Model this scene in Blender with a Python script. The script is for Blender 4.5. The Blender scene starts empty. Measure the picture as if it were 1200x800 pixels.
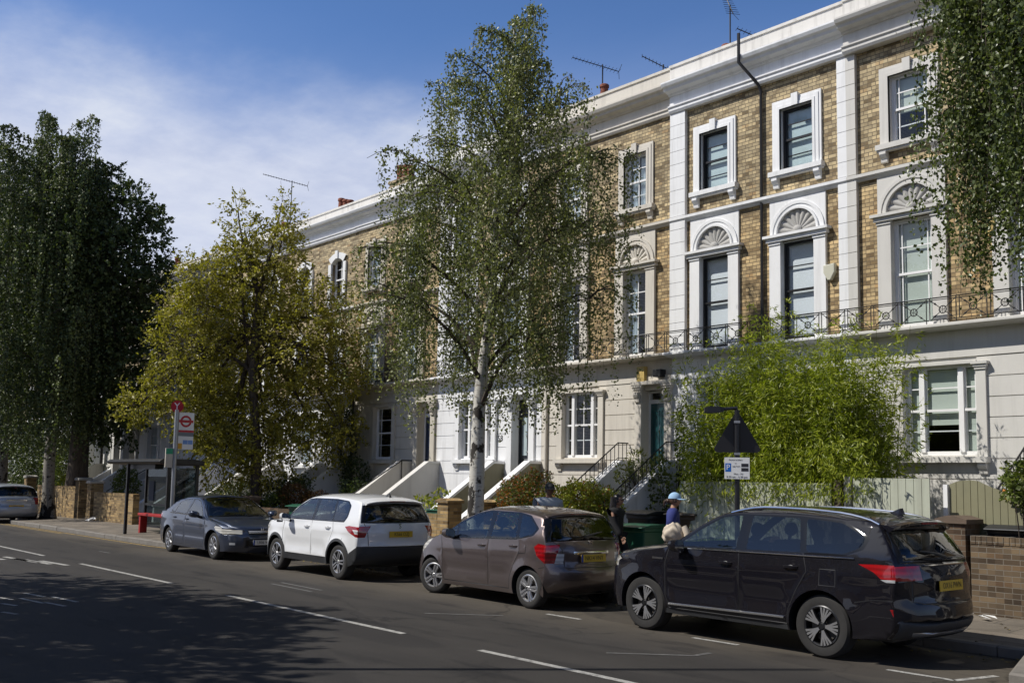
import bpy, bmesh, math, random
import numpy as np
from mathutils import Vector, Matrix
from mathutils.geometry import delaunay_2d_cdt
R = math.radians
random.seed(7)
scene = bpy.context.scene
COL = scene.collection

# ------------------------------------------------------------------ objects
def link(o, parent=None):
    COL.objects.link(o)
    if parent is not None:
        o.parent = parent
    return o

def tag(o, label=None, cat=None, group=None, kind=None):
    if label: o['label'] = label
    if cat: o['category'] = cat
    if group: o['group'] = group
    if kind: o['kind'] = kind
    return o

def thing(name, label, cat, loc=(0, 0, 0), rz=0, group=None):
    o = bpy.data.objects.new(name, None)
    o.empty_display_size = .2
    o.location = loc
    o.rotation_euler = (0, 0, rz)
    link(o)
    return tag(o, label, cat, group)

def copy_tree(o, parent=None):
    c = o.copy()
    COL.objects.link(c)
    c.parent = parent
    for ch in list(o.children):
        copy_tree(ch, c)
    return c

class MB:
    """collects faces, builds ONE mesh object"""
    def __init__(s):
        s.v = []; s.f = []; s.m = []
    def add(s, vs, fs, m=0):
        b = len(s.v)
        s.v += [tuple(p) for p in vs]
        s.f += [tuple(b + i for i in f) for f in fs]
        s.m += [m] * len(fs)
        return s
    def quad(s, a, b, c, d, m=0):
        return s.add([a, b, c, d], [(0, 1, 2, 3)], m)
    def box(s, x0, x1, y0, y1, z0, z1, m=0):
        v = [(x, y, z) for z in (z0, z1) for y in (y0, y1) for x in (x0, x1)]
        f = [(0, 2, 3, 1), (4, 5, 7, 6), (0, 1, 5, 4), (2, 6, 7, 3), (0, 4, 6, 2), (1, 3, 7, 5)]
        return s.add(v, f, m)
    def prism(s, poly, axis, a0, a1, m=0):
        """extrude 2-D polygon along axis ('x': poly=(y,z), 'y': poly=(x,z), 'z': poly=(x,y))"""
        n = len(poly)
        def P(p, a):
            return {'x': (a, p[0], p[1]), 'y': (p[0], a, p[1]), 'z': (p[0], p[1], a)}[axis]
        v = [P(p, a0) for p in poly] + [P(p, a1) for p in poly]
        f = [(i, (i + 1) % n, n + (i + 1) % n, n + i) for i in range(n)]
        f += [tuple(range(n))[::-1], tuple(range(n, 2 * n))]
        return s.add(v, f, m)
    def tube(s, pts, rad, n=6, m=0, cap=True):
        pts = [Vector(p) for p in pts]
        if not hasattr(rad, '__len__'): rad = [rad] * len(pts)
        rings = []; prev = None
        for i, p in enumerate(pts):
            t = (pts[min(i + 1, len(pts) - 1)] - pts[max(i - 1, 0)])
            if t.length < 1e-9: t = Vector((0, 0, 1))
            t.normalize()
            if prev is None:
                a = Vector((1, 0, 0)) if abs(t.x) < .8 else Vector((0, 1, 0))
                u = t.cross(a).normalized()
            else:
                u = (prev - t * prev.dot(t)).normalized()
            prev = u
            w = t.cross(u)
            rings.append([p + (u * math.cos(2 * math.pi * k / n) + w * math.sin(2 * math.pi * k / n)) * rad[i] for k in range(n)])
        v = [q for r in rings for q in r]
        f = []
        for i in range(len(rings) - 1):
            for k in range(n):
                f.append((i * n + k, i * n + (k + 1) % n, (i + 1) * n + (k + 1) % n, (i + 1) * n + k))
        if cap:
            f.append(tuple(range(n))[::-1]); f.append(tuple(range((len(rings) - 1) * n, len(rings) * n)))
        return s.add(v, f, m)
    def lathe(s, prof, c, axis='z', n=20, m=0, a0=0, a1=2 * math.pi):
        """prof: list of (r, h)"""
        full = abs(a1 - a0 - 2 * math.pi) < 1e-6
        N = n if full else n + 1
        v = []
        for (r, h) in prof:
            for k in range(N):
                a = a0 + (a1 - a0) * k / n
                if axis == 'z': v.append((c[0] + r * math.cos(a), c[1] + r * math.sin(a), c[2] + h))
                elif axis == 'y': v.append((c[0] + r * math.cos(a), c[1] + h, c[2] + r * math.sin(a)))
                else: v.append((c[0] + h, c[1] + r * math.cos(a), c[2] + r * math.sin(a)))
        f = []
        for i in range(len(prof) - 1):
            for k in range(n):
                k2 = (k + 1) % N
                f.append((i * N + k, i * N + k2, (i + 1) * N + k2, (i + 1) * N + k))
        return s.add(v, f, m)
    def ball(s, c, r, n=12, k=8, m=0):
        rx, ry, rz = r if hasattr(r, '__len__') else (r, r, r)
        v = []
        for i in range(k + 1):
            t = math.pi * i / k
            for j in range(n):
                a = 2 * math.pi * j / n
                v.append((c[0] + rx * math.sin(t) * math.cos(a), c[1] + ry * math.sin(t) * math.sin(a), c[2] + rz * math.cos(t)))
        f = [(i * n + j, i * n + (j + 1) % n, (i + 1) * n + (j + 1) % n, (i + 1) * n + j) for i in range(k) for j in range(n)]
        return s.add(v, f, m)
    def build(s, name, mats, parent=None, smooth=False, org=None, bevel=0, fix=True, world=None):
        if org is None:
            org = (0, 0, 0)
            q = parent
            while q is not None:
                if q.type == 'EMPTY' and 'wx' in q: org = tuple(q['wx']); break
                q = q.parent
        me = bpy.data.meshes.new(name)
        me.from_pydata([(p[0] - org[0], p[1] - org[1], p[2] - org[2]) for p in s.v], [], s.f)
        if not hasattr(mats, '__len__'): mats = [mats]
        for m in mats: me.materials.append(m)
        if len(mats) > 1: me.polygons.foreach_set('material_index', s.m)
        if fix:
            bm = bmesh.new(); bm.from_mesh(me)
            bmesh.ops.remove_doubles(bm, verts=bm.verts, dist=1e-5) if smooth else None
            bmesh.ops.recalc_face_normals(bm, faces=bm.faces)
            bm.to_mesh(me); bm.free()
        if smooth:
            me.polygons.foreach_set('use_smooth', [True] * len(me.polygons))
            try: me.set_sharp_from_angle(angle=R(40))
            except Exception: pass
        me.update()
        o = bpy.data.objects.new(name, me)
        link(o, parent)
        if bevel:
            b = o.modifiers.new('bevel', 'BEVEL'); b.width = bevel; b.segments = 2; b.limit_method = 'ANGLE'; b.angle_limit = R(40)
        return o

def root(name, label, cat, loc, group=None):
    """Empty whose parts are given in world coordinates"""
    o = thing(name, label, cat, loc, 0, group)
    o['wx'] = loc
    return o

def single(mb, name, mats, label, cat, loc, group=None, **k):
    """a thing that is one mesh, coordinates in world"""
    o = mb.build(name, mats, None, org=loc, **k)
    o.location = loc
    return tag(o, label, cat, group)

def struct(mb, name, mats, **k):
    return tag(mb.build(name, mats, None, **k), kind='structure')

def text_mesh(txt, size, mat_, name, parent, mtx, align='CENTER', extrude=.001, org=None):
    cu = bpy.data.curves.new(name, 'FONT'); cu.body = txt; cu.size = size; cu.align_x = align; cu.align_y = 'CENTER'; cu.extrude = extrude; cu.resolution_u = 2
    tmp = bpy.data.objects.new(name, cu); COL.objects.link(tmp)
    dg = bpy.context.evaluated_depsgraph_get()
    me = bpy.data.meshes.new_from_object(tmp.evaluated_get(dg))
    bpy.data.objects.remove(tmp); bpy.data.curves.remove(cu)
    me.transform(mtx)
    if org is None:
        org = (0, 0, 0); q = parent
        while q is not None:
            if q.type == 'EMPTY' and 'wx' in q: org = tuple(q['wx']); break
            q = q.parent
    me.transform(Matrix.Translation((-org[0], -org[1], -org[2])))
    me.materials.clear(); me.materials.append(mat_)
    return link(bpy.data.objects.new(name, me), parent)

def frame_mtx(o, right, up):
    r = Vector(right).normalized(); u = Vector(up).normalized(); n = r.cross(u)
    return Matrix(((r.x, u.x, n.x, o[0]), (r.y, u.y, n.y, o[1]), (r.z, u.z, n.z, o[2]), (0, 0, 0, 1)))

# ------------------------------------------------------------------ materials
class NT:
    def __init__(s, name):
        s.mat = bpy.data.materials.new(name); s.mat.use_nodes = True
        s.t = s.mat.node_tree; s.t.nodes.clear()
        s.out = s.n('ShaderNodeOutputMaterial')
    def n(s, typ, **k):
        nd = s.t.nodes.new(typ)
        for a, b in k.items(): setattr(nd, a, b)
        return nd
    def l(s, a, b): s.t.links.new(a, b)
    def setv(s, sock, val):
        if isinstance(val, bpy.types.NodeSocket): s.l(val, sock)
        elif hasattr(val, '__len__') and len(val) == 3 and sock.type == 'RGBA': sock.default_value = (*val, 1)
        else: sock.default_value = val
    def math(s, op, a, b=0, c=0, clamp=False):
        nd = s.n('ShaderNodeMath', operation=op); nd.use_clamp = clamp
        for i, q in enumerate((a, b, c)): s.setv(nd.inputs[i], q)
        return nd.outputs[0]
    def mix(s, f, a, b, bt='MIX'):
        nd = s.n('ShaderNodeMix', data_type='RGBA', blend_type=bt)
        s.setv(nd.inputs[0], f); s.setv(nd.inputs[6], a); s.setv(nd.inputs[7], b)
        return nd.outputs[2]
    def noise(s, vec, scale, detail=3, rough=.55):
        nd = s.n('ShaderNodeTexNoise'); nd.inputs['Scale'].default_value = scale
        nd.inputs['Detail'].default_value = detail; nd.inputs['Roughness'].default_value = rough
        if vec is not None: s.l(vec, nd.inputs['Vector'])
        return nd.outputs['Fac']
    def ramp(s, f, stops):
        nd = s.n('ShaderNodeValToRGB'); s.l(f, nd.inputs[0])
        e = nd.color_ramp.elements
        while len(e) < len(stops): e.new(.5)
        for q, (p, c) in zip(e, stops):
            q.position = p; q.color = (*c, 1) if len(c) == 3 else c
        return nd.outputs[0]
    def pos(s): return s.n('ShaderNodeNewGeometry').outputs['Position']
    def obj(s): return s.n('ShaderNodeTexCoord').outputs['Object']
    def scalev(s, v, sc):
        nd = s.n('ShaderNodeVectorMath', operation='MULTIPLY'); s.l(v, nd.inputs[0]); nd.inputs[1].default_value = sc
        return nd.outputs[0]
    def bump(s, h, strength=.3, dist=.01):
        nd = s.n('ShaderNodeBump'); nd.inputs['Strength'].default_value = strength; nd.inputs['Distance'].default_value = dist
        s.l(h, nd.inputs['Height']); return nd.outputs[0]
    def bsdf(s, **k):
        nd = s.n('ShaderNodeBsdfPrincipled')
        for a, b in k.items(): s.setv(nd.inputs[a.replace('_', ' ')], b)
        s.l(nd.outputs[0], s.out.inputs[0]); return nd

def mul(c, k): return tuple(min(1, x * k) for x in c)

def paint(name, col, rough=.6, metal=0, var=.12, scale=2.5, bump=0, bscale=60, streak=0, coat=0, spec=.5, streakcol=(.12, .105, .085), local=False):
    t = NT(name); p = t.obj() if local else t.pos()
    c = col
    if var:
        c = t.mix(t.noise(p, scale, 5), mul(col, 1 - var), mul(col, 1 + var))
    if streak:
        sv = t.scalev(p, (5, 5, .45))
        f = t.ramp(t.noise(sv, 1.0, 5, .65), [(.5, (0, 0, 0)), (.78, (1, 1, 1))])
        g = t.math('MULTIPLY', f, streak)
        c = t.mix(g, c, streakcol)
    kw = dict(Base_Color=c, Roughness=rough, Metallic=metal)
    b = t.bsdf(**kw)
    b.inputs['Coat Weight'].default_value = coat
    b.inputs['Coat Roughness'].default_value = .03
    b.inputs['Specular IOR Level'].default_value = spec
    if bump: t.l(t.bump(t.noise(p, bscale, 3), bump, .01), b.inputs['Normal'])
    return t.mat

def brick(name, c1, c2, mortar, grime=.25, w=.172, h=.075, mw=.014, floors=False):
    t = NT(name); p = t.pos()
    sp = t.n('ShaderNodeSeparateXYZ'); t.l(p, sp.inputs[0])
    cb = t.n('ShaderNodeCombineXYZ')
    t.l(t.math('ADD', sp.outputs[0], sp.outputs[1]), cb.inputs[0]); t.l(sp.outputs[2], cb.inputs[1])
    br = t.n('ShaderNodeTexBrick'); t.l(cb.outputs[0], br.inputs['Vector'])
    br.inputs['Scale'].default_value = 1; br.inputs['Brick Width'].default_value = w; br.inputs['Row Height'].default_value = h
    br.inputs['Mortar Size'].default_value = mw / 2; br.inputs['Mortar Smooth'].default_value = .2; br.inputs['Bias'].default_value = -.1
    t.setv(br.inputs['Color1'], c1); t.setv(br.inputs['Color2'], c2); t.setv(br.inputs['Mortar'], mortar)
    # per-brick variation: white noise on the brick cell
    vx = t.math('DIVIDE', cb.inputs[0].links[0].from_socket, w); row = t.math('FLOOR', t.math('DIVIDE', sp.outputs[2], h))
    off = t.math('MULTIPLY', t.math('MODULO', row, 2), .5)
    cx = t.math('FLOOR', t.math('ADD', vx, off))
    wc = t.n('ShaderNodeCombineXYZ'); t.l(cx, wc.inputs[0]); t.l(row, wc.inputs[1])
    wn = t.n('ShaderNodeTexWhiteNoise', noise_dimensions='2D'); t.l(wc.outputs[0], wn.inputs['Vector'])
    tone = t.ramp(wn.outputs['Value'], [(0, (.42, .37, .31)), (.2, (.70, .66, .60)), (.5, (.95, .94, .91)), (.8, (1.32, 1.29, 1.2)), (.93, (1.5, 1.45, 1.32)), (1, (.95, .78, .62))])
    c = t.mix(t.math('SUBTRACT', 1, br.outputs['Fac']), br.outputs['Color'], t.mix(1, br.outputs['Color'], tone, 'MULTIPLY'))
    g = t.ramp(t.noise(p, .55, 5, .6), [(.4, (1, 1, 1)), (.75, (1 - grime,) * 3)])
    c = t.mix(1, c, g, 'MULTIPLY')
    if floors:                                   # the lower storey is sootier and browner
        lo = t.n('ShaderNodeMapRange'); t.l(sp.outputs[2], lo.inputs[0]); lo.inputs[1].default_value = 8.1; lo.inputs[2].default_value = 7.3
        c = t.mix(lo.outputs[0], c, t.mix(1, c, (1.06, .985, .88), 'MULTIPLY'))
    b = t.bsdf(Base_Color=c, Roughness=.9)
    hgt = t.math('ADD', t.math('MULTIPLY', t.math('SUBTRACT', 1, br.outputs['Fac']), 1), t.math('MULTIPLY', t.noise(p, 60, 2), .3))
    t.l(t.bump(hgt, .6, .008), b.inputs['Normal'])
    return t.mat

def glassmat(name, tint=(.55, .62, .6), trans=.8, rough=.0, ior=1.5, gain=1.0, wobble=0):
    t = NT(name)
    tr = t.n('ShaderNodeBsdfTransparent'); t.setv(tr.inputs[0], mul(tint, trans))
    gl = t.n('ShaderNodeBsdfGlossy'); gl.inputs['Roughness'].default_value = rough; t.setv(gl.inputs[0], (.95, .97, 1))
    ge = t.n('ShaderNodeNewGeometry'); dt = t.n('ShaderNodeVectorMath', operation='DOT_PRODUCT'); t.l(ge.outputs['Normal'], dt.inputs[0]); t.l(ge.outputs['Incoming'], dt.inputs[1])
    f0 = ((ior - 1) / (ior + 1)) ** 2
    sch = t.math('ADD', f0, t.math('MULTIPLY', 1 - f0, t.math('POWER', t.math('SUBTRACT', 1, t.math('ABSOLUTE', dt.outputs['Value'])), 5)))
    if wobble:
        t.l(t.bump(t.noise(t.pos(), 1.7, 1), wobble, .05), gl.inputs['Normal'])
    mx = t.n('ShaderNodeMixShader')
    t.l(t.math('MULTIPLY', sch, gain, clamp=True), mx.inputs[0]); t.l(tr.outputs[0], mx.inputs[1]); t.l(gl.outputs[0], mx.inputs[2])
    t.l(mx.outputs[0], t.out.inputs[0])
    return t.mat

def leafmat(name, dark, mid, light, trans=.35, rough=.45, clump=.9):
    """leaf colours vary per leaf (random stored in the UV map) and by clump (noise)"""
    t = NT(name)
    uv = t.n('ShaderNodeUVMap'); sp = t.n('ShaderNodeSeparateXYZ'); t.l(uv.outputs[0], sp.inputs[0])
    cl = t.noise(t.pos(), clump, 2)
    f = t.math('ADD', t.math('MULTIPLY', sp.outputs[0], .62), t.math('MULTIPLY', cl, .42))
    c = t.ramp(f, [(.15, dark), (.52, mid), (.95, light)])
    df = t.n('ShaderNodeBsdfPrincipled'); t.l(c, df.inputs['Base Color']); df.inputs['Roughness'].default_value = rough; df.inputs['Specular IOR Level'].default_value = .45
    tl = t.n('ShaderNodeBsdfTranslucent'); t.l(t.mix(1, c, (1.25, 1.4, .55), 'MULTIPLY'), tl.inputs[0])
    mx = t.n('ShaderNodeMixShader'); mx.inputs[0].default_value = trans
    t.l(df.outputs[0], mx.inputs[1]); t.l(tl.outputs[0], mx.inputs[2]); t.l(mx.outputs[0], t.out.inputs[0])
    return t.mat

M = {}
M['white'] = paint('white_stucco', (.78, .785, .79), .7, var=.06, streak=.28, bump=.12, bscale=40)
M['white2'] = paint('white_paint', (.80, .80, .80), .55, var=.05, streak=.12)
M['beige'] = paint('beige_stucco', (.61, .57, .50), .75, var=.08, streak=.3, bump=.12, bscale=40)
M['grey'] = paint('stone_grey_stucco', (.60, .585, .55), .75, var=.06, streak=.22, bump=.12, bscale=40)
M['cream'] = paint('cream_stucco', (.55, .51, .43), .75, var=.08, streak=.3, bump=.12, bscale=40)
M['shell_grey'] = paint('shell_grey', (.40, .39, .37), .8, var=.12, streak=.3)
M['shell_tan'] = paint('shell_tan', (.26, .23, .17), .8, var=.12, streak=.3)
M['parapet'] = paint('weathered_parapet', (.68, .66, .62), .8, var=.12, streak=.55, bump=.2, bscale=30)
M['brick'] = brick('london_stock_brick', (.46, .375, .235), (.36, .29, .18), (.15, .12, .08), floors=True)
M['brick_far'] = brick('london_stock_brick_far', (.47, .39, .255), (.36, .29, .18), (.22, .185, .13))
M['brick_yellow'] = brick('yellow_garden_brick', (.34, .235, .108), (.25, .17, .075), (.24, .20, .14), .4, w=.225, mw=.011)
M['brick_brown'] = brick('brown_garden_brick', (.13, .085, .052), (.085, .052, .032), (.17, .145, .11), .45, w=.225, mw=.011)
M['brick_dirty'] = brick('dirty_garden_brick', (.14, .10, .06), (.095, .066, .042), (.19, .165, .13), .5, w=.225, mw=.011)
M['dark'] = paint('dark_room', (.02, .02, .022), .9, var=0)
M['roof'] = paint('slate_roof', (.08, .085, .095), .7, var=.2)
M['black'] = paint('black_paint', (.012, .012, .014), .4, var=0)
M['iron'] = paint('black_iron', (.015, .014, .014), .5, var=.2)
M['blackplastic'] = paint('black_plastic', (.018, .018, .019), .5, var=.1, local=True)
M['glass'] = glassmat('window_glass', (.93, .97, .98), .95, .005, 1.6, 1.1, .02)
M['blind'] = paint('pale_blind', (.52, .56, .50), .9, var=.05)
M['white_blind'] = paint('white_blind', (.80, .82, .86), .9, var=.03)
M['cyan_blind'] = paint('pale_cyan_voile', (.56, .66, .68), .9, var=.14, scale=3)
M['curtain'] = paint('net_curtain', (.74, .80, .84), .9, var=.1, scale=9)
M['teal'] = paint('teal_door_paint', (.012, .075, .085), .3, var=.1, coat=.3)
M['navy'] = paint('navy_door_paint', (.015, .03, .07), .35, var=.1, coat=.3)
M['darkdoor'] = paint('charcoal_door_paint', (.013, .017, .024), .3, var=.1, coat=.3)
M['brass'] = paint('polished_metal', (.7, .68, .62), .25, metal=1, var=.05)
M['steel'] = paint('galvanised_steel', (.36, .37, .38), .45, metal=.7, var=.12)
M['terracotta'] = paint('terracotta', (.21, .065, .035), .85, var=.25, scale=9)
M['stone'] = paint('step_stone', (.36, .34, .30), .85, var=.2, streak=.4)
M['lead'] = paint('lead_grey', (.22, .22, .22), .7, var=.15)
M['sage'] = paint('sage_fence', (.42, .44, .35), .75, var=.12, streak=.4, scale=6)
M['moss'] = paint('mossy_render', (.25, .235, .165), .85, var=.2, streak=.5, scale=4, bump=.2, bscale=30)
M['parapet_beige'] = paint('beige_parapet', (.60, .565, .50), .8, var=.1, streak=.35, bump=.2, bscale=30)
M['olive'] = paint('olive_gate', (.22, .21, .125), .75, var=.1, streak=.2, scale=6)
# ------------------------------------------------------------------ camera, sun, sky
F_PX, CX, CY, YAW, PITCH, ROLL, CAM_H = 1207.42, 600.07, 439.0, .8618, .1027, .0189, 1.9096
def cam_axes():
    cy, sy = math.cos(YAW), math.sin(YAW)
    f = Vector((-sy * math.cos(PITCH), cy * math.cos(PITCH), math.sin(PITCH)))
    r = Vector((cy, sy, 0)); u = r.cross(f)
    return r * math.cos(ROLL) + u * math.sin(ROLL), -r * math.sin(ROLL) + u * math.cos(ROLL), f
_r, _u, _f = cam_axes()
cam = bpy.data.cameras.new('camera'); cam.sensor_width = 36; cam.sensor_fit = 'HORIZONTAL'
cam.lens = F_PX / 1200 * 36; cam.shift_x = 0; cam.shift_y = (CY - 400) / 1200
cam.clip_start = .1; cam.clip_end = 3000
camo = bpy.data.objects.new('camera', cam); COL.objects.link(camo)
camo.matrix_world = Matrix(((_r.x, _u.x, -_f.x, 0), (_r.y, _u.y, -_f.y, 0), (_r.z, _u.z, -_f.z, CAM_H), (0, 0, 0, 1)))
scene.camera = camo

SUN_EL = R(49)
SX, SY = .573, .819                     # horizontal direction the light travels
sun = bpy.data.lights.new('sun', 'SUN'); sun.energy = 5.0; sun.angle = R(.53); sun.color = (1, .955, .88)
suno = bpy.data.objects.new('sun', sun); COL.objects.link(suno)
sd = Vector((SX * math.cos(SUN_EL), SY * math.cos(SUN_EL), -math.sin(SUN_EL)))
suno.rotation_euler = sd.to_track_quat('-Z', 'Y').to_euler()

world = bpy.data.worlds.new('World'); scene.world = world; world.use_nodes = True
wt = world.node_tree; wt.nodes.clear()
class WT(NT):
    def __init__(s): s.t = wt
w = WT()
wo = w.n('ShaderNodeOutputWorld'); bg = w.n('ShaderNodeBackground')
sky = w.n('ShaderNodeTexSky', sky_type='NISHITA'); sky.sun_disc = False
sky.sun_elevation = SUN_EL
# sun direction in the XY plane is (-SX,-SY); Blender measures sun_rotation clockwise from +Y
sky.sun_rotation = math.atan2(-SX, -SY) % (2 * math.pi)
sky.air_density = 1.0; sky.dust_density = .5; sky.ozone_density = 2.2
gv = w.n('ShaderNodeTexCoord').outputs['Generated']
sp = w.n('ShaderNodeSeparateXYZ'); w.l(gv, sp.inputs[0])
zc = w.math('MAXIMUM', sp.outputs[2], .03)
pv = w.n('ShaderNodeCombineXYZ')
w.l(w.math('DIVIDE', sp.outputs[0], w.math('ADD', zc, .12)), pv.inputs[0]); w.l(w.math('DIVIDE', sp.outputs[1], w.math('ADD', zc, .12)), pv.inputs[1])
lat = w.math('ADD', w.math('MULTIPLY', sp.outputs[0], .651), w.math('MULTIPLY', sp.outputs[1], .759))
q = w.math('ADD', zc, w.math('MULTIPLY', w.math('MAXIMUM', w.math('ADD', lat, .12), 0), .36))
warp = w.scalev(pv.outputs[0], (1, 1.9, 1))
n1 = w.noise(warp, .8, 6, .55); n2 = w.noise(pv.outputs[0], 2.6, 8, .6)
q = w.math('SUBTRACT', q, w.math('MULTIPLY', w.math('SUBTRACT', n1, .5), .17))
q = w.math('SUBTRACT', q, w.math('MULTIPLY', w.math('SUBTRACT', n2, .5), .10))
cov = w.n('ShaderNodeMapRange', interpolation_type='SMOOTHSTEP'); w.l(q, cov.inputs[0])
cov.inputs[1].default_value = .395; cov.inputs[2].default_value = .27; cov.inputs[3].default_value = 0; cov.inputs[4].default_value = .9
cloudc = w.ramp(n2, [(.25, (5.6, 6.2, 8.2)), (.5, (7.6, 8.1, 9.6)), (.75, (9.6, 9.9, 10.4))])
skyc = w.mix(1, sky.outputs[0], (.80, 1.05, 1.42), 'MULTIPLY')
hz = w.n('ShaderNodeMapRange', interpolation_type='SMOOTHSTEP'); w.l(w.math('SUBTRACT', sp.outputs[2], w.math('MULTIPLY', w.math('SUBTRACT', n1, .5), .12)), hz.inputs[0]); hz.inputs[1].default_value = .44; hz.inputs[2].default_value = .24; hz.inputs[3].default_value = 0; hz.inputs[4].default_value = .62
skyc = w.mix(hz.outputs[0], skyc, (4.6, 5.6, 8.6))
wc = w.mix(cov.outputs[0], skyc, cloudc)
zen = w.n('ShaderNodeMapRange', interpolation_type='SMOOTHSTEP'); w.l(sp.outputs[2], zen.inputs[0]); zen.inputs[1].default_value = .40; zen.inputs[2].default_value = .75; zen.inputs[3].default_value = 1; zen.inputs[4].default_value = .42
wc = w.mix(1, wc, zen.outputs[0], 'MULTIPLY')      # sky dimmed towards the zenith, an added falloff that cuts fill in the shadows
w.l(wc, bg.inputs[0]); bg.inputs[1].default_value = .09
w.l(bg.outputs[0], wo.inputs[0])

scene.view_settings.view_transform = 'Standard'; scene.view_settings.look = 'None'; scene.view_settings.exposure = 0
scene.render.engine = 'CYCLES'
scene.cycles.use_denoising = True
scene.cycles.max_bounces = 8; scene.cycles.transparent_max_bounces = 24
scene.cycles.caustics_reflective = False; scene.cycles.caustics_refractive = False
scene.cycles.sample_clamp_indirect = 6

# ------------------------------------------------------------------ ground
def asphalt():
    t = NT('asphalt'); p = t.pos()
    fine = t.noise(p, 85, 4, .75); mid = t.noise(t.scalev(p, (.35, 1.3, 1)), 1.1, 5, .6); big = t.noise(p, .22, 3)
    base = t.ramp(mid, [(.3, (.0215, .0191, .0168)), (.7, (.0375, .0336, .0297))])
    base = t.mix(t.math('MULTIPLY', big, .35), base, (.028, .0262, .0245))
    sp_ = t.ramp(fine, [(.34, (.30, .30, .31)), (.5, (1, 1, 1)), (.66, (2.3, 2.25, 2.15))])
    c = t.mix(1, base, sp_, 'MULTIPLY')
    # worn brighter / browner gutter near the parked cars
    sx = t.n('ShaderNodeSeparateXYZ'); t.l(p, sx.inputs[0])
    gut = t.n('ShaderNodeMapRange'); t.l(t.math('ADD', sx.outputs[1], t.math('MULTIPLY', t.noise(p, .8, 4), 1.2)), gut.inputs[0])
    gut.inputs[1].default_value = 9.9; gut.inputs[2].default_value = 11.2
    c = t.mix(t.math('MULTIPLY', gut.outputs[0], .8), c, (.088, .075, .058))
    # tar seams and oil stains
    st = t.ramp(t.noise(t.scalev(p, (.5, 2.2, 1)), .9, 4, .6), [(.55, (1, 1, 1)), (.68, (.5, .5, .52))])
    c = t.mix(1, c, st, 'MULTIPLY')
    vo = t.n('ShaderNodeTexVoronoi', feature='DISTANCE_TO_EDGE'); vo.inputs['Scale'].default_value = .33
    wv = t.n('ShaderNodeVectorMath', operation='ADD'); t.l(p, wv.inputs[0])
    nn = t.n('ShaderNodeTexNoise'); nn.inputs['Scale'].default_value = 1.5; nn.inputs['Detail'].default_value = 4; t.l(p, nn.inputs[0]); t.l(nn.outputs[1], wv.inputs[1])
    t.l(wv.outputs[0], vo.inputs['Vector'])
    cr = t.ramp(vo.outputs['Distance'], [(.0, (.25, .25, .25)), (.012, (1, 1, 1))])
    c = t.mix(t.math('MULTIPLY', t.ramp(t.noise(p, .35, 3), [(.45, (0, 0, 0)), (.55, (1, 1, 1))]), .8), c, cr, 'MULTIPLY')
    # two big resurfacing patches
    pt = t.ramp(t.noise(t.scalev(p, (.12, .5, 1)), 1.0, 1), [(.56, (1, 1, 1)), (.565, (.74, .74, .76))])
    c = t.mix(1, c, pt, 'MULTIPLY')
    b = t.bsdf(Base_Color=c, Roughness=t.math('ADD', .72, t.math('MULTIPLY', mid, .2)))
    b.inputs['Specular IOR Level'].default_value = .35
    t.l(t.bump(fine, .5, .006), b.inputs['Normal'])
    return t.mat

def paving():
    t = NT('paving'); p = t.pos()
    br = t.n('ShaderNodeTexBrick'); t.l(p, br.inputs['Vector']); br.inputs['Scale'].default_value = 1
    br.inputs['Brick Width'].default_value = .9; br.inputs['Row Height'].default_value = .6; br.inputs['Mortar Size'].default_value = .007
    t.setv(br.inputs['Color1'], (.19, .165, .135)); t.setv(br.inputs['Color2'], (.145, .128, .105)); t.setv(br.inputs['Mortar'], (.05, .045, .038))
    g = t.ramp(t.noise(p, 1.6, 6, .65), [(.3, (.62, .6, .58)), (.7, (1.15, 1.12, 1.08))])
    c = t.mix(1, br.outputs['Color'], g, 'MULTIPLY')
    fine = t.noise(p, 120, 2)
    c = t.mix(.5, c, t.ramp(fine, [(.35, (.6, .6, .6)), (.65, (1.3, 1.3, 1.3))]), 'MULTIPLY')
    b = t.bsdf(Base_Color=c, Roughness=.88)
    t.l(t.bump(t.math('ADD', t.math('SUBTRACT', 1, br.outputs['Fac']), t.math('MULTIPLY', fine, .2)), .5, .006), b.inputs['Normal'])
    return t.mat

def worn_paint(name, col, thr=.5):
    t = NT(name); p = t.pos()
    f = t.ramp(t.noise(p, 9, 6, .7), [(thr - .12, (0, 0, 0)), (thr + .1, (1, 1, 1))])
    f2 = t.ramp(t.noise(p, 120, 2, .7), [(.3, (.3, .3, .3)), (.6, (1, 1, 1))])
    c = t.mix(t.math('MULTIPLY', f, f2), (.075, .073, .07), col)
    t.bsdf(Base_Color=c, Roughness=.7)
    return t.mat
M['asphalt'] = asphalt(); M['paving'] = paving()
M['linewhite'] = worn_paint('worn_white_line', (.44, .43, .40), .42)
M['linefaint'] = worn_paint('faint_white_line', (.16, .157, .15), .55)
M['lineyellow'] = worn_paint('worn_yellow_line', (.46, .30, .06), .46)
M['kerb'] = paint('granite_kerb', (.17, .155, .135), .85, var=.35, scale=5, bump=.3, bscale=40)
M['soil'] = paint('garden_soil', (.045, .035, .025), .95, var=.4, scale=6, bump=.5, bscale=20)

KY = 12.25          # bay kerb line
BX0, BX1 = -26.7, -5.2   # parking bay
BO = 11.05          # kerb line of the build-outs
g = MB(); g.quad((-900, -900, -.02), (900, -900, -.02), (900, 900, -.02), (-900, 900, -.02)); struct(g, 'ground', M['soil'])
g = MB(); g.quad((-400, 2.1, 0), (200, 2.1, 0), (200, KY + .1, 0), (-400, KY + .1, 0)); struct(g, 'road', M['asphalt'])
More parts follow.
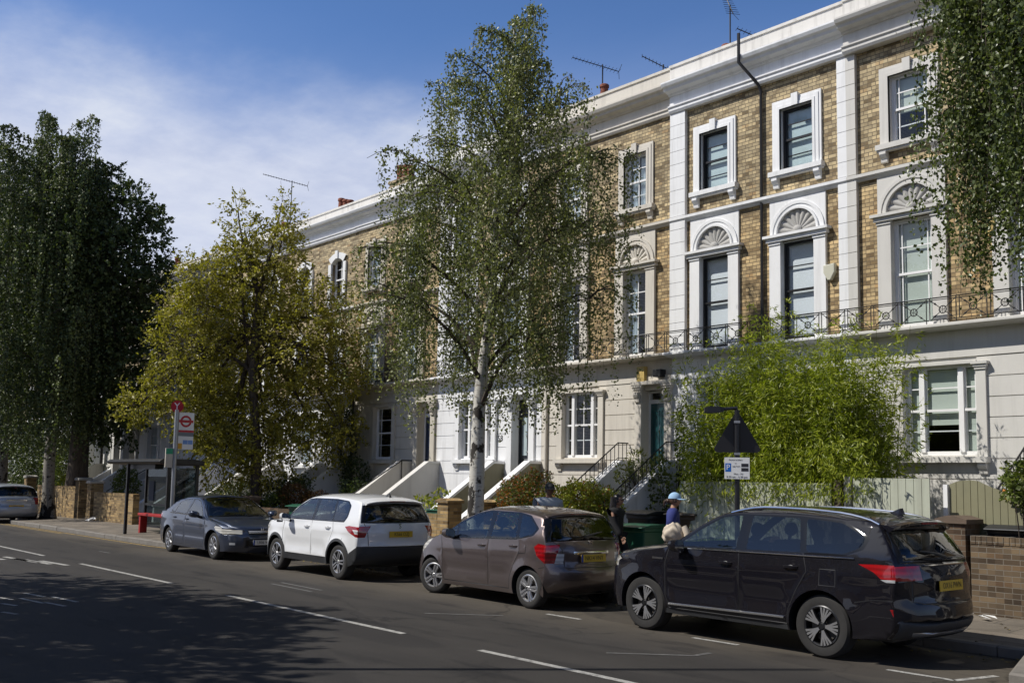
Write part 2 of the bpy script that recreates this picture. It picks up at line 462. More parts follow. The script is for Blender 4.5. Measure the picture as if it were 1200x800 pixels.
# far pavement: kerb edge, then a slope up to the garden walls
LB = -41.2   # build-out ends, second bay to the left
g = MB()
def pave(x0, x1, y0):
    g.quad((x0, y0, .12), (x1, y0, .12), (x1, 14.35, .2), (x0, 14.35, .2))
pave(-400, LB, KY + .14); pave(LB, BX0, BO + .14); pave(BX0, BX1 - .01, KY + .14); g.add([(BX1 - .01, KY + .14, .12), (BX1 + .14, KY + .08, .12), (-4.52, 10.7, .12), (200, 10.7, .12), (200, 14.35, .2), (BX1 - .01, 14.35, .2)], [(0, 1, 5), (1, 4, 5), (1, 2, 4), (2, 3, 4)])
struct(g, 'pavement', M['paving'])
g = MB(); g.quad((-400, -60, .12), (200, -60, .12), (200, 1.95, .12), (-400, 1.95, .12)); struct(g, 'near_pavement', M['paving'])
# kerb stones
g = MB(); rr = random.Random(3)
def kerb(p0, p1, w=.15):
    p0 = Vector(p0); p1 = Vector(p1); d = (p1 - p0); L = d.length; d.normalize(); nrm = Vector((-d.y, d.x))
    s_ = 0
    while s_ < L - .01:
        l = min(.9, L - s_); a = p0 + d * (s_ + .006); b = p0 + d * (s_ + l - .006)
        j = rr.uniform(-.006, .006); h = .125 + rr.uniform(-.006, .006)
        q = [a + nrm * j, b + nrm * j, b + nrm * (w + j), a + nrm * (w + j)]
        q0 = [a + nrm * (j - .012), b + nrm * (j - .012)]
        v = [(q0[0].x, q0[0].y, -.01), (q0[1].x, q0[1].y, -.01), (q[2].x, q[2].y, -.01), (q[3].x, q[3].y, -.01),
             (q0[0].x, q0[0].y, h - .02), (q0[1].x, q0[1].y, h - .02), (q[2].x, q[2].y, h), (q[3].x, q[3].y, h), (q[0].x + nrm.x * .015, q[0].y + nrm.y * .015, h), (q[1].x + nrm.x * .015, q[1].y + nrm.y * .015, h)]
        g.add(v, [(0, 1, 5, 4), (4, 5, 9, 8), (8, 9, 6, 7), (1, 2, 6, 9, 5), (0, 4, 8, 7, 3), (2, 3, 7, 6)])
        s_ += l
kerb((-120, KY), (LB - .5, KY)); kerb((LB - .5, KY), (LB, BO)); kerb((LB, BO), (BX0, BO)); kerb((BX0, BO), (BX0 + .45, KY)); kerb((BX0 + .45, KY), (BX1, KY)); kerb((BX1, KY), (-4.68, 10.6)); kerb((-4.68, 10.55), (60, 10.55))
kerb((60, 2.1), (-120, 2.1))
struct(g, 'kerb', M['kerb'])
# front gardens
g = MB(); g.quad((-120, 14.35, .19), (20, 14.35, .19), (20, 17.6, .19), (-120, 17.6, .19)); struct(g, 'garden_ground', M['soil'])

def strip(pts, w, z=.004):
    b = MB()
    for a, c in zip(pts[:-1], pts[1:]):
        a = Vector(a); c = Vector(c); d = (c - a).normalized(); n_ = Vector((-d.y, d.x)) * w / 2
        b.quad((*(a - n_), z), (*(c - n_), z), (*(c + n_), z), (*(a + n_), z))
    return b
# centre line dashes
b = MB()
for x0, x1 in ((-9.25, -4.6), (-15.7, -10.75), (-22.7, -17.9), (-29.6, -25.2), (-36.6, -32.3), (-2.3, 2.4), (-43.6, -39.3), (-50.6, -46.3)):
    q_ = strip([(x0, 7.53), (x1, 7.53)], .10); b.add(q_.v, q_.f)
struct(b, 'centre_line_marking', M['linewhite'])
# parking bay marks
b = MB()
for a, c in (((-5.85, 10.33), (-5.12, 10.33)), ((-5.12, 10.33), (-4.98, 10.95)), ((-8.5, 10.36), (-7.8, 10.36)), ((-11.2, 10.36), (-10.5, 10.36))):
    q_ = strip([a, c], .08); b.add(q_.v, q_.f)
struct(b, 'parking_bay_marking', M['linewhite'])
b = MB()
for a, c in (((-17.1, 9.25), (-15.6, 9.2)), ((-17.0, 9.0), (-15.5, 8.95)), ((-12.2, 8.9), (-11.4, 9.7)), ((-26.1, 9.1), (-25.4, 9.1)), ((-8.3, 8.6), (-7.6, 9.3)), ((-7.6, 9.3), (-7.62, 9.6))):
    q_ = strip([a, c], .07); b.add(q_.v, q_.f)
struct(b, 'faint_road_marking', M['linefaint'])
b = MB(); q_ = strip([(-41, 10.85), (-27.4, 10.85), (-26.4, 10.95)], .09); b.add(q_.v, q_.f); q_ = strip([(-41, 10.65), (-34, 10.65)], .08); b.add(q_.v, q_.f)
struct(b, 'yellow_line_marking', M['lineyellow'])
# worn hatch strokes on the far lane
b = MB()
for x, y in ((-24.9, 6.35), (-24.35, 6.7), (-23.8, 6.75), (-23.35, 6.85), (-22.9, 7.05), (-25.6, 6.2)):
    q_ = strip([(x - .9, y), (x + .5, y + .12)], .13); b.add(q_.v, q_.f)
for x, y, l in ((-17.3, 4.5, .5), (-16.9, 4.75, .8), (-16.2, 4.9, .6), (-16.4, 4.35, .4), (-15.4, 4.1, .35), (-17.6, 5.0, .7), (-16.9, 5.2, .9)):
    q_ = strip([(x, y), (x + l, y + .1)], .07); b.add(q_.v, q_.f)
struct(b, 'lane_lettering_marking', M['linewhite'])
# ------------------------------------------------------------------ terrace of houses (front on the plane Y = HY)
HY = 17.5
BACK = 26.0

def wall_panel(mb, x0, x1, z0, z1, y, ops, depth=0, m=0):
    """front wall rectangle with rectangular openings; depth > 0 adds reveals"""
    ops = [(max(a, x0), min(b, x1), max(c, z0), min(d, z1)) for a, b, c, d in ops]
    ops = [o for o in ops if o[1] - o[0] > 1e-4 and o[3] - o[2] > 1e-4]
    xs = sorted({x0, x1} | {o[0] for o in ops} | {o[1] for o in ops})
    zs = sorted({z0, z1} | {o[2] for o in ops} | {o[3] for o in ops})
    for i in range(len(xs) - 1):
        for j in range(len(zs) - 1):
            cx = (xs[i] + xs[i + 1]) / 2; cz = (zs[j] + zs[j + 1]) / 2
            if any(o[0] < cx < o[1] and o[2] < cz < o[3] for o in ops): continue
            mb.quad((xs[i], y, zs[j]), (xs[i + 1], y, zs[j]), (xs[i + 1], y, zs[j + 1]), (xs[i], y, zs[j + 1]), m)
    if depth:
        for a, b, c, d in ops:
            mb.quad((a, y, c), (a, y + depth, c), (a, y + depth, d), (a, y, d), m)
            mb.quad((b, y, c), (b, y, d), (b, y + depth, d), (b, y + depth, c), m)
            if d < z1 - 1e-4: mb.quad((a, y, d), (a, y + depth, d), (b, y + depth, d), (b, y, d), m)
            if c > z0 + 1e-4: mb.quad((a, y, c), (b, y, c), (b, y + depth, c), (a, y + depth, c), m)

def course(mb, x0, x1, z0, z1, y, ops, t=.02):
    """one stucco course: blocks `t` proud of y, cut round the openings"""
    cuts = sorted([(max(o[0], x0), min(o[1], x1)) for o in ops if o[2] < z1 - .02 and o[3] > z0 + .02 and o[1] > x0 and o[0] < x1])
    x = x0
    for a, b in cuts + [(x1, x1)]:
        if a - x > .03: mb.box(x + .001, a - .001, y - t, y + .01, z0, z1)
        x = max(x, b)

def sash(house, x0, x1, z0, z1, y, fcol, vb=(), hb=(.25, .5, .75), dress=None, tri=None):
    """sash window in the opening; y = frame front plane. returns the window part"""
    f = MB(); fw = .055
    def bar(a, b, c, d, yy=0, t=.05): f.box(a, b, y + yy, y + yy + t, c, d)
    bar(x0, x0 + fw, z0, z1); bar(x1 - fw, x1, z0, z1); bar(x0 + fw, x1 - fw, z1 - fw, z1); bar(x0 + fw, x1 - fw, z0, z0 + fw * 1.3)
    H = z1 - z0; W = x1 - x0; zm = z0 + H * .5
    secs = [(x0 + fw, x1 - fw)]
    if tri:                      # mullions of a three-light window
        a, b, mw = tri
        for c in (a, b): bar(c - mw / 2, c + mw / 2, z0 + fw, z1 - fw, -.03, .09)
        secs = [(x0 + fw, a - mw / 2), (a + mw / 2, b - mw / 2), (b + mw / 2, x1 - fw)]
    for k, (a, b) in enumerate(secs):
        bar(a, b, zm - .022, zm + .022, -.012, .05)             # meeting rail
        bar(a, a + .03, zm + .022, z1 - fw, .012, .03); bar(b - .03, b, zm + .022, z1 - fw, .012, .03)
        bar(a, a + .03, z0 + fw * 1.3, zm - .022, .03, .03); bar(b - .03, b, z0 + fw * 1.3, zm - .022, .03, .03)
        for h in hb:
            if abs(h - .5) > .01: bar(a + .03, b - .03, z0 + H * h - .011, z0 + H * h + .011, .018 if h > .5 else .036, .02)
        if k == 1 or len(secs) == 1:
            for v in vb: bar(a + (b - a) * v - .01, a + (b - a) * v + .01, z0 + fw * 1.3, z1 - fw, .02, .02)
    w = f.build('window', M[fcol], house)
    p = MB(); p.quad((x0 + .02, y + .034, z0 + .02), (x1 - .02, y + .034, z0 + .02), (x1 - .02, y + .034, z1 - .02), (x0 + .02, y + .034, z1 - .02))
    p.build('pane', M['glass'], w)
    if dress:
        d = MB()
        if dress[0] == 'blind':
            zb = z1 - H * dress[1]
            d.box(x0 + .03, x1 - .03, y + .085, y + .09, zb, z1 - .02)
            if len(dress) > 3:
                for a, b in (secs[0], secs[2]): d.box(a, b, y + .085, y + .09, z0 + .06, zb - .002)
            d.build('blind', M[dress[2] if len(dress) > 2 else 'blind'], w)
        else:
            n = 64
            for a, b in dress[1]:
                a = x0 + W * a; b = x0 + W * b; v = []
                for i in range(n + 1):
                    xx = a + (b - a) * i / n; yy = y + .10 + .018 * math.sin(i * .75) + .006 * math.sin(i * 1.9)
                    v += [(xx, yy, z0 + .03), (xx, yy, z1 - .03)]
                d.add(v, [(2 * i, 2 * i + 2, 2 * i + 3, 2 * i + 1) for i in range(n)])
            d.build('curtain', M['curtain'], w, smooth=True)
    # dark room behind
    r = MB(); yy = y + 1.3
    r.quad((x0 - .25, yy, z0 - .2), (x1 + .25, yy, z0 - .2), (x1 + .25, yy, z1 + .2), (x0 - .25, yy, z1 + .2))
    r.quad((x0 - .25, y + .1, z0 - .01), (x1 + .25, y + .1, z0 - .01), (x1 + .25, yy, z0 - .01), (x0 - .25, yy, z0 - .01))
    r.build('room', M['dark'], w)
    return w

def bracket(mb, x, w, y, z, h, d):
    """scrolled sill bracket hanging below z"""
    pr = [(y, z), (y - d, z), (y - d * 1.02, z - h * .25), (y - d * .75, z - h * .5), (y - d * .5, z - h * .62), (y - d * .42, z - h * .95), (y - d * .15, z - h), (y, z - h)]
    mb.prism(pr, 'x', x - w / 2, x + w / 2)

def lining(s, x0, x1, z0, z1, d=.075):
    """painted reveal of a window opening"""
    y = HY - .01; q = .004
    s.box(x0, x0 + q, y, y + d, z0, z1); s.box(x1 - q, x1, y, y + d, z0, z1); s.box(x0 + q, x1 - q, y, y + d, z1 - q, z1)

def surround_rect(house, x0, x1, z0, z1, col, w=.19):
    """architrave with shoulders, keystone, sill and two brackets"""
    s = MB(); y = HY
    for (e, d) in ((w, .045), (w * .72, .062), (w * .3, .075)):
        s.box(x0 - e, x0, y - d, y - .002, z0, z1 + e * .0)
        s.box(x1, x1 + e, y - d, y - .002, z0, z1 + e * .0)
        s.box(x0 - e, x1 + e, y - d, y - .002, z1, z1 + e)
    lining(s, x0, x1, z0, z1)
    xm = (x0 + x1) / 2
    s.box(xm - .075, xm + .075, y - .115, y - .08, z1 - .01, z1 + w + .05)
    s.box(xm - .075, xm + .075, y - .08, y - .004, z1 + w, z1 + w + .05)
    o = s.build('window_surround', M[col], house)
    b = MB(); b.box(x0 - w - .05, x1 + w + .05, y - .14, y + .10, z0 - .1, z0 - .001); b.box(x0 - w - .03, x1 + w + .03, y - .11, y - .002, z0 - .14, z0 - .1)
    for x in (x0 - w * .55, x1 + w * .55): bracket(b, x, .13, y - .002, z0 - .14, .2, .12)
    b.build('sill', M[col], o)
    return o

def shell_arch(house, x0, x1, zi, col, shellcol, jamb=.265, z0=4.9):
    """first-floor window dressing: jamb pilasters, impost moulding, panel with a scallop shell in a round arch"""
    y = HY; xm = (x0 + x1) / 2; W = (x1 - x0) / 2 + jamb
    s = MB(); lining(s, x0, x1, z0, zi - .081)
    for sx in (-1, 1):
        a, b = sorted((xm + sx * (x1 - x0) / 2, xm + sx * W))
        s.box(a, b, y - .07, y - .002, z0, zi - .12); s.box(a - .012, b + .012, y - .09, y - .003, zi - .12, zi - .06)
    s.box(xm - W - .05, xm + W + .05, y - .12, y - .002, zi - .06, zi + .02); s.box(xm - W - .1, xm + W + .1, y - .17, y - .003, zi + .02, zi + .075)
    zt = zi + .82; zc = zi + .09
    r_in = W - .17; r_out = W - .035
    # panel plate around the arch
    n = 20; arc = [(xm + r_out * math.cos(math.pi * i / n), zc + r_out * math.sin(math.pi * i / n)) for i in range(n + 1)]
    for i in range(n):
        (xa, za), (xb, zb) = arc[i], arc[i + 1]
        s.quad((xa, y - .045, za), (xb, y - .045, zb), (xb, y - .045, zt), (xa, y - .045, zt))
    for sx in (-1, 1):
        a, b = sorted((xm + sx * r_out, xm + sx * W)); s.box(a, b, y - .045, y - .002, zi + .075, zt)
    s.box(xm - W, xm + W, y - .046, y - .002, zt, zt + .02)
    # archivolt: stepped mouldings
    for (ra, rb, d) in ((r_out - .05, r_out + .012, .075), (r_in + .025, r_out - .05, .055), (r_in - .02, r_in + .025, .095)):
        v = []
        for i in range(n + 1):
            c, q = math.cos(math.pi * i / n), math.sin(math.pi * i / n)
            v += [(xm + ra * c, y - .002, zc + ra * q), (xm + ra * c, y - d, zc + ra * q), (xm + rb * c, y - d, zc + rb * q), (xm + rb * c, y - .002, zc + rb * q)]
        f = []
        for i in range(n):
            for k in range(3): f.append((4 * i + k, 4 * i + 4 + k, 4 * i + 5 + k, 4 * i + 1 + k))
        s.add(v, f)
    o = s.build('arch_surround', M[col], house)
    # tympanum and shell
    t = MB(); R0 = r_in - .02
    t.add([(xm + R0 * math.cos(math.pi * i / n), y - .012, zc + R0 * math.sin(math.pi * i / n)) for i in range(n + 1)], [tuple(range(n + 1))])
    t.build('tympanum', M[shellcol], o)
    sh = MB(); lob = 9; r1 = R0 * .93; seg = 6
    v = []; f = []
    hub = (xm, y - .03, zc + .05)
    for L in range(lob):
        a0 = math.pi * (L + .06) / lob; a1 = math.pi * (L + .94) / lob
        base = len(v)
        for j in range(5):                      # radial steps
            rr_ = r1 * (.12 + .88 * j / 4)
            for k in range(seg + 1):
                u = k / seg; a = a0 + (a1 - a0) * u
                edge = math.sin(math.pi * u)
                rad = rr_ * (1 - .0) + (.06 * r1 * edge if j == 4 else 0)
                h = .014 + .034 * edge * (j / 4) ** .8
                v.append((xm + rad * math.cos(a), y - h, zc + .02 + rad * .96 * math.sin(a)))
        for j in range(4):
            for k in range(seg):
                p = base + j * (seg + 1) + k
                f.append((p, p + 1, p + seg + 2, p + seg + 1))
    sh.add(v, f)
    sh.ball((xm, y - .04, zc + .06), (.1, .05, .07), 10, 6)
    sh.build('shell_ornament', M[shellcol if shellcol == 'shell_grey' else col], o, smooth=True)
    return o

def sweep_x(mb, prof, x0, x1, m=0):
    mb.prism([(HY - p, z) for p, z in prof], 'x', x0, x1, m)

def cornice(house, x0, x1, zf, col, extra=0., zp=None, parapet='parapet'):
    """zf = underside of the frieze moulding; profile given as (projection, z)"""
    s = MB(); e = extra
    sweep_x(s, [(-.05, zf), (.06 + e, zf), (.09 + e, zf + .05), (.09 + e, zf + .1), (.12 + e, zf + .13), (.12 + e, zf + .16), (-.05, zf + .16)], x0, x1)
    sweep_x(s, [(-.05, zf + .16), (.05 + e, zf + .16), (.05 + e, zf + .40), (-.05, zf + .40)], x0, x1)
    sweep_x(s, [(-.05, zf + .40), (.09 + e, zf + .40), (.12 + e, zf + .44), (.25 + e, zf + .47), (.27 + e, zf + .52), (.33 + e, zf + .55), (.36 + e, zf + .61), (.36 + e, zf + .645), (-.05, zf + .67)], x0, x1)
    o = s.build('cornice', M[col], house)
    p = MB()
    z1 = zp or zf + 1.13
    p.box(x0, x1, HY - .04 - e, HY + .26, zf + .671, z1 - .06); p.box(x0, x1, HY - .07 - e, HY + .3, z1 - .06, z1)
    p.build('parapet', M[parapet], house)

def pilaster(house, x0, x1, z0, z1, cols, t=.09):
    """quoined pilaster; two colours = the two neighbours' paint"""
    s = MB(); h = .3; z = z1
    k = 0
    xs = [(x0, x1, 0)] if len(cols) == 1 else [(x0, (x0 + x1) / 2, 0), ((x0 + x1) / 2, x1, 1)]
    while z > z0 + .02:
        zb = max(z - h, z0)
        for a, b, m in xs: s.box(a, b, HY - t, HY - .003, zb + .011, z, m)
        z = zb
    for a, b, m in xs: s.box(a + .004 * (m == 0), b - .004 * (m == len(xs) - 1), HY - t + .022, HY - .003, z0, z1, m)
    return s.build('pilaster', [M[c] for c in cols], house)

def balcony(house, x0, x1, z, col, rail=True, p=.30):
    s = MB()
    s.prism([(HY - .002, z), (HY - p, z - .015), (HY - p - .03, z - .03), (HY - p - .03, z - .07), (HY - p + .03, z - .085), (HY - .002, z - .12)], 'x', x0, x1)
    o = s.build('balcony_slab', M[col], house)
    if not rail: return
    r = MB(); y = HY - p + .02; n = max(1, round((x1 - x0) / .56)); w = (x1 - x0) / n; zt = z + .44; zb = z + .05
    def rod(a, b, rad=.007): r.tube([a, b], rad, 5)
    rod((x0, y, zt), (x1, y, zt), .012); rod((x0, y, zt - .035), (x1, y, zt - .035), .008); rod((x0, y, zb), (x1, y, zb), .009)
    for i in range(n):
        a = x0 + w * i; b = a + w
        rod((a + .025, y, z - .01), (a + .025, y, zt), .009); rod((a + .085, y, zb), (a + .085, y, zt), .009)
        l, q = a + .1, b + .012; cx = (l + q) / 2; cz = (zt - .04 + zb) / 2
        for (ax, az, bx, bz) in ((l, zb, q, zt - .04), (l, zt - .04, q, zb)):
            d = Vector((bx - ax, bz - az)).normalized()
            rod((ax, y, az), (cx - d.x * .03, y, cz - d.y * .03)); rod((cx + d.x * .03, y, cz + d.y * .03), (bx, y, bz))
            for sgn in (-1, 1):        # arrow-like spear heads near the ends
                px, pz = cx + sgn * d.x * .185, cz + sgn * d.y * .185
                r.tube([(px - sgn * d.x * .05, y, pz - sgn * d.y * .05), (px, y, pz), (px + sgn * d.x * .02, y, pz + sgn * d.y * .02)], [.007, .02, .006], 5)
        ring = [(cx + .065 * math.cos(t * math.pi / 8), y, cz + .065 * math.sin(t * math.pi / 8)) for t in range(17)]
        r.tube(ring, .010, 5, cap=False); rod((cx - .06, y, cz), (cx + .06, y, cz), .006); rod((cx, y, cz - .06), (cx, y, cz + .06), .006)
    r.build('balcony_railing', M['iron'], house)

def ground_floor(house, x0, x1, z0, z1, col, ops, base=2.28, step=.35):
    s = MB(); wall_panel(s, x0, x1, z0, z1, HY, ops, .22)
    z = z1 - .52
    s.box(x0, x1, HY - .035, HY + .001, z1 - .5, z1 - .36)
    while z > base:
        course(s, x0, x1, z - step + .018, z, HY, ops); z -= step
    course(s, x0, x1, z0, z, HY, ops)
    return s.build('stucco_wall', M[col], house)

def door(house, x0, x1, z0, z1, ztop, col, mcol, glazed=False):
    y = HY + .2; d = MB()
    d.box(x0, x1, y, y + .05, z0, z1)
    W = x1 - x0; H = z1 - z0
    def frame(a, b, c, e):
        for q in ((a, a + .02, c, e), (b - .02, b, c, e), (a + .02, b - .02, c, c + .02), (a + .02, b - .02, e - .02, e)): d.box(q[0], q[1], y - .014, y, q[2], q[3])
    for (u0, u1) in ((.12, .46), (.54, .88)):
        frame(x0 + W * u0, x0 + W * u1, z0 + H * .08, z0 + H * .38)
        if not glazed: frame(x0 + W * u0, x0 + W * u1, z0 + H * .46, z0 + H * .93)
    o = d.build('door', M[mcol], house)
    h = MB(); xm = (x0 + x1) / 2
    h.box(xm - .11, xm + .11, y - .012, y - .0005, z0 + H * .41, z0 + H * .44)
    h.ball((xm + .03, y - .04, z0 + H * .52), (.028, .03, .028), 8, 6)
    h.tube([(xm, y - .01, z0 + H * .78), (xm, y - .05, z0 + H * .72), (xm, y - .02, z0 + H * .68)], .012, 6)
    h.build('door_furniture', M['brass'], o)
    if glazed:
        gl = MB()
        for (u0, u1) in ((.16, .46), (.56, .86)): gl.box(x0 + W * u0, x0 + W * u1, y - .004, y + .03, z0 + H * .48, z0 + H * .93)
        gl.build('door_glass', M['frosted'], o)
    # frame and transom light
    t = MB(); t.box(x0 - .05, x0, y - .02, y + .06, z0, ztop); t.box(x1, x1 + .05, y - .02, y + .06, z0, ztop); t.box(x0, x1, y - .02, y + .06, z1, z1 + .09); t.box(x0, x1, y - .02, y + .06, ztop - .04, ztop)
    t.build('door_frame', M['white2'] if col != 'D' else M['darkdoor'], o)
    p = MB(); p.quad((x0, y + .03, z1 + .09), (x1, y + .03, z1 + .09), (x1, y + .03, ztop - .04), (x0, y + .03, ztop - .04)); p.build('fanlight', M['glass'], o)
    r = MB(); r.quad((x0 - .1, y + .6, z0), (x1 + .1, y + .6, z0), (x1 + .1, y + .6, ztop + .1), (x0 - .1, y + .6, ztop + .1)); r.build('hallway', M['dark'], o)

def door_surround(house, x0, x1, z0, ztop, col, w=.2):
    s = MB()
    for a, b in ((x0 - w, x0), (x1, x1 + w)):
        s.box(a, b, HY - .08, HY - .003, z0, ztop - .06)
        for i, e in enumerate((.015, .04, .06)): s.box(a - e, b + e, HY - .09 - e, HY - .003, ztop - .06 + .05 * i, ztop - .01 + .05 * i)
        bracket(s, (a + b) / 2, w * .7, HY - .08, ztop - .08, .22, .1)
    s.box(x0 - w - .05, x1 + w + .05, HY - .16, HY - .003, ztop + .09, ztop + .17)
    s.build('door_surround', M[col], house)

def ground_window(house, x0, x1, z0, z1, col, fcol, tri, vb=(), hb=(.25, .5, .75), dress=None):
    s = MB(); w = .17
    for a, b in ((x0 - w, x0), (x1, x1 + w)):
        s.box(a, b, HY - .07, HY - .003, z0 - .03, z1 - .12)
        for i, e in enumerate((.012, .03, .055)): s.box(a - e, b + e, HY - .08 - e, HY - .003, z1 - .12 + .045 * i, z1 - .075 + .045 * i)
    s.box(x0, x1, HY - .05, HY - .003, z1, z1 + .05)
    o = s.build('window_surround', M[col], house)
    b = MB(); b.box(x0 - w - .03, x1 + w + .03, HY - .16, HY + .1, z0 - .13, z0 - .031)
    for x in (x0 - w * .5, x1 + w * .5): bracket(b, x, .14, HY - .003, z0 - .13, .2, .12)
    b.build('sill', M[col], o)
    sash(house, x0, x1, z0, z1, HY + .07, fcol, vb, hb, dress, tri)

def steps(house, xa, xb, z, col, flat=.38, ytop=None, yb=14.75, rail=False, wall_top=.85, handrail=False, zb=.2):
    """flight from the door landing (height z) down towards the street between two raking walls"""
    y0 = HY - .003
    n = max(3, round((z - zb) / .165)); run = (y0 - flat - .45 - yb) / n
    t = MB(); yy = y0; zz = z
    t.box(xa, xb, y0 - flat - .3, y0, 0.1, z); yy = y0 - flat - .3
    for i in range(n - 1):
        zz = z - (z - zb) * (i + 1) / n
        t.box(xa, xb, yy - run - .03, yy, .1, zz); yy -= run
    t.build('front_steps', M['stone'], house)
    slope = (z - zb) / ((n) * run)
    for side, (a, b) in (('l', (xa - .17, xa - .002)), ('r', (xb + .002, xb + .17))):
        w = MB(); ze = z + wall_top - (y0 - flat - yb) * slope; ze = max(ze, .7)
        prof = [(y0, .1), (y0, z + wall_top), (y0 - flat, z + wall_top), (yb, ze), (yb, .1)]
        w.prism(prof, 'x', a, b)
        o = w.build('parapet_wall', M[col], house)
        c = MB(); h = .07
        c.prism([(y0, z + wall_top + .001), (y0, z + wall_top + h), (y0 - flat - .02, z + wall_top + h), (yb - .03, ze + h), (yb - .03, ze + .001), (y0 - flat, z + wall_top + .001)], 'x', a - .03, b + .03)
        c.build('coping', M['white2' if col in ('white', 'moss') else col], o)
        if rail:
            r = MB(); xm = (a + b) / 2
            def top(y): return (z + wall_top + h) if y > y0 - flat else z + wall_top + h - (y0 - flat - y) * slope
            y = y0 - .1
            while y > yb + .1:
                r.tube([(xm, y, top(y)), (xm, y, top(y) + .40)], .009, 5); y -= .13
            r.tube([(xm, y0 - .05, top(y0) + .40), (xm, y0 - flat, top(y0) + .40), (xm, yb + .1, top(yb + .1) + .40)], .016, 6)
            r.tube([(xm, y0 - .05, top(y0) + .06), (xm, y0 - flat, top(y0) + .06), (xm, yb + .1, top(yb + .1) + .06)], .01, 6)
            r.build('stair_railing', M['iron'], o)
    if handrail:
        r = MB(); x = xa + .05
        r.tube([(x, y0 - .02, z + .95), (x, y0 - flat, z + .95), (x, yb + .3, zb + 1.0), (x, yb + .3, zb)], .02, 6); r.tube([(x, y0 - flat, z + .95), (x, y0 - flat, z)], .015, 6)
        r.build('handrail', M['iron'], house)

def shell_box(house, x0, x1, zr):
    """party walls, back wall and roof behind the front"""
    s = MB()
    s.quad((x0 + .002, HY + .01, .1), (x0 + .002, BACK, .1), (x0 + .002, BACK, zr), (x0 + .002, HY + .01, zr))
    s.quad((x1 - .002, HY + .01, .1), (x1 - .002, BACK, .1), (x1 - .002, BACK, zr), (x1 - .002, HY + .01, zr))
    s.quad((x0, BACK, .1), (x1, BACK, .1), (x1, BACK, zr), (x0, BACK, zr))
    s.build('party_wall', M['brick_far'], house)
    r = MB(); r.quad((x0, HY + .25, zr - .25), (x1, HY + .25, zr - .25), (x1, BACK, zr - .25), (x0, BACK, zr - .25)); r.build('roof', M['roof'], house)

def chimney(house, x, y, zr, pots, h=.55):
    s = MB(); w = .3 * len(pots) + .2
    s.box(x - w / 2, x + w / 2, y - .25, y + .25, zr - .6, zr + h); s.box(x - w / 2 - .04, x + w / 2 + .04, y - .29, y + .29, zr + h, zr + h + .08)
    o = s.build('chimney_stack', M['brick_far'], house)
    for i, ph in enumerate(pots):
        p = MB(); px = x - w / 2 + .25 + .3 * i
        p.lathe([(.13, 0), (.12, .1), (.105, ph * .8), (.13, ph * .84), (.13, ph * .95), (.11, ph), (.08, ph), (.08, ph - .1)], (px, y, zr + h + .08), n=12)
        p.build('chimney_pot', M['terracotta'], o, smooth=True)

M['frosted'] = paint('frosted_glass', (.42, .50, .52), .25, var=.15, coat=.5)
ZF, ZS = 10.25, 4.80     # frieze underside, balcony slab top

def terrace_house(label, x0, x1, col, name='terraced_house', frame='white2', shell='shell_grey', extra=0., pil=None,
                  upper=None, vb=(), dress_u=None, dress_f=None, dress_g=None, gw=None, dr=None, gdress=None, doorcol='teal', glazed=False, stepcol=None,
                  steprail=False, handrail=False, pilcols=None, ground=True, gtri=True, gvb=(), dz=0.):
    h = root(name, label, 'house', ((x0 + x1) / 2, HY, 0), 'stucco fronted terraced houses with shell arches')
    zf = ZF + dz; u0, u1, f1 = 8.3 + dz, 9.6 + dz, 6.82 + dz * .75
    shell_box(h, x0, x1, zf + .9)
    ops_u = [(a, b, u0, u1) for a, b in upper]; ops_f = [(a, b, ZS + .02, f1) for a, b in upper]
    w = MB(); wall_panel(w, x0, x1, ZS - .1, zf, HY, ops_u + ops_f, .12); w.build('brick_wall', M['brick'], h)
    for i, (a, b) in enumerate(upper):
        surround_rect(h, a, b, u0, u1, col); shell_arch(h, a, b, f1 + .08, col, shell, z0=ZS)
        sash(h, a, b, u0, u1, HY + .065, frame, vb, (.25, .5, .75), dress_u)
        sash(h, a, b, ZS + .02, f1, HY + .065, frame, vb, (.25, .5, .75), dress_f)
    cornice(h, x0, x1, zf, 'white' if dz else col, extra, zp=zf + (1.05 if dz else 1.13), parapet='parapet_beige' if col == 'beige' else 'parapet')
    s = MB(); sweep_x(s, [(-.01, 7.70 + dz), (.06, 7.70 + dz), (.08, 7.73 + dz), (.12, 7.77 + dz), (.12, 7.83 + dz), (-.01, 7.86 + dz)], x0, x1); s.build('string_course', M[col], h)
    balcony(h, x0, x1, ZS, col)
    if pil: pilaster(h, pil[0], pil[1], ZS + .01, zf - .002, pilcols or [col])
    ops = []
    if gw: ops.append((gw[0], gw[1], 2.5, 4.08))
    if dr: ops.append((dr[0] - .05, dr[1] + .05, 1.5, 4.02))
    ground_floor(h, x0, x1, .15, ZS - .1, col, ops)
    if gw:
        m = .1; a, b = gw; q = (b - a)
        ground_window(h, a, b, 2.5, 4.08, col, frame if frame == 'white2' else 'white2', (a + q * .235, a + q * .765, .09) if gtri else None, gvb, (.27, .5, .75), gdress)
    if dr:
        door(h, dr[0], dr[1], 1.52, 3.72, 4.0, 'D' if glazed else '', doorcol, glazed)
        door_surround(h, dr[0] - .05, dr[1] + .05, 1.52, 4.04, col)
        steps(h, dr[0] - .38, dr[1] + .30, 1.5, stepcol or col, rail=steprail, handrail=handrail)
    return h

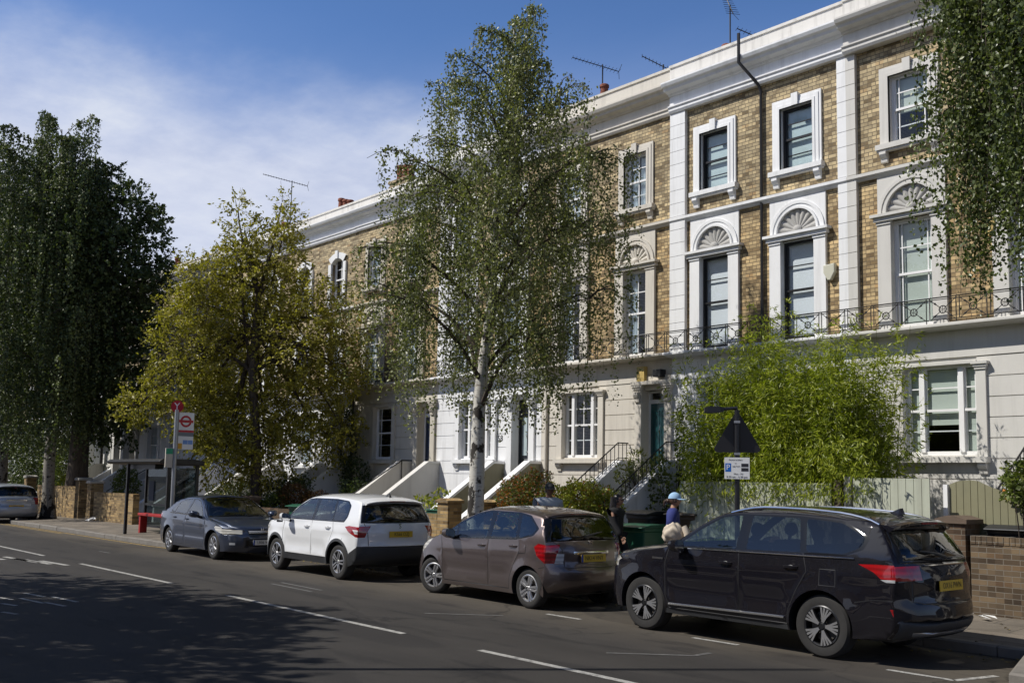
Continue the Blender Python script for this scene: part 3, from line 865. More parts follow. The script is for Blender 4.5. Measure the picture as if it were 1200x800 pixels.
nc = ('curtain', [(.02, .45), (.55, .98)])
hA = terrace_house('grey painted terraced house at right edge, blind in its wide ground window', -10.51, -5.7, 'grey', shell='shell_grey', extra=.12,
    upper=[(-9.65, -8.87), (-7.53, -6.75)], vb=(.13, .87), dress_u=('blind', .55), dress_f=('blind', 1), gw=(-9.48, -8.14), dr=(-6.62, -6.02), gdress=('blind', .66, 'blind', True), doorcol='navy', steprail=True)
hZ = terrace_house('beige terraced house right of the grey one, outside the picture', -5.698, -1.3, 'beige', shell='shell_tan',
    upper=[(-5.0, -4.22), (-2.9, -2.12)], vb=(.5,), dress_u=nc, dress_f=nc, gw=(-4.6, -3.3), dr=(-2.25, -1.68), doorcol='darkdoor')
hB = terrace_house('bright white terraced house with black sash windows and drainpipe, behind the bamboo', -14.95, -10.512, 'white', frame='black', extra=.06,
    upper=[(-14.13, -13.36), (-12.05, -11.28)], vb=(), dress_u=('blind', .985, 'cyan_blind'), dress_f=('blind', .985, 'white_blind'), gw=(-14.1, -12.8), dr=(-11.85, -11.25), pil=(-14.95, -14.52), doorcol='darkdoor')
pilaster(hB, -10.71, -10.32, ZS + .01, ZF - .002, ['white', 'grey'])
hC = terrace_house('beige terraced house with teal front door and planted iron stair railings', -19.2, -14.952, 'beige', shell='shell_tan',
    upper=[(-18.55, -17.83), (-16.4, -15.69)], vb=(.5,), dress_u=('curtain', [(.02, .42), (.5, .98)]), dress_f=('curtain', [(.02, .4)]), gw=(-18.42, -17.18), dr=(-15.74, -15.16), doorcol='teal', steprail=True, stepcol='white', gvb=(.5,))
hD = terrace_house('white terraced house numbered 58 with dark glazed front door', -23.6, -19.202, 'white', pil=(-23.6, -23.2),
    upper=[(-22.9, -22.15), (-20.8, -20.05)], vb=(.5,), dress_u=nc, dress_f=nc, gw=(-22.55, -21.15), dr=(-20.25, -19.68), doorcol='darkdoor', glazed=True, stepcol='moss')
hE = terrace_house('cream terraced house with navy door and handrail, left of the house numbered 58', -28.2, -23.602, 'cream', shell='shell_tan',
    upper=[(-27.45, -26.7), (-25.35, -24.6)], vb=(.5,), dress_u=nc, dress_f=nc, gw=(-26.85, -25.85), dr=(-24.45, -23.92), doorcol='navy', handrail=True, stepcol='grey', gtri=False, gvb=(.2, .8), dz=-.41)

text_mesh('58', .22, M['black'], 'house_number', hD, frame_mtx((-20.80, HY - .026, 3.02), (1, 0, 0), (0, 0, 1)))
# alarm boxes, drainpipes and cables fixed to the fronts
def alarm(h, x, z, col, kind):
    b = MB()
    if kind == 'shield':
        b.prism([(x - .12, z + .13), (x + .12, z + .15), (x + .12, z - .02), (x + .03, z - .17), (x - .03, z - .17), (x - .12, z - .02)], 'y', HY - .1, HY - .003)
    else:
        b.box(x - .11, x + .11, HY - .12, HY - .003, z - .17, z + .17); b.box(x - .05, x + .05, HY - .125, HY - .12, z - .1, z + .1)
    b.build('alarm_box', M[col], h, bevel=.012)
M['alarm_cream'] = paint('alarm_cream', (.55, .54, .44), .5, var=.05)
M['alarm_yellow'] = paint('alarm_yellow', (.55, .40, .13), .5, var=.05)
alarm(hB, -10.93, 6.06, 'alarm_cream', 'shield'); alarm(hC, -15.78, 4.38, 'alarm_yellow', 'box')
alarm(hA, -7.85, 6.4, 'alarm_yellow', 'shield')
b = MB(); b.box(-15.34, -15.12, HY - .2, HY - .003, 4.28, 4.45); b.build('floodlight', M['blackplastic'], hC, bevel=.01)
def pipe(h, pts, r=.04, col='iron'):
    p = MB(); p.tube(pts, r, 8); p.build('drainpipe', M[col], h, smooth=True)
pipe(hB, [(-12.78, HY - .44, 11.35), (-12.78, HY - .44, 10.72), (-12.52, HY - .12, 10.25), (-12.5, HY - .06, 10.1), (-12.5, HY - .06, 4.9)], .035)
pipe(hC, [(-18.98, HY - .07, 4.1), (-18.98, HY - .07, .3)], .035, 'beige')
pipe(hD, [(-19.6, HY - .07, 4.2), (-20.9, HY - .07, 4.05), (-20.95, HY - .07, 3.9), (-20.95, HY - .07, .4)], .03, 'white')
pipe(hE, [(-28.05, HY - .07, 4.6), (-28.05, HY - .07, .3)], .04)
chimney(hB, -14.2, 18.9, 10.9, [.5, .42, .35], .72); chimney(hC, -18.5, 18.9, 10.9, [.5], .9)
chimney(hA, -9.9, 19.3, 10.9, [.5, .5, .5, .45], .9); chimney(hE, -27.2, 18.6, 10.95, [.55, .5, .42])

# ---- lower part of the terrace to the left: segmental-headed windows
def seg_window(h, x0, x1, z0, z1, col='white', frame='white2', simple=False, dress=None):
    y = HY; s = MB(); n = 8; xm = (x0 + x1) / 2; W = (x1 - x0) / 2; w = .17; rise = .16
    for a, b in ((x0 - w, x0), (x1, x1 + w)): s.box(a, b, y - .07, y - .003, z0, z1 - rise)
    v = []
    for i in range(n + 1):
        u = -1 + 2 * i / n; zi = z1 - rise * u * u
        xo = xm + u * (W + w); zo = z1 + .19 - rise * 1.0 * u * u
        v += [(xm + u * W, y - .07, zi), (xo, y - .07, zo), (xm + u * W, y + .1, zi), (xo, y - .003, zo)]
    f = []
    for i in range(n): f += [(4 * i, 4 * i + 4, 4 * i + 5, 4 * i + 1), (4 * i, 4 * i + 2, 4 * i + 6, 4 * i + 4), (4 * i + 1, 4 * i + 5, 4 * i + 7, 4 * i + 3)]
    # infill above the curve so the flat opening head is covered
    for i in range(n):
        a = v[4 * i]; b = v[4 * i + 4]
        s.quad((a[0], y + .09, a[2]), (b[0], y + .09, b[2]), (b[0], y + .09, z1 + .02), (a[0], y + .09, z1 + .02))
    s.add(v, f)
    s.box(xm - .08, xm + .08, y - .11, y - .06, z1 - .02, z1 + .25)
    o = s.build('window_surround', M[col], h)
    b = MB(); b.box(x0 - w - .05, x1 + w + .05, y - .14, y + .1, z0 - .1, z0 - .001)
    for x in (x0 - w * .5, x1 + w * .5): bracket(b, x, .12, y - .003, z0 - .1, .2, .11)
    b.build('sill', M[col], o)
    sash(h, x0, x1, z0, z1, HY + .1, frame, (.5,), (.25, .5, .75), dress)

def far_house(label, x0, x1, col='white', group='plain fronted houses far along the terrace', porch=False, k=0):
    h = root('terraced_house', label, 'house', ((x0 + x1) / 2, HY, 0), group)
    zf = 9.83; shell_box(h, x0, x1, zf + .85)
    ups = [(x0 + .75, x0 + 1.5), (x0 + 2.9, x0 + 3.65)]
    ops = [(a, b, 7.75, 9.15) for a, b in ups] + [(a, b, 4.75, 6.6) for a, b in ups]
    w = MB(); wall_panel(w, x0, x1, 4.5, zf, HY, ops, .12); w.build('brick_wall', M['brick_far'], h)
    for a, b in ups:
        seg_window(h, a, b, 7.75, 9.15, col, dress=nc if k % 2 else None); seg_window(h, a, b, 4.75, 6.6, col, dress=None if k % 2 else nc)
    cornice(h, x0, x1, zf, col, 0., zp=zf + 1.06)
    s = MB(); sweep_x(s, [(-.01, 7.32), (.05, 7.32), (.09, 7.37), (.09, 7.42), (-.01, 7.45)], x0, x1); s.build('string_course', M[col], h)
    balcony(h, x0, x1, 4.62, col, rail=(x0 > -46))
    gw = (x0 + 1.0, x0 + 2.1); dr = (x0 + 3.45, x0 + 4.0)
    ground_floor(h, x0, x1, .15, 4.52, col, [(gw[0], gw[1], 2.35, 4.0), (dr[0] - .05, dr[1] + .05, 1.45, 3.9)])
    ground_window(h, gw[0], gw[1], 2.35, 4.0, col, 'white2', None, (.25, .75), (.25, .5, .75), nc)
    door(h, dr[0], dr[1], 1.47, 3.6, 3.9, '', ('navy', 'darkdoor', 'teal')[k % 3]); door_surround(h, dr[0] - .05, dr[1] + .05, 1.47, 3.92, col)
    if porch:
        p = MB()
        for x in (dr[0] - .3, dr[1] + .3):
            p.box(x - .14, x + .14, HY - .75, HY - .47, 1.45, 3.85); p.box(x - .18, x + .18, HY - .8, HY - .42, 3.85, 4.0); p.box(x - .18, x + .18, HY - .8, HY - .42, 1.3, 1.45)
        p.box(dr[0] - .55, dr[1] + .55, HY - .85, HY - .003, 4.0, 4.32); p.box(dr[0] - .62, dr[1] + .62, HY - .93, HY - .004, 4.32, 4.45)
        p.build('porch', M[col], h)
    steps(h, dr[0] - .36, dr[1] + .3, 1.45, 'grey' if k % 2 else 'white', handrail=(k == 3))
    return h
xs = [-28.202 - 4.42 * i for i in range(11)]
fl = ['white terraced house with arched windows between birch and yellowing tree', 'terraced house hidden mostly behind the yellowing tree, aerial above its parapet',
      'terraced house whose upper windows show left of the yellowing tree', 'terraced house with black drainpipe, between the yellowing tree and the dark tree',
      'white terraced house front with stairs seen behind the bus shelter', 'white terraced house with columned porch left of the bus shelter', 'white porched house behind the thick brown trunk']
fh = []
for i in range(10):
    fh.append(far_house(fl[i] if i < 7 else 'white terraced house glimpsed under the weeping tree at far left', xs[i + 1] + .002, xs[i], 'white' if i != 4 else 'grey',
              porch=(i >= 4), k=i, group='plain fronted houses far along the terrace'))
pipe(fh[3], [(-45.9, HY - .15, 10.3), (-45.9, HY - .15, 4.7)], .06)
pipe(fh[5], [(-50.5, HY - .08, 9.8), (-50.5, HY - .08, .4)], .06)
chimney(fh[0], -30.85, 18.6, 10.3, [.6, .5, .42], .78); chimney(fh[1], -35.3, 18.6, 10.3, [.5, .55, .45], .72); chimney(fh[2], -40.9, 18.6, 10.4, [.5], .6); chimney(fh[3], -45.3, 18.6, 10.5, [.75, .5], .5)

def aerial(label, x, y, z, h, length, az, el=0, hooks=False):
    """TV aerial: mast and yagi boom with directors"""
    a = thing('tv_aerial', label, 'aerial', (x, y, z), az, 'roof aerials along the terrace'); a['wx'] = (0, 0, 0)
    m = MB(); m.tube([(0, 0, -.3), (0, 0, h)], .018, 6); m.build('mast', M['iron'], a)
    bo = MB(); d = Vector((math.cos(el), 0, math.sin(el))); c = Vector((0, 0, h - .05))
    bo.tube([c - d * length * .35, c + d * length * .65], .012, 5)
    n = int(length / .1)
    for i in range(n + 1):
        p = c + d * length * (-.35 + i / n); w = .17 - .06 * i / n
        bo.tube([p - Vector((0, w, 0)), p + Vector((0, w, 0))], .006, 4)
    if hooks:
        p = c - d * length * .35
        for s in (-1, 1): bo.tube([p, p + Vector((-.05, s * .12, s * .16))], .006, 4)
    bo.build('antenna_boom', M['iron'], a)
    return a
aerial('tall tv aerial on terracotta chimney pots above the white house with black windows', -14.4, 18.9, 12.0, 1.15, .9, 2.6, .95, True)
aerial('small slanting tv aerial on parapet where the white and beige house roofs meet', -16.2, 18.6, 11.3, .85, .9, 3.9, .5)
aerial('thin tv aerial on roof right of the tall one, above the white house drainpipe', -13.62, 18.9, 11.3, .85, .8, 4.1, .35)
aerial('bent tv aerial on stack beside top of the birch', -18.57, 18.9, 12.3, .65, 1.3, 4.2, .2, True)
aerial('large tv aerial on tall mast above the yellowing tree', -34.85, 18.6, 11.0, 2.2, 1.7, 4.2, .2, True)
# ------------------------------------------------------------------ vegetation
def unit(a): return a / np.maximum(np.linalg.norm(a, axis=-1, keepdims=True), 1e-9)

def leaf_mesh(name, C, D, L, Wd, mat_, parent, rng, org=(0, 0, 0), fold=.0, tone=None, Nrm=None):
    """one mesh of rhombic leaves. C centres (N,3), D leaf axes (N,3), L lengths, Wd widths"""
    N = len(C); D = unit(D)
    if Nrm is None: Nrm = rng.normal(size=(N, 3))
    S = unit(np.cross(D, Nrm)); Nn = np.cross(S, D)
    L = np.broadcast_to(L, (N,))[:, None]; Wd = np.broadcast_to(Wd, (N,))[:, None]
    O = np.array(org)
    a = C - D * L * .5 - O; b = C + D * L * .5 - O; m = C - D * L * .08 - O
    l = m - S * Wd * .5 + Nn * Wd * .18; r = m + S * Wd * .5 + Nn * Wd * .18
    V = np.stack([a, l, b, r], 1).reshape(-1, 3)
    me = bpy.data.meshes.new(name)
    me.vertices.add(4 * N); me.vertices.foreach_set('co', V.astype(np.float32).ravel())
    # two triangles folded along the midrib
    idx = np.arange(N)[:, None] * 4
    F = np.concatenate([idx + np.array([[0, 1, 2]]), idx + np.array([[0, 2, 3]])], 1).reshape(-1)
    me.loops.add(6 * N); me.loops.foreach_set('vertex_index', F.astype(np.int32))
    me.polygons.add(2 * N); me.polygons.foreach_set('loop_start', (np.arange(2 * N) * 3).astype(np.int32))
    try: me.polygons.foreach_set('loop_total', np.full(2 * N, 3, np.int32))
    except Exception: pass
    u = rng.rand(N) if tone is None else tone
    uv = me.uv_layers.new(name='tone')
    uu = np.zeros((6 * N, 2), np.float32); uu[:, 0] = np.repeat(u, 6); uv.data.foreach_set('uv', uu.ravel())
    me.materials.append(mat_)
    me.update(calc_edges=True); me.validate()
    o = bpy.data.objects.new(name, me)
    return link(o, parent)

def bark(name, birch=True, shade=1):
    t = NT(name); p = t.pos()
    if birch:
        n1 = t.noise(t.scalev(p, (6, 6, 26)), 1, 4, .6); n2 = t.noise(t.scalev(p, (4, 4, 3)), 1, 4, .6)
        sz = t.n('ShaderNodeSeparateXYZ'); t.l(p, sz.inputs[0])
        low = t.n('ShaderNodeMapRange'); t.l(sz.outputs[2], low.inputs[0]); low.inputs[1].default_value = 1.8; low.inputs[2].default_value = .2; low.inputs[3].default_value = 0; low.inputs[4].default_value = .28
        f1 = t.ramp(n1, [(.55, (0, 0, 0)), (.66, (1, 1, 1))])
        f2 = t.ramp(t.math('ADD', n2, t.math('MULTIPLY', low.outputs[0], .35)), [(.565, (0, 0, 0)), (.60, (1, 1, 1))])
        c = t.mix(f1, (.55, .53, .48), (.20, .17, .14)); c = t.mix(f2, c, (.035, .03, .025))
        h = t.math('SUBTRACT', 1, f2)
    else:
        n1 = t.noise(t.scalev(p, (14, 14, 2.2)), 1, 5, .65)
        c = t.ramp(n1, [(.3, (.035, .028, .02)), (.7, (.13, .10, .075))]); h = n1
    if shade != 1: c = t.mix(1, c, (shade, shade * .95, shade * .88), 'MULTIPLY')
    b = t.bsdf(Base_Color=c, Roughness=.9); t.l(t.bump(h, .6, .02), b.inputs['Normal'])
    return t.mat
M['bark_birch'] = bark('birch_bark'); M['bark_shaded'] = bark('shaded_birch_bark', True, .42); M['bark_brown'] = bark('brown_bark', False)  # second birch bark: same pattern, darkened to paint in the weeping trunks' shade
M['twig'] = paint('twig', (.06, .045, .032), .9, var=.2)
M['leaf_birch'] = leafmat('birch_leaves', (.06, .072, .026), (.165, .18, .066), (.32, .325, .145), .30, .38)
M['leaf_birch2'] = leafmat('birch_leaves_near', (.036, .052, .016), (.10, .13, .042), (.22, .245, .095), .28, .36)
M['leaf_weep'] = leafmat('weeping_leaves', (.02, .034, .01), (.072, .098, .03), (.19, .215, .07), .2, .55, .5)
M['leaf_dark'] = leafmat('dark_leaves', (.018, .03, .009), (.052, .076, .021), (.12, .145, .042), .22, .5, .6)
M['leaf_yellow'] = leafmat('yellowing_leaves', (.09, .085, .012), (.28, .25, .037), (.54, .46, .085), .34, .45, .7)
M['leaf_bamboo'] = leafmat('bamboo_leaves', (.08, .11, .009), (.22, .265, .02), (.48, .49, .065), .42, .4, 1.2)
M['leaf_green'] = leafmat('shrub_leaves', (.045, .065, .014), (.11, .145, .03), (.22, .24, .055), .28, .4, 2)
M['leaf_lime'] = leafmat('lime_shrub_leaves', (.11, .13, .014), (.24, .26, .03), (.42, .40, .07), .3, .4, 2)
M['leaf_red'] = leafmat('orange_red_leaves', (.16, .06, .02), (.28, .12, .03), (.50, .12, .035), .3, .45, 5)
M['leaf_rust'] = leafmat('rust_leaves', (.05, .022, .008), (.11, .05, .015), (.17, .09, .03), .2, .6, 3)

def tube_to(mb, pts, r0, r1, n=6):
    k = len(pts); mb.tube(pts, [r0 + (r1 - r0) * i / (k - 1) for i in range(k)], n)

def bez(p0, p1, p2, n=8):
    return [p0 * (1 - t) ** 2 + p1 * 2 * t * (1 - t) + p2 * t * t for t in np.linspace(0, 1, n)]

def birch(name, label, base, trunk_pts, env, z_lo, n_main, n_strand, strand_len, leaf, mat_, seed, group=None, r0=.21, trunk_mat='bark_birch', space=.035, keep=None, twig_every=4, upright=.75, thin=None):
    """weeping birch: trunk polyline, crown envelope env(z)->radius, hanging strands with leaves"""
    rng = np.random.RandomState(seed)
    o = root(name, label, 'tree', base, group)
    T = np.array(trunk_pts, float); seg = np.linalg.norm(np.diff(T, axis=0), axis=1); cum = np.concatenate([[0], np.cumsum(seg)]); tot = cum[-1]
    def tr(s): return np.array([np.interp(s, cum, T[:, k]) for k in range(3)])
    tm = MB(); ss = np.linspace(0, tot, 26)
    pts = [tr(s) + np.array([.03 * math.sin(s * 1.7 + seed), .03 * math.cos(s * 1.3), 0]) for s in ss]
    rad = [max(.02, r0 * (1 - (s / tot) ** .9 * .95) * (1 + .35 * math.exp(-s / .25))) for s in ss]
    tm.tube(pts, rad, 14); tm.build('trunk', M[trunk_mat], o, smooth=True)
    lm = MB(); C = []; D = []
    branches = []
    zt = T[-1, 2]; z0 = z_lo
    for i in range(n_main):
        u = (i + .5) / n_main; z = z0 + (zt - z0) * (u ** .9); s = np.interp(z, T[:, 2], cum)
        p0 = tr(s); az = i * 2.39996 + rng.uniform(-.3, .3)
        Rr = env(z)
        for _ in range(4): Rr = .5 * Rr + .5 * env(z + Rr * upright * .9 + .2)
        Rr = max(.25, Rr * rng.uniform(.75, 1.12))
        out = np.array([math.cos(az), math.sin(az), 0])
        p1 = p0 + out * Rr * .45 + np.array([0, 0, Rr * upright + .3]); p2 = p0 + out * Rr + np.array([0, 0, Rr * upright * rng.uniform(.7, 1.15) + .2])
        b = bez(p0, p1, p2, 9); rb = max(.012, .055 * (1 - u * .75))
        tube_to(lm, b, rb, .008, 6); branches.append((np.array(b), Rr))
        for j in range(3 + int(3 * (1 - u))):                  # side branches
            k = rng.randint(3, 8); q0 = b[k]; a2 = az + rng.uniform(-1.5, 1.5); l2 = Rr * rng.uniform(.25, .6)
            o2 = np.array([math.cos(a2), math.sin(a2), 0])
            b2 = bez(q0, q0 + o2 * l2 * .5 + np.array([0, 0, l2 * .45]), q0 + o2 * l2 + np.array([0, 0, l2 * .1]), 6)
            tube_to(lm, b2, rb * .45, .005, 4); branches.append((np.array(b2), l2))
    branches.append((np.array([tr(s) for s in np.linspace(tot * .86, tot, 8)]), 1.))
    wts = np.array([b[1] + .4 for b in branches]); wts /= wts.sum()
    zmin = strand_len[2]
    for k in range(n_strand):
        B = branches[rng.choice(len(branches), p=wts)][0]
        t = rng.uniform(.22, 1) * (len(B) - 1); i = min(int(t), len(B) - 2); p = B[i] + (B[i + 1] - B[i]) * (t - i)
        az = rng.uniform(0, 6.283); l = strand_len[0] + (strand_len[1] - strand_len[0]) * rng.rand() ** 1.6
        l = min(l, max(.2, p[2] - zmin - rng.uniform(0, .8)))
        n = 7; kick = rng.uniform(.1, .35); o2 = np.array([math.cos(az), math.sin(az), 0])
        q = [p]
        for m in range(1, n + 1):
            f = m / n; q.append(p + o2 * kick * (1 - math.exp(-3 * f)) + np.array([.04 * math.sin(5 * f + k), .04 * math.cos(4 * f + k), .10 * l * math.sin(math.pi * min(1, f * 2.2)) * (f < .45) - l * f ** 1.35]))
        q = np.array(q)
        if keep is not None and not keep(q[-1]): continue
        if k % twig_every == 0: lm.tube(q, [.005, .005, .004, .004, .004, .003, .003, .002], 3, cap=False)
        nl = max(3, int(l / space)); f = rng.rand(nl) ** .8 * n; ii = np.minimum(f.astype(int), n - 1); pp = q[ii] + (q[ii + 1] - q[ii]) * (f - ii)[:, None]
        jit = rng.normal(size=(nl, 3)) * .045; C.append(pp + jit)
        d = rng.normal(size=(nl, 3)) * .55; d[:, 2] -= .75; D.append(d)
    lm.build('branches', M['twig'], o, fix=False)
    C = np.concatenate(C); D = np.concatenate(D)
    if thin is not None:
        k_ = thin(C, rng); C = C[k_]; D = D[k_]
    N = len(C)
    sz = leaf * rng.uniform(.65, 1.2, N)
    leaf_mesh('crown', C, D, sz, sz * .78, mat_, o, rng, base)
    return o

def clump_tree(name, label, base, clumps, trunk, leaf, per, mat_, seed, group=None, r0=.3, droop=.2, asp=.5, spray=.35):
    """trunk and limbs leading into uneven clumps of leaf sprays"""
    rng = np.random.RandomState(seed)
    o = root(name, label, 'tree', base, group)
    T = [np.array(p, float) for p in trunk]
    tm = MB(); n = len(T); tm.tube(T, [r0 * (1.25 if i == 0 else 1 - .55 * i / (n - 1)) for i in range(n)], 14); tm.build('trunk', M['bark_brown'], o, smooth=True)
    lm = MB(); top = T[-1]; C = []; D = []; tone = []
    for (x, y, z, r) in clumps:
        c = np.array([x, y, z]); a = T[rng.randint(max(0, n - 2), n)]
        if z < a[2]: a = T[-2] * .5 + T[-1] * .5
        mid = (a + c) / 2 + np.array([0, 0, .25 * np.linalg.norm(c[:2] - a[:2])]) + rng.normal(size=3) * .15
        tube_to(lm, bez(a, mid, c, 8), .07, .015, 6)
        ns = max(6, int(per * r * r))
        for k in range(ns):
            d = unit(rng.normal(size=3)); rr_ = r * (.35 + .75 * rng.rand() ** .55); d[2] *= .9
            p = c + d * rr_ * np.array([1, 1, 1.0])
            ax = unit(d + rng.normal(size=3) * .5 + np.array([0, 0, .15])); ln = spray * rng.uniform(.6, 1.3)
            if k % 3 == 0: lm.tube([c + d * rr_ * .3, p, p + ax * ln], [.008, .006, .003], 3, cap=False)
            m = rng.randint(9, 17); f = rng.rand(m)
            q = p + ax * ln * f[:, None] + rng.normal(size=(m, 3)) * .06 + np.array([0, 0, -droop]) * (f ** 2)[:, None] * ln
            C.append(q); dd = ax + rng.normal(size=(m, 3)) * .7; dd[:, 2] -= droop * 1.5; D.append(dd)
            tone.append(np.clip(rng.rand() * .5 + rng.rand(m) * .5, 0, 1))
    lm.build('branches', M['twig'], o, fix=False)
    C = np.concatenate(C); D = np.concatenate(D); N = len(C); sz = leaf * rng.uniform(.65, 1.25, N)
    leaf_mesh('crown', C, D, sz, sz * asp, mat_, o, rng, base, tone=np.concatenate(tone))
    return o

def shrub(name, label, base, blobs, leaf, dens, mat_, seed, group=None, asp=.6, cat='shrub', stems=5, second=None, frac=.0):
    rng = np.random.RandomState(seed)
    o = root(name, label, cat, base, group)
    lm = MB(); C = []; D = []
    for (x, y, z, rx, ry, rz) in blobs:
        n = int(2.6 * dens * (rx * ry + ry * rz + rx * rz))
        d = unit(rng.normal(size=(n, 3))); rr_ = (.45 + .6 * rng.rand(n) ** .5)[:, None]
        bump = 1 + .16 * np.sin(d[:, :1] * 7 + x) * np.cos(d[:, 1:2] * 6 + z) + .1 * np.sin(d[:, 2:3] * 11)
        p = np.array([x, y, z]) + d * rr_ * bump * np.array([rx, ry, rz]); C.append(p); D.append(d + rng.normal(size=(n, 3)) * .8)
        for k in range(stems):
            e = p[rng.randint(n)]; lm.tube([(base[0] + rng.uniform(-.1, .1), base[1] + rng.uniform(-.1, .1), base[2]), ((base[0] + e[0]) / 2, (base[1] + e[1]) / 2, (base[2] + e[2]) / 2 + .1), tuple(e)], [.018, .012, .004], 4, cap=False)
    lm.build('stems', M['twig'], o, fix=False)
    C = np.concatenate(C); D = np.concatenate(D); N = len(C)
    if second:
        sel = rng.rand(N) < frac
        leaf_mesh('leaf_tips', C[sel], D[sel], leaf, leaf * asp, second, o, rng, base); C = C[~sel]; D = D[~sel]; N = len(C)
    sz = leaf * rng.uniform(.6, 1.25, N)
    leaf_mesh('foliage', C, D, sz, sz * asp, mat_, o, rng, base)
    return o

# central birch on the pavement; its crown has gaps on the sunny side, so trunk and bushes below catch the light
def thin_c(C, rng):
    dx = C[:, 0] + 16.15; dy = C[:, 1] - 13.0
    al = -(dx * SX + dy * SY); pe = np.abs(dx * SY - dy * SX); zt = C[:, 2] - al * math.tan(SUN_EL)
    drop = (al > .15) & (pe < .34) & (zt > .3) & (zt < 4.4) & (rng.rand(len(C)) < .93)
    t = (15.0 - C[:, 1]) / SY; xh = C[:, 0] + SX * t; zh = C[:, 2] - t * math.tan(SUN_EL)
    drop |= (t > 0) & (xh > -17.9) & (xh < -14.4) & (zh > .9) & (zh < 2.3) & (rng.rand(len(C)) < .6)
    return ~drop
def env_c(z): return float(np.interp(z, [3.0, 4.2, 5.5, 7, 8, 9, 10, 11, 12], [2.5, 2.7, 2.7, 2.5, 2.25, 1.8, 1.2, .7, .3]))
birch('birch_tree', 'tall white barked birch standing on pavement behind the taupe hatchback', (-16.25, 13.0, .15),
      [(-16.25, 13.0, .1), (-16.2, 13.0, 1.5), (-16.08, 13.0, 4.0), (-15.85, 13.02, 6.0), (-15.6, 13.0, 8.5), (-15.25, 13.0, 11.0)], env_c, 3.15, 36, 2350, (.4, 2.8, 2.75), .062, M['leaf_birch'], 11, r0=.195, space=.036, upright=.5, thin=thin_c)
# birch at the right edge: crown reaches into the picture, trunk outside
def env_r(z): return float(np.interp(z, [4, 6, 8, 10, 12, 13], [1.5, 1.6, 1.75, 1.85, 1.3, .4]))
birch('birch_tree', 'birch whose hanging leafy strands fill the top right corner', (-4.35, 12.75, .15),
      [(-4.35, 12.75, .1), (-4.35, 12.75, 4), (-4.7, 12.8, 8), (-4.6, 12.8, 12.8)], env_r, 4.4, 46, 6400, (.5, 3.1, 4.15), .058, M['leaf_birch2'], 5, r0=.2, space=.034, upright=.7)
# weeping tree far left
def env_w(z): return float(np.interp(z, [4, 8, 11, 13.5, 15.2, 17], [2.5, 2.7, 2.6, 2.3, 1.7, .6]))
birch('weeping_tree', 'tall dark weeping tree with narrow trunk behind the silver hatchback', (-41.93, 12.55, .15),
      [(-41.93, 12.55, .1), (-41.95, 12.55, 2.5), (-42.0, 12.5, 6), (-42.2, 12.4, 10), (-42.4, 12.3, 15.6)], env_w, 4.0, 34, 2700, (1.2, 5.2, 2.3), .11, M['leaf_weep'], 21, r0=.25, space=.075, trunk_mat='bark_shaded', twig_every=5, upright=.6)
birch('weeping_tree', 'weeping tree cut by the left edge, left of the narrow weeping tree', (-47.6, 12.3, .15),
      [(-47.6, 12.3, .1), (-47.6, 12.3, 4), (-47.5, 12.2, 9), (-47.3, 12.2, 15.2)], env_w, 4.0, 30, 2300, (1.2, 5.2, 2.3), .115, M['leaf_weep'], 22, r0=.3, space=.085, trunk_mat='bark_shaded', twig_every=5, upright=.6)

dark_clumps = [(-42.44, 14.06, 13.0, 1.26), (-40.56, 14.47, 12.22, 1.22), (-41.16, 15.28, 11.07, 1.13), (-41.91, 15.11, 9.74, 1.42), (-40.95, 13.71, 10.43, 1.55), (-41.59, 14.42, 7.86, 1.46), (-42.4, 14.14, 5.82, 1.46), (-40.56, 14.49, 6.06, .95), (-42.18, 13.25, 8.47, 1.55), (-42.67, 13.61, 13.2, .9), (-40.18, 15.22, 11.59, .77), (-42.24, 13.14, 5.05, 1.36), (-42.21, 14.52, 4.11, .97), (-41.26, 13.1, 11.41, 1.38), (-41.75, 14.11, 13.9, .57), (-41.0, 16.0, 10.3, .6), (-44.2, 13.8, 7.5, 1.6), (-44.4, 14.2, 10.5, 1.6), (-44.0, 13.6, 12.6, 1.2), (-43.6, 15.6, 8.5, 1.5), (-40.6, 15.4, 8.6, 1.0), (-41.2, 14.9, 6.9, 1.1), (-40.2, 14.6, 9.3, .9), (-41.8, 15.2, 5.2, .9), (-40.9, 15.0, 4.6, .8), (-42.6, 15.2, 3.9, 1.0), (-43.6, 14.8, 4.4, 1.2), (-40.3, 15.3, 7.4, .9), (-39.9, 15.6, 9.6, .7), (-40.4, 15.2, 12.2, .6)]
clump_tree('broadleaf_tree', 'dense dark green tree with thick brown trunk right of the weeping tree', (-43.2, 14.0, .2), dark_clumps,
      [(-43.2, 14.0, .1), (-43.2, 14.0, 2.0), (-43.1, 14.0, 4.5), (-42.6, 14.1, 8.0), (-42.2, 14.2, 11)], .17, 80, M['leaf_dark'], 31, r0=.46, asp=.62)
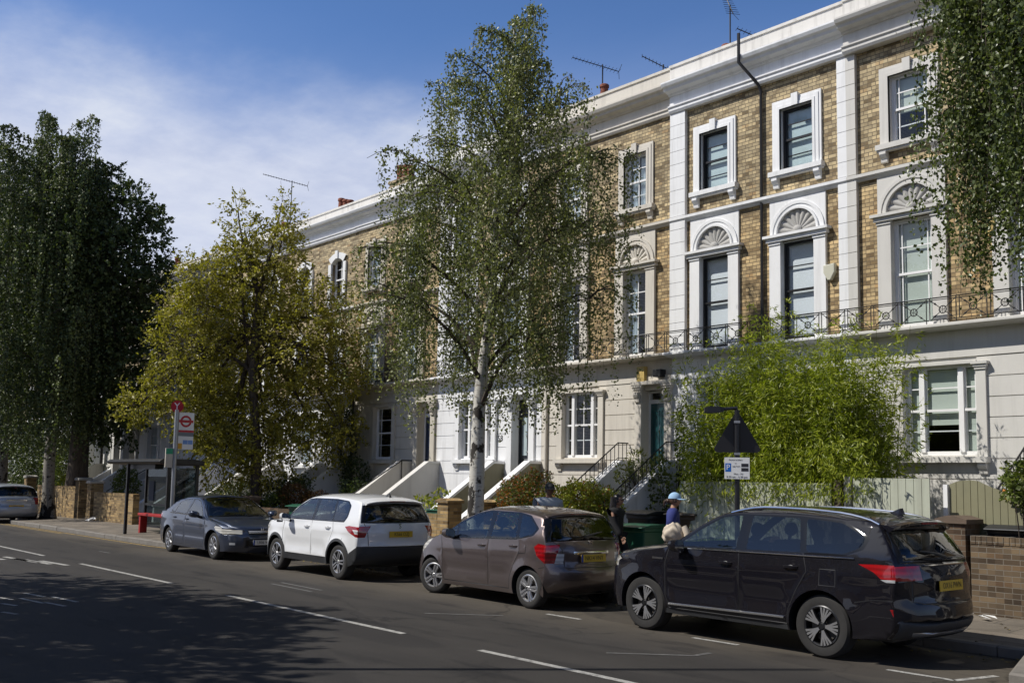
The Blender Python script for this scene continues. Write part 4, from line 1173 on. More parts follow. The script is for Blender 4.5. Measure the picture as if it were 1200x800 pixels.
yc = [(-29.5, 12.5, 5.7, 1.05), (-29.75, 13.39, 6.78, 1.46), (-29.67, 14.81, 5.99, 1.76), (-27.41, 15.35, 5.98, 1.35), (-30.3, 13.4, 4.1, 1.25), (-29.96, 14.91, 3.99, 1.68), (-28.49, 15.74, 4.24, 1.38), (-30.1, 12.5, 4.6, .8), (-28.46, 14.12, 7.64, 1.11), (-28.53, 13.71, 9.29, .5), (-28.6, 13.6, 8.4, .45), (-28.1, 14.7, 9.0, .45), (-28.67, 13.53, 9.95, .34), (-27.97, 14.78, 9.6, .53), (-28.06, 14.5, 8.56, .79), (-26.99, 16.08, 5.23, .94), (-27.0, 15.41, 7.23, .83), (-29.2, 12.82, 7.82, .84), (-29.3, 12.9, 7.0, .6), (-26.35, 15.94, 6.32, .67), (-29.44, 13.8, 2.48, .98), (-28.85, 14.91, 2.43, 1.04), (-26.75, 16.24, 3.43, .62), (-30.87, 11.73, 4.04, .62), (-26.54, 16.35, 4.96, .57), (-30.99, 11.6, 3.82, .36), (-28.06, 14.65, 10.23, .27), (-28.63, 13.74, 8.53, .53), (-27.6, 15.9, 3.2, .9), (-29.8, 14.2, 3.3, 1.2), (-28.6, 15.0, 8.0, .6)]
clump_tree('yellowing_tree', 'yellow green tree behind the bus shelter with two thin upright tops', (-28.8, 14.6, .2), yc,
      [(-28.8, 14.6, .1), (-28.8, 14.6, 1.4), (-28.75, 14.5, 3.0), (-28.6, 14.2, 5.0), (-28.4, 14.2, 7.4)], .122, 165, M['leaf_yellow'], 41, r0=.2, asp=.5, spray=.42)

# bamboo in the front garden of the white house with black windows
def bamboo():
    rng = np.random.RandomState(8); base = (-10.9, 15.6, .2)
    o = root('bamboo', 'tall bright green bamboo clump spilling over the pale fence', 'bamboo', base)
    lm = MB(); C = []; D = []; n = 290
    for k in range(n):
        u = rng.rand(); x = -12.2 + 3.3 * u; y = rng.uniform(14.85, 16.2); h = rng.uniform(2.8, 4.85) * (.90 + .12 * math.sin(math.pi * min(1, max(0, u)))) * (.9 if rng.rand() < .4 else 1) + (.62 if rng.rand() < .16 else 0)
        az = rng.uniform(0, 6.283); lean = rng.uniform(.1, .75); a2 = np.array([math.cos(az) + .3, math.sin(az) - .55, 0])
        pts = [np.array([x, y, .2]) + a2 * lean * (f ** 2.4) + np.array([0, 0, (h - .2) * (f - .10 * lean * f ** 3)]) for f in np.linspace(0, 1, 9)]
        tube_to(lm, pts, .013, .003, 4)
        B = np.array(pts); m = int(36 + h * 17)
        f = (rng.rand(m) ** .75) * 8; i = np.minimum(f.astype(int), 7); p = B[i] + (B[i + 1] - B[i]) * (f - i)[:, None]
        for q in p:                                   # each node: a twig with a fan of narrow leaves
            if q[2] < 1.0 and rng.rand() < .5: continue
            d = unit(rng.normal(size=3) * np.array([1, 1, .45])); l = rng.uniform(.1, .38); e = q + d * l + np.array([0, 0, -.05 * l])
            c = rng.randint(4, 8); dd = d + rng.normal(size=(c, 3)) * .55; dd[:, 2] -= .45
            C.append(e + unit(dd) * .05 + rng.normal(size=(c, 3)) * .03); D.append(dd)
    for k in range(900):                                  # leafy ends hanging over the fence
        q = np.array([rng.uniform(-12.2, -8.4), rng.uniform(14.25, 14.75), rng.uniform(1.72, 2.7)]); c = rng.randint(3, 6)
        dd = rng.normal(size=(c, 3)) * .5 + np.array([0, -.25, -.7]); C.append(q + unit(dd) * .05 + rng.normal(size=(c, 3)) * .04); D.append(dd)
    lm.build('stems', M['cane'], o, fix=False)
    C = np.concatenate(C); D = np.concatenate(D); sz = .098 * rng.uniform(.6, 1.35, len(C))
    leaf_mesh('foliage', C, D, sz, sz * .2, M['leaf_bamboo'], o, rng, base)
M['cane'] = paint('bamboo_cane', (.14, .16, .04), .5, var=.2)
bamboo()

# shrubs in the front gardens
shrub('photinia_bush', 'bush with red and orange leaf tips in front of the white house numbered 58', (-17.0, 15.1, .2), [(-17.35, 15.1, 1.45, .5, .45, .6), (-16.8, 15.2, 1.6, .45, .45, .6), (-17.0, 15.0, .9, .8, .5, .6)], .07, 1250, M['leaf_green'], 61, asp=.5, second=M['leaf_red'], frac=.35, group='hedge bushes behind the taupe hatchback')
shrub('photinia_bush', 'clipped green and yellow bush with few red tips behind the taupe hatchback roof', (-15.5, 15.1, .2), [(-15.9, 15.05, 1.35, .5, .5, .55), (-15.3, 15.1, 1.45, .55, .5, .55), (-14.85, 15.2, 1.35, .4, .45, .5), (-15.4, 15.0, .85, .9, .5, .6)], .07, 1300, M['leaf_lime'], 62, asp=.5, second=M['leaf_red'], frac=.07, group='hedge bushes behind the taupe hatchback')
shrub('photinia_bush', 'low orange tinged bush top showing behind the man in the cap', (-16.1, 15.9, .2), [(-16.15, 15.9, 1.5, .55, .3, .4)], .07, 1200, M['leaf_red'], 63, asp=.5, group='hedge bushes behind the taupe hatchback')
shrub('leafy_shrub', 'light green broad leaved shrub above the yellow brick wall beside white SUV', (-20.5, 15.1, .2), [(-20.85, 15.1, 1.2, .35, .3, .35), (-20.3, 15.2, 1.35, .3, .3, .4)], .13, 160, M['leaf_lime'], 64, asp=.5)
shrub('trailing_shrub', 'grey green rosemary spilling down the white stair wall of the teal door house', (-15.6, 15.6, .2), [(-15.05, 15.9, 1.5, .25, .6, .3), (-15.0, 16.6, 2.2, .22, .5, .25), (-15.0, 15.2, 1.1, .3, .4, .3)], .10, 600, M['leaf_green'], 65, asp=.16)
shrub('ivy', 'dark ivy climbing the corner between beige and white house fronts', (-14.6, 17.2, .2), [(-14.45, 17.25, 2.6, .16, .12, 1.0), (-14.5, 16.6, 1.7, .25, .3, .9), (-14.35, 17.3, 1.4, .3, .12, .8)], .08, 420, M['leaf_green'], 66, asp=.8, stems=8)
shrub('potted_plant', 'leafy pot plant on the landing by the teal door', (-15.3, 16.9, 1.5), [(-15.35, 16.8, 2.35, .3, .22, .35), (-15.5, 16.5, 2.1, .2, .2, .25)], .10, 420, M['leaf_lime'], 67, asp=.3)
shrub('dark_hedge', 'dark hedge in shade under the yellowing tree', (-29.3, 15.4, .2), [(-29.6, 15.4, 1.0, .8, .6, .9), (-30.9, 15.2, 1.0, .8, .6, .9), (-28.2, 15.6, 1.1, .9, .6, .95), (-31.9, 14.9, .9, .7, .5, .8)], .09, 520, M['leaf_dark'], 68)
shrub('rust_shrub', 'rust brown shrub behind the low wall above the blue saloon', (-27.4, 15.3, .2), [(-27.6, 15.2, 1.3, .7, .4, .45), (-26.7, 15.5, 1.2, .5, .4, .35)], .06, 900, M['leaf_rust'], 69)
shrub('low_green_shrub', 'small mid green shrub beside the rust brown shrub', (-28.0, 14.9, .2), [(-28.1, 14.9, 1.05, .55, .4, .4)], .07, 800, M['leaf_green'], 70)
shrub('climbing_shrub', 'dark climbing shrub against the boundary of the cream house', (-26.3, 16.7, .2), [(-26.9, 16.9, 1.7, .6, .4, .9), (-27.6, 17.0, 3.0, .4, .3, 1.2), (-25.9, 16.2, 1.2, .7, .5, .7)], .09, 480, M['leaf_dark'], 71)
shrub('garden_bush', 'green sunlit bush left of the thin weeping trunk', (-49.5, 15.6, .2), [(-49.2, 15.6, 2.2, 1.1, .8, 1.5), (-50.6, 15.6, 2.0, 1.0, .8, 1.6)], .12, 330, M['leaf_green'], 72)
shrub('garden_bush', 'yellow green low bush above the garden wall at far left', (-46.8, 15.0, .2), [(-46.9, 14.9, 1.3, .8, .6, .6)], .11, 420, M['leaf_lime'], 73)
shrub('garden_bush', 'dark green bush right of the thick brown trunk', (-41.2, 15.3, .2), [(-41.3, 15.3, 1.5, .6, .5, .7)], .11, 420, M['leaf_green'], 74)
shrub('garden_bush', 'very dark evergreen bush at the left edge of the photo', (-53.5, 15.4, .2), [(-53.2, 15.3, 2.4, 1.5, 1.0, 2.1), (-55.2, 15.3, 2.4, 1.5, 1.0, 2.3)], .13, 330, M['leaf_weep'], 75)
# small standard orange tree at the right
t_ = shrub('orange_tree', 'small round topped tree with orange fruit above the right brick wall', (-6.3, 14.85, .2), [(-6.2, 14.85, 2.0, .38, .40, .36), (-5.95, 14.8, 1.98, .35, .35, .33)], .075, 1400, M['leaf_green'], 76, cat='tree', stems=10)
b = MB(); b.tube([(-6.3, 14.85, .2), (-6.29, 14.85, 1.1), (-6.25, 14.85, 1.9)], [.05, .045, .03], 8); b.build('trunk', M['lead'], t_, smooth=True)
M['orange'] = paint('orange_fruit', (.5, .17, .015), .5, var=.1)
rr = random.Random(4)
for k in range(4):
    a = rr.uniform(3.0, 5.2); e = rr.uniform(-.8, .5); b = MB(); b.ball((-6.2 + .38 * math.cos(a) * math.cos(e), 14.85 + .38 * math.sin(a) * math.cos(e), 2.0 + .35 * math.sin(e)), .028, 8, 6); b.build('fruit', M['orange'], t_, smooth=True)
# tree and lamp column on the camera's own pavement (outside the picture: they throw the shadows on the road)
sc = [(-17.9, .3, 7.4, 1.7), (-19.6, .2, 6.6, 1.5), (-16.4, .6, 6.6, 1.3), (-18.4, 1.2, 6.0, 1.3), (-20.8, .4, 7.6, 1.5), (-17.2, -1.2, 6.0, 1.5), (-19.2, -1.4, 8.4, 1.5), (-16.4, -.8, 8.2, 1.2), (-20.5, -1.2, 5.6, 1.4), (-18.0, -.4, 9.3, 1.3), (-15.6, .2, 7.6, .8), (-21.6, .3, 5.8, 1.2), (-15.4, -1.0, 6.6, 1.1), (-14.8, -.2, 5.6, .8), (-17.0, .3, 4.6, 1.2), (-18.8, 0, 4.4, 1.3), (-15.5, -2.2, 4.8, 1.3), (-14.0, -1.8, 4.2, 1.2), (-16.8, -2.3, 3.9, 1.2), (-13.2, -.8, 6.2, 1.3), (-13.8, -1.6, 7.4, 1.4), (-14.6, -.6, 7.0, 1.3), (-12.4, -1.4, 5.4, 1.1), (-16.2, .4, 5.6, 1.1), (-14.9, -1.9, 5.8, 1.2), (-17.6, 1.2, 7.0, 1.2), (-22, .6, 7.2, 1.3), (-23, .9, 6.0, 1.1)]
clump_tree('street_tree', 'street tree on the near pavement, out of frame, shading the road', (-18.4, -.6, .12), sc, [(-18.4, -.6, .1), (-18.4, -.6, 2), (-18.3, -.5, 4.5), (-18.2, -.4, 7)], .17, 62, M['leaf_dark'], 51, r0=.22, asp=.65)
lp = root('lamp_column', 'lamp column on the near pavement, out of frame', 'lamp post', (-12.35, 1.05, .12))
b = MB(); b.tube([(-12.35, 1.05, .1), (-12.35, 1.05, 1.2), (-12.35, 1.05, 1.25), (-12.35, 1.05, 12.2)], [.09, .09, .065, .05], 12); b.build('column', M['steel'], lp, smooth=True)
# ------------------------------------------------------------------ parked cars
def carpaint(name, col, metal=.0, rough=.35, flake=0, coat=1.0, dirt=.28, spec=.5):
    t = NT(name); p = t.obj()
    c = t.mix(t.noise(p, 1.3, 4), mul(col, .93), mul(col, 1.05))
    dust = t.n('ShaderNodeSeparateXYZ'); t.l(p, dust.inputs[0])
    low = t.n('ShaderNodeMapRange'); t.l(t.math('ADD', dust.outputs[2], t.math('MULTIPLY', t.noise(p, 4, 4), .25)), low.inputs[0])
    low.inputs[1].default_value = .75; low.inputs[2].default_value = .28
    c = t.mix(t.math('MULTIPLY', low.outputs[0], dirt), c, (.11, .095, .075))
    b = t.bsdf(Base_Color=c, Metallic=metal, Roughness=t.math('ADD', rough, t.math('MULTIPLY', low.outputs[0], .15)))
    b.inputs['Coat Weight'].default_value = coat; b.inputs['Coat Roughness'].default_value = .02; b.inputs['Specular IOR Level'].default_value = spec
    if flake: t.l(t.bump(t.noise(p, 900, 1), flake, .002), b.inputs['Normal'])
    return t.mat
M['car_black'] = carpaint('black_pearl_paint', (.0055, .0048, .0078), 0, .5, dirt=.03, spec=.08)
M['car_brown'] = carpaint('taupe_metallic_paint', (.135, .106, .101), .7, .36)
M['car_white'] = carpaint('white_car_paint', (.72, .73, .74), 0, .4)
M['car_navy'] = carpaint('blue_slate_paint', (.030, .041, .072), .4, .34, dirt=.15)
M['car_silver'] = carpaint('silver_blue_paint', (.38, .42, .48), .35, .4)
M['car_glass'] = glassmat('car_glass', (.74, .82, .80), .92, .02, 1.55, 1.7)
M['car_glass_dark'] = glassmat('privacy_glass', (.5, .52, .56), .3, .03, 1.55, 1.9)
M['rubber'] = paint('tyre_rubber', (.022, .021, .02), .85, var=.35, scale=12, local=True)
M['gloss_trim'] = paint('gloss_black_trim', (.008, .008, .009), .1, var=.05, local=True)
M['seal'] = paint('black_trim', (.010, .010, .011), .45, var=.1, local=True)
M['cladding'] = paint('grey_black_cladding', (.022, .023, .025), .6, var=.15, local=True, bump=.1, bscale=300)
M['alloy'] = paint('silver_alloy', (.55, .55, .56), .3, metal=.85, var=.12, scale=9, local=True)
M['alloy_dark'] = paint('dark_alloy', (.03, .03, .032), .35, metal=.6, var=.1, local=True)
M['chrome'] = paint('chrome', (.75, .75, .76), .12, metal=1, var=.03, local=True)
M['disc'] = paint('brake_disc', (.16, .15, .14), .5, metal=.8, var=.2, local=True)
M['interior'] = paint('dark_interior', (.028, .028, .03), .9, var=.15, local=True)
M['plate_y'] = paint('yellow_plate', (.62, .40, .03), .4, var=.04, local=True)
M['plate_w'] = paint('white_plate', (.7, .7, .68), .4, var=.04, local=True)
M['plate_blue'] = paint('blue_plate_band', (.02, .06, .30), .4, var=0)
M['plate_ink'] = paint('plate_ink', (.01, .01, .01), .5, var=0)
def lampmat(name, col, col2, rough=.12):
    t = NT(name); p = t.obj()
    wv = t.n('ShaderNodeTexWave', bands_direction='Z'); t.l(p, wv.inputs['Vector']); wv.inputs['Scale'].default_value = 5; wv.inputs['Distortion'].default_value = 1.5
    c = t.mix(wv.outputs['Fac'], col, col2)
    b = t.bsdf(Base_Color=c, Roughness=rough); b.inputs['Coat Weight'].default_value = 1
    return t.mat
M['tail_red'] = lampmat('tail_lamp_red', (.34, .004, .007), (.20, .003, .005))
M['lamp_clear'] = lampmat('lamp_clear', (.62, .63, .64), (.38, .39, .40))
M['head_clear'] = lampmat('head_lamp_clear', (.58, .56, .50), (.33, .32, .29))

def in_poly(x, y, poly):
    c = False; n = len(poly); j = n - 1
    for i in range(n):
        xi, yi = poly[i]; xj, yj = poly[j]
        if (yi > y) != (yj > y) and x < (xj - xi) * (y - yi) / (yj - yi) + xi: c = not c
        j = i
    return c

def catmull(pts, sub=6):
    """pts: list of tuples; returns samples with parameter"""
    P = [np.array(p, float) for p in pts]; out = []; n = len(P)
    for i in range(n - 1):
        p0 = P[max(i - 1, 0)]; p1 = P[i]; p2 = P[i + 1]; p3 = P[min(i + 2, n - 1)]
        d1 = np.linalg.norm(p2[:2] - p1[:2]); d0 = np.linalg.norm(p1[:2] - p0[:2]) or d1; d2 = np.linalg.norm(p3[:2] - p2[:2]) or d1
        m1 = ((p1 - p0) / d0 + (p2 - p1) / d1) / 2 * d1; m2 = ((p2 - p1) / d1 + (p3 - p2) / d2) / 2 * d1
        for k in range(sub):
            t = k / sub
            out.append((i + t, (2 * t**3 - 3 * t**2 + 1) * p1 + (t**3 - 2 * t**2 + t) * m1 + (-2 * t**3 + 3 * t**2) * p2 + (t**3 - t**2) * m2))
    out.append((n - 1, P[-1]))
    return out

def rounded(poly, r, n=4):
    """round the corners of a polygon"""
    out = []; N = len(poly)
    for i in range(N):
        p = Vector(poly[i]); a = Vector(poly[i - 1]); b = Vector(poly[(i + 1) % N])
        da = (a - p); db = (b - p); rr_ = min(r, da.length * .45, db.length * .45)
        q0 = p + da.normalized() * rr_; q1 = p + db.normalized() * rr_
        for k in range(n + 1):
            t = k / n; out.append(tuple(q0 * (1 - t)**2 + p * 2 * t * (1 - t) + q1 * t * t))
    return out

def ribbon(line, w):
    """thin closed polygon round a polyline"""
    L = [Vector(p) for p in line]; a = []; b = []
    for i, p in enumerate(L):
        d = (L[min(i + 1, len(L) - 1)] - L[max(i - 1, 0)]).normalized(); n = Vector((-d.y, d.x)) * w / 2
        a.append(tuple(p + n)); b.append(tuple(p - n))
    return a + b[::-1]

def panelise(outline, holes, regions, grid, fmap, fz=None):
    """triangulate a 2-D domain with constraint polygons; returns verts3d, tris, region ids.
    regions: list of (key, polygon) in priority order"""
    V = []; Ed = []
    def addpoly(poly):
        b = len(V); n = len(poly)
        V.extend(Vector(p) for p in poly); Ed.extend((b + i, b + (i + 1) % n) for i in range(n))
    addpoly(outline)
    for h in holes: addpoly(h)
    for k, p in regions: addpoly(p)
    for p in grid:
        if in_poly(p[0], p[1], outline): V.append(Vector(p))
    vs, es, fs, _, _, _ = delaunay_2d_cdt(V, Ed, [], 0, 1e-5)
    tris = []; reg = []
    for f in fs:
        cx = sum(vs[i][0] for i in f) / 3; cy = sum(vs[i][1] for i in f) / 3
        if not in_poly(cx, cy, outline): continue
        if any(in_poly(cx, cy, h) for h in holes): continue
        k = 'body'
        for key, p in regions:
            if in_poly(cx, cy, p): k = key; break
        tris.append(tuple(f)); reg.append(k)
    P = np.array([fmap(v[0], v[1]) for v in vs])
    return P, np.array(tris), reg, np.array([(v[0], v[1]) for v in vs])

def vnormals(P, T):
    n = np.cross(P[T[:, 1]] - P[T[:, 0]], P[T[:, 2]] - P[T[:, 0]])
    N = np.zeros_like(P)
    for k in range(3): np.add.at(N, T[:, k], n)
    l = np.linalg.norm(N, axis=1); l[l == 0] = 1
    return N / l[:, None]

def panel_obj(name, mat_, parent, parts):
    """parts: list of (P, N, T) merged into one mesh with custom normals"""
    Vs = []; Ns = []; Fs = []; b = 0
    for P, N, T in parts:
        used = np.unique(T); mp = -np.ones(len(P), int); mp[used] = np.arange(len(used))
        Vs.append(P[used]); Ns.append(N[used]); Fs.append(mp[T] + b); b += len(used)
    V = np.vstack(Vs); N = np.vstack(Ns); F = np.vstack(Fs)
    me = bpy.data.meshes.new(name); me.from_pydata(V.tolist(), [], F.tolist())
    me.materials.append(mat_)
    me.polygons.foreach_set('use_smooth', [True] * len(F))
    me.normals_split_custom_set_from_vertices(N.tolist())
    return link(bpy.data.objects.new(name, me), parent)

def wheel_mesh(parent, x, y, r, w, side, style, loc_label=None):
    """tyre + rim; outer face at y*side"""
    t = MB(); s = side
    hw = w / 2; rim = style['rim']
    prof = [(rim - .012, -hw * .75), (rim, -hw * .92), (rim + (r - rim) * .4, -hw), (r - .03, -hw * .95), (r - .006, -hw * .75), (r, -hw * .45), (r, hw * .45), (r - .006, hw * .75), (r - .03, hw * .95), (rim + (r - rim) * .4, hw), (rim, hw * .92), (rim - .012, hw * .75)]
    t.lathe(prof, (0, 0, 0), 'y', 40)
    e = bpy.data.objects.new('wheel', t_mesh(t, 'wheel', [M['rubber']])); link(e, parent)
    e.location = (x, s * (y - hw), r)
    ri = MB(); yo = s * hw
    ri.lathe([(rim, yo * .92), (rim - .012, yo * .98), (rim - .028, yo * .93), (rim - .035, yo * .6), (rim - .05, -yo * .6)], (0, 0, 0), 'y', 40, 0)
    n = style['n']; fm = style.get('face', 0)
    for i in range(n):
        a = 2 * math.pi * (i + .5) / n
        for off in style['offs']:
            # spoke from hub to rim: a bent bar
            w0, w1 = style['w']
            pts = []
            for (rr_, yy, wd) in ((.045, .80, w0), (rim * .5, .88, (w0 + w1) / 2), (rim - .02, .86, w1)):
                aa = a + off * (1 if style.get('par') else (.3 + .7 * rr_ / rim))
                u = Vector((math.cos(aa), 0, math.sin(aa))); v = Vector((-math.sin(aa), 0, math.cos(aa)))
                if style.get('par'):
                    u = Vector((math.cos(a), 0, math.sin(a))); v = Vector((-math.sin(a), 0, math.cos(a)))
                    c = u * rr_ + v * off * (.55 + .45 * rr_ / rim)
                else: c = u * rr_
                c.y = yo * yy
                dep = Vector((0, s * .018, 0))
                pts.append([c - v * wd / 2 + dep * .4, c - v * wd * .32 + dep, c + v * wd * .32 + dep, c + v * wd / 2 + dep * .4, c + v * wd / 2 - dep, c - v * wd / 2 - dep])
            vv = [p for q in pts for p in q]; ff = []; fmm = []
            for k in range(2):
                for j in range(6):
                    ri.add([vv[6 * k + j], vv[6 * k + (j + 1) % 6], vv[6 * k + 6 + (j + 1) % 6], vv[6 * k + 6 + j]], [(0, 1, 2, 3)], fm if j == 1 else style.get('sides', fm))
    ri.lathe([(.0, yo * .93), (.03, yo * .93), (.036, yo * .88), (.055, yo * .86), (.06, yo * .7)], (0, 0, 0), 'y', 16, style.get('hub', 0))
    for i in range(5):
        a = 2 * math.pi * i / 5 + .3; c = (.047 * math.cos(a), yo * .87, .047 * math.sin(a)); ri.ball(c, (.009, .008, .009), 6, 4, 1)
    o = bpy.data.objects.new('rim', t_mesh(ri, 'rim', [M[style['mat']], M['alloy_dark'], M['alloy']])); link(o, e)
    d = MB(); d.lathe([(0, yo * .35), (rim * .72, yo * .35), (rim * .72, yo * .2)], (0, 0, 0), 'y', 24); d.lathe([(rim * .72, yo * .22), (rim - .04, yo * .1)], (0, 0, 0), 'y', 24, 1)
    o = bpy.data.objects.new('brake_disc', t_mesh(d, 'brake_disc', [M['disc'], M['seal']])); link(o, e)
    return e

def t_mesh(mb, name, mats, sharp=35):
    me = bpy.data.meshes.new(name); me.from_pydata(mb.v, [], mb.f)
    for m in mats: me.materials.append(m)
    me.polygons.foreach_set('material_index', mb.m)
    bm = bmesh.new(); bm.from_mesh(me); bmesh.ops.remove_doubles(bm, verts=bm.verts, dist=1e-5); bmesh.ops.recalc_face_normals(bm, faces=bm.faces); bm.to_mesh(me); bm.free()
    me.polygons.foreach_set('use_smooth', [True] * len(me.polygons)); me.set_sharp_from_angle(angle=R(sharp))
    return me

def make_car(name, label, loc, rz, S):
    car = thing(name, label, 'car', loc, rz, 'cars parked along the kerb')
    car['wx'] = (0, 0, 0)     # parts below use the car's own coordinates
    sil = catmull(S['sil'], 7)
    par = np.array([s for s, _ in sil]); C = np.array([p[:2] for _, p in sil]); E = np.array([p[:2] + p[2:4] for _, p in sil])
    arc = np.concatenate([[0], np.cumsum(np.linalg.norm(np.diff(C, axis=0), axis=1))])
    ra, fa, Ra = S['rear_axle'], S['front_axle'], S['arch']
    W0, zw, zb = S['W0'], S['zw'], S['zb']; xF = C[:, 0].max(); xR = C[:, 0].min()
    tan = math.tan(R(S.get('tumble', 22)))
    rw = S['wheel_r']
    def W(x, z):
        b = W0
        if z < zw: b -= S.get('tuck', .07) * ((zw - z) / zw) ** 2
        zbx = zb + S.get('beltrise', 0) * (fa - x)
        if z > zw: b -= S.get('lean', .035) * (min(z, zbx) - zw) ** 2 / (zbx - zw) ** 2
        if z > zbx: b -= (z - zbx) * tan + .10 * (z - zbx) ** 2
        xf = S.get('xf', fa); xr = S.get('xr', ra)
        if x > xf: b -= S['af'] * ((x - xf) / (xF - xf)) ** 2.3
        if x < xr: b -= S['ar'] * ((xr - x) / (xr - xR)) ** 2.3
        # shoulder crease and lower door scallop
        zc = S.get('crease', zb - .12) + S.get('beltrise', 0) * (fa - x) * .6
        d = (z - zc)
        b += S.get('creaseh', .012) * math.exp(-(d / .05) ** 2) * (1 if d > 0 else 1)
        b -= S.get('scoop', .012) * math.exp(-((z - S.get('scoopz', .62)) / .10) ** 2) * (1 if ra + .5 < x < fa - .4 else 0.0)
        b += S.get('skirt', .012) * math.exp(-((z - .40) / .06) ** 2) * (1 if ra + .45 < x < fa - .45 else 0)
        for ax in (fa, ra):
            rr_ = math.hypot(x - ax, z - rw)
            if rr_ < Ra + .3: b += S.get('flare', .022) * math.exp(-(max(rr_ - Ra, 0) / .085) ** 2)
        return b
    EW = np.array([W(e[0], e[1]) for e in E])
    # ---- side shell -------------------------------------------------
    zs = S['sill']
    def arch_pts(ax, r=None):
        r = r or Ra; a0 = math.asin(max(-1, (zs - rw) / r)); n = 22
        return [(ax + r * math.cos(a0 + (math.pi - 2 * a0) * k / n), rw + r * math.sin(a0 + (math.pi - 2 * a0) * k / n)) for k in range(n + 1)]
    edge = [tuple(e) for e in E]                      # front bottom .. rear bottom
    edge[0] = (edge[0][0], max(edge[0][1], zs - .03))
    bottom = arch_pts(ra)[::-1] + [(x, zs) for x in np.linspace(ra + Ra + .1, fa - Ra - .1, 12)] + arch_pts(fa)[::-1]
    outline = edge + bottom
    def inset(e, d):   # window area limit
        return e
    regs = []
    for key, poly in S['side']: regs.append((key, poly))
    for line in S['seams']: regs.append(('seam', ribbon(line, .011)))
    for key, poly in S['doors']: regs.append((key, poly))
    gx = np.arange(xR, xF, .075); gz = np.arange(.15, 1.75, .06)
    grid = [(x + .01 * math.sin(z * 50), z) for x in gx for z in gz]
    P, T, reg, uv = panelise(outline, [], regs, grid, lambda x, z: (x, W(x, z), z))
    # ---- centre strip --------------------------------------------------
    def at(s):
        return [np.interp(s, par, q) for q in (C[:, 0], C[:, 1], E[:, 0], E[:, 1], EW)]
    def s_to_u(s): return float(np.interp(s, par, arc))
    VS = .8
    ue = arc
    Ep = E.copy(); Ep[0] = edge[0]
    def smap(u, v):
        t = v / VS
        cx = np.interp(u, arc, C[:, 0]); cz = np.interp(u, arc, C[:, 1]); ex = np.interp(u, arc, Ep[:, 0]); ez = np.interp(u, arc, Ep[:, 1]); ew = np.interp(u, arc, EW)
        k = abs(t); kk = .45 * k ** 2 + .55 * k ** 5
        return (cx + (ex - cx) * kk, ew * (t if k < 1 else math.copysign(1, t)), cz + (ez - cz) * kk)
    so = [(u, -VS) for u in arc] + [(u, VS) for u in arc[::-1]]
    so = [(arc[i], -VS) for i in range(len(arc))] + [(arc[-1], VS * t) for t in (-.6, -.2, .2, .6)] + [(arc[i], VS) for i in range(len(arc) - 1, -1, -1)] + [(arc[0], VS * t) for t in (.6, .2, -.2, -.6)]
    sreg = []
    for key, poly in S['strip']:
        sreg.append((key, [(s_to_u(s), t * VS) for s, t in poly]))
        if all(t > 0 for s, t in poly): sreg.append((key, [(s_to_u(s), -t * VS) for s, t in poly][::-1]))
    for line in S.get('sseams', []):
        for m in (1, -1):
            sreg.append(('seam', ribbon([(s_to_u(s), t * VS * m) for s, t in line], .011)))
    tl = (-.985, -.955, -.91, -.85, -.75, -.6, -.4, -.2, 0, .2, .4, .6, .75, .85, .91, .955, .985)
    sgrid = [(arc[i] + .004 * ((j % 2) - .5), t * VS) for i in range(1, len(arc) - 1) for j, t in enumerate(tl)]
    P2, T2, reg2, uv2 = panelise(so, [], sreg, sgrid, smap)
    # orientation: side normals +y, strip normals outward
    n = np.cross(P[T[:, 1]] - P[T[:, 0]], P[T[:, 2]] - P[T[:, 0]]); fl = n[:, 1] < 0; T[fl] = T[fl][:, ::-1]
    n2 = np.cross(P2[T2[:, 1]] - P2[T2[:, 0]], P2[T2[:, 2]] - P2[T2[:, 0]])
    cen = P2[T2].mean(1) - np.array([0, 0, .7]); fl = (n2 * cen).sum(1) < 0; T2[fl] = T2[fl][:, ::-1]
    N = vnormals(P, T); N2 = vnormals(P2, T2)
    # soften the join of side and strip
    ib = [i for i in range(len(P2)) if uv2[i][1] > VS - 1e-6]
    key2 = {}
    for i in ib: key2[(round(P2[i][0], 4), round(P2[i][2], 4))] = i
    for j in range(len(P)):
        i = key2.get((round(P[j][0], 4), round(P[j][2], 4)))
        if i is not None:
            m = N[j] + N2[i]; m /= np.linalg.norm(m); N[j] = m; N2[i] = m
    for i in range(len(P2)):   # mirror for the other edge
        if uv2[i][1] < -VS + 1e-6:
            k = key2.get((round(P2[i][0], 4), round(P2[i][2], 4)))
            if k is not None: N2[i] = N2[k] * np.array([1, -1, 1])
    Pm = P * np.array([1, -1, 1]); Nm = N * np.array([1, -1, 1]); Tm = T[:, ::-1]
    reg = np.array(reg); reg2 = np.array(reg2)
    keys = list(dict.fromkeys(list(reg) + list(reg2)))
    objs = {}
    matof = S['mats']
    both = {'body', 'seam', 'trim', 'cladding'}
    def emit(key, nm, mt, parent, which):
        parts = []
        a = T[reg == key]; b_ = T2[reg2 == key]
        if 'l' in which and len(a): parts.append((P, N, a))
        if 'r' in which and len(a): parts.append((Pm, Nm, Tm[reg == key]))
        if len(b_) and 's' in which: parts.append((P2, N2, b_))
        if 'sl' in which or 'sr' in which: pass
        return panel_obj(nm, mt, parent, parts) if parts else None
    objs['body'] = emit('body', 'body', S['paint'], car, 'lrs')
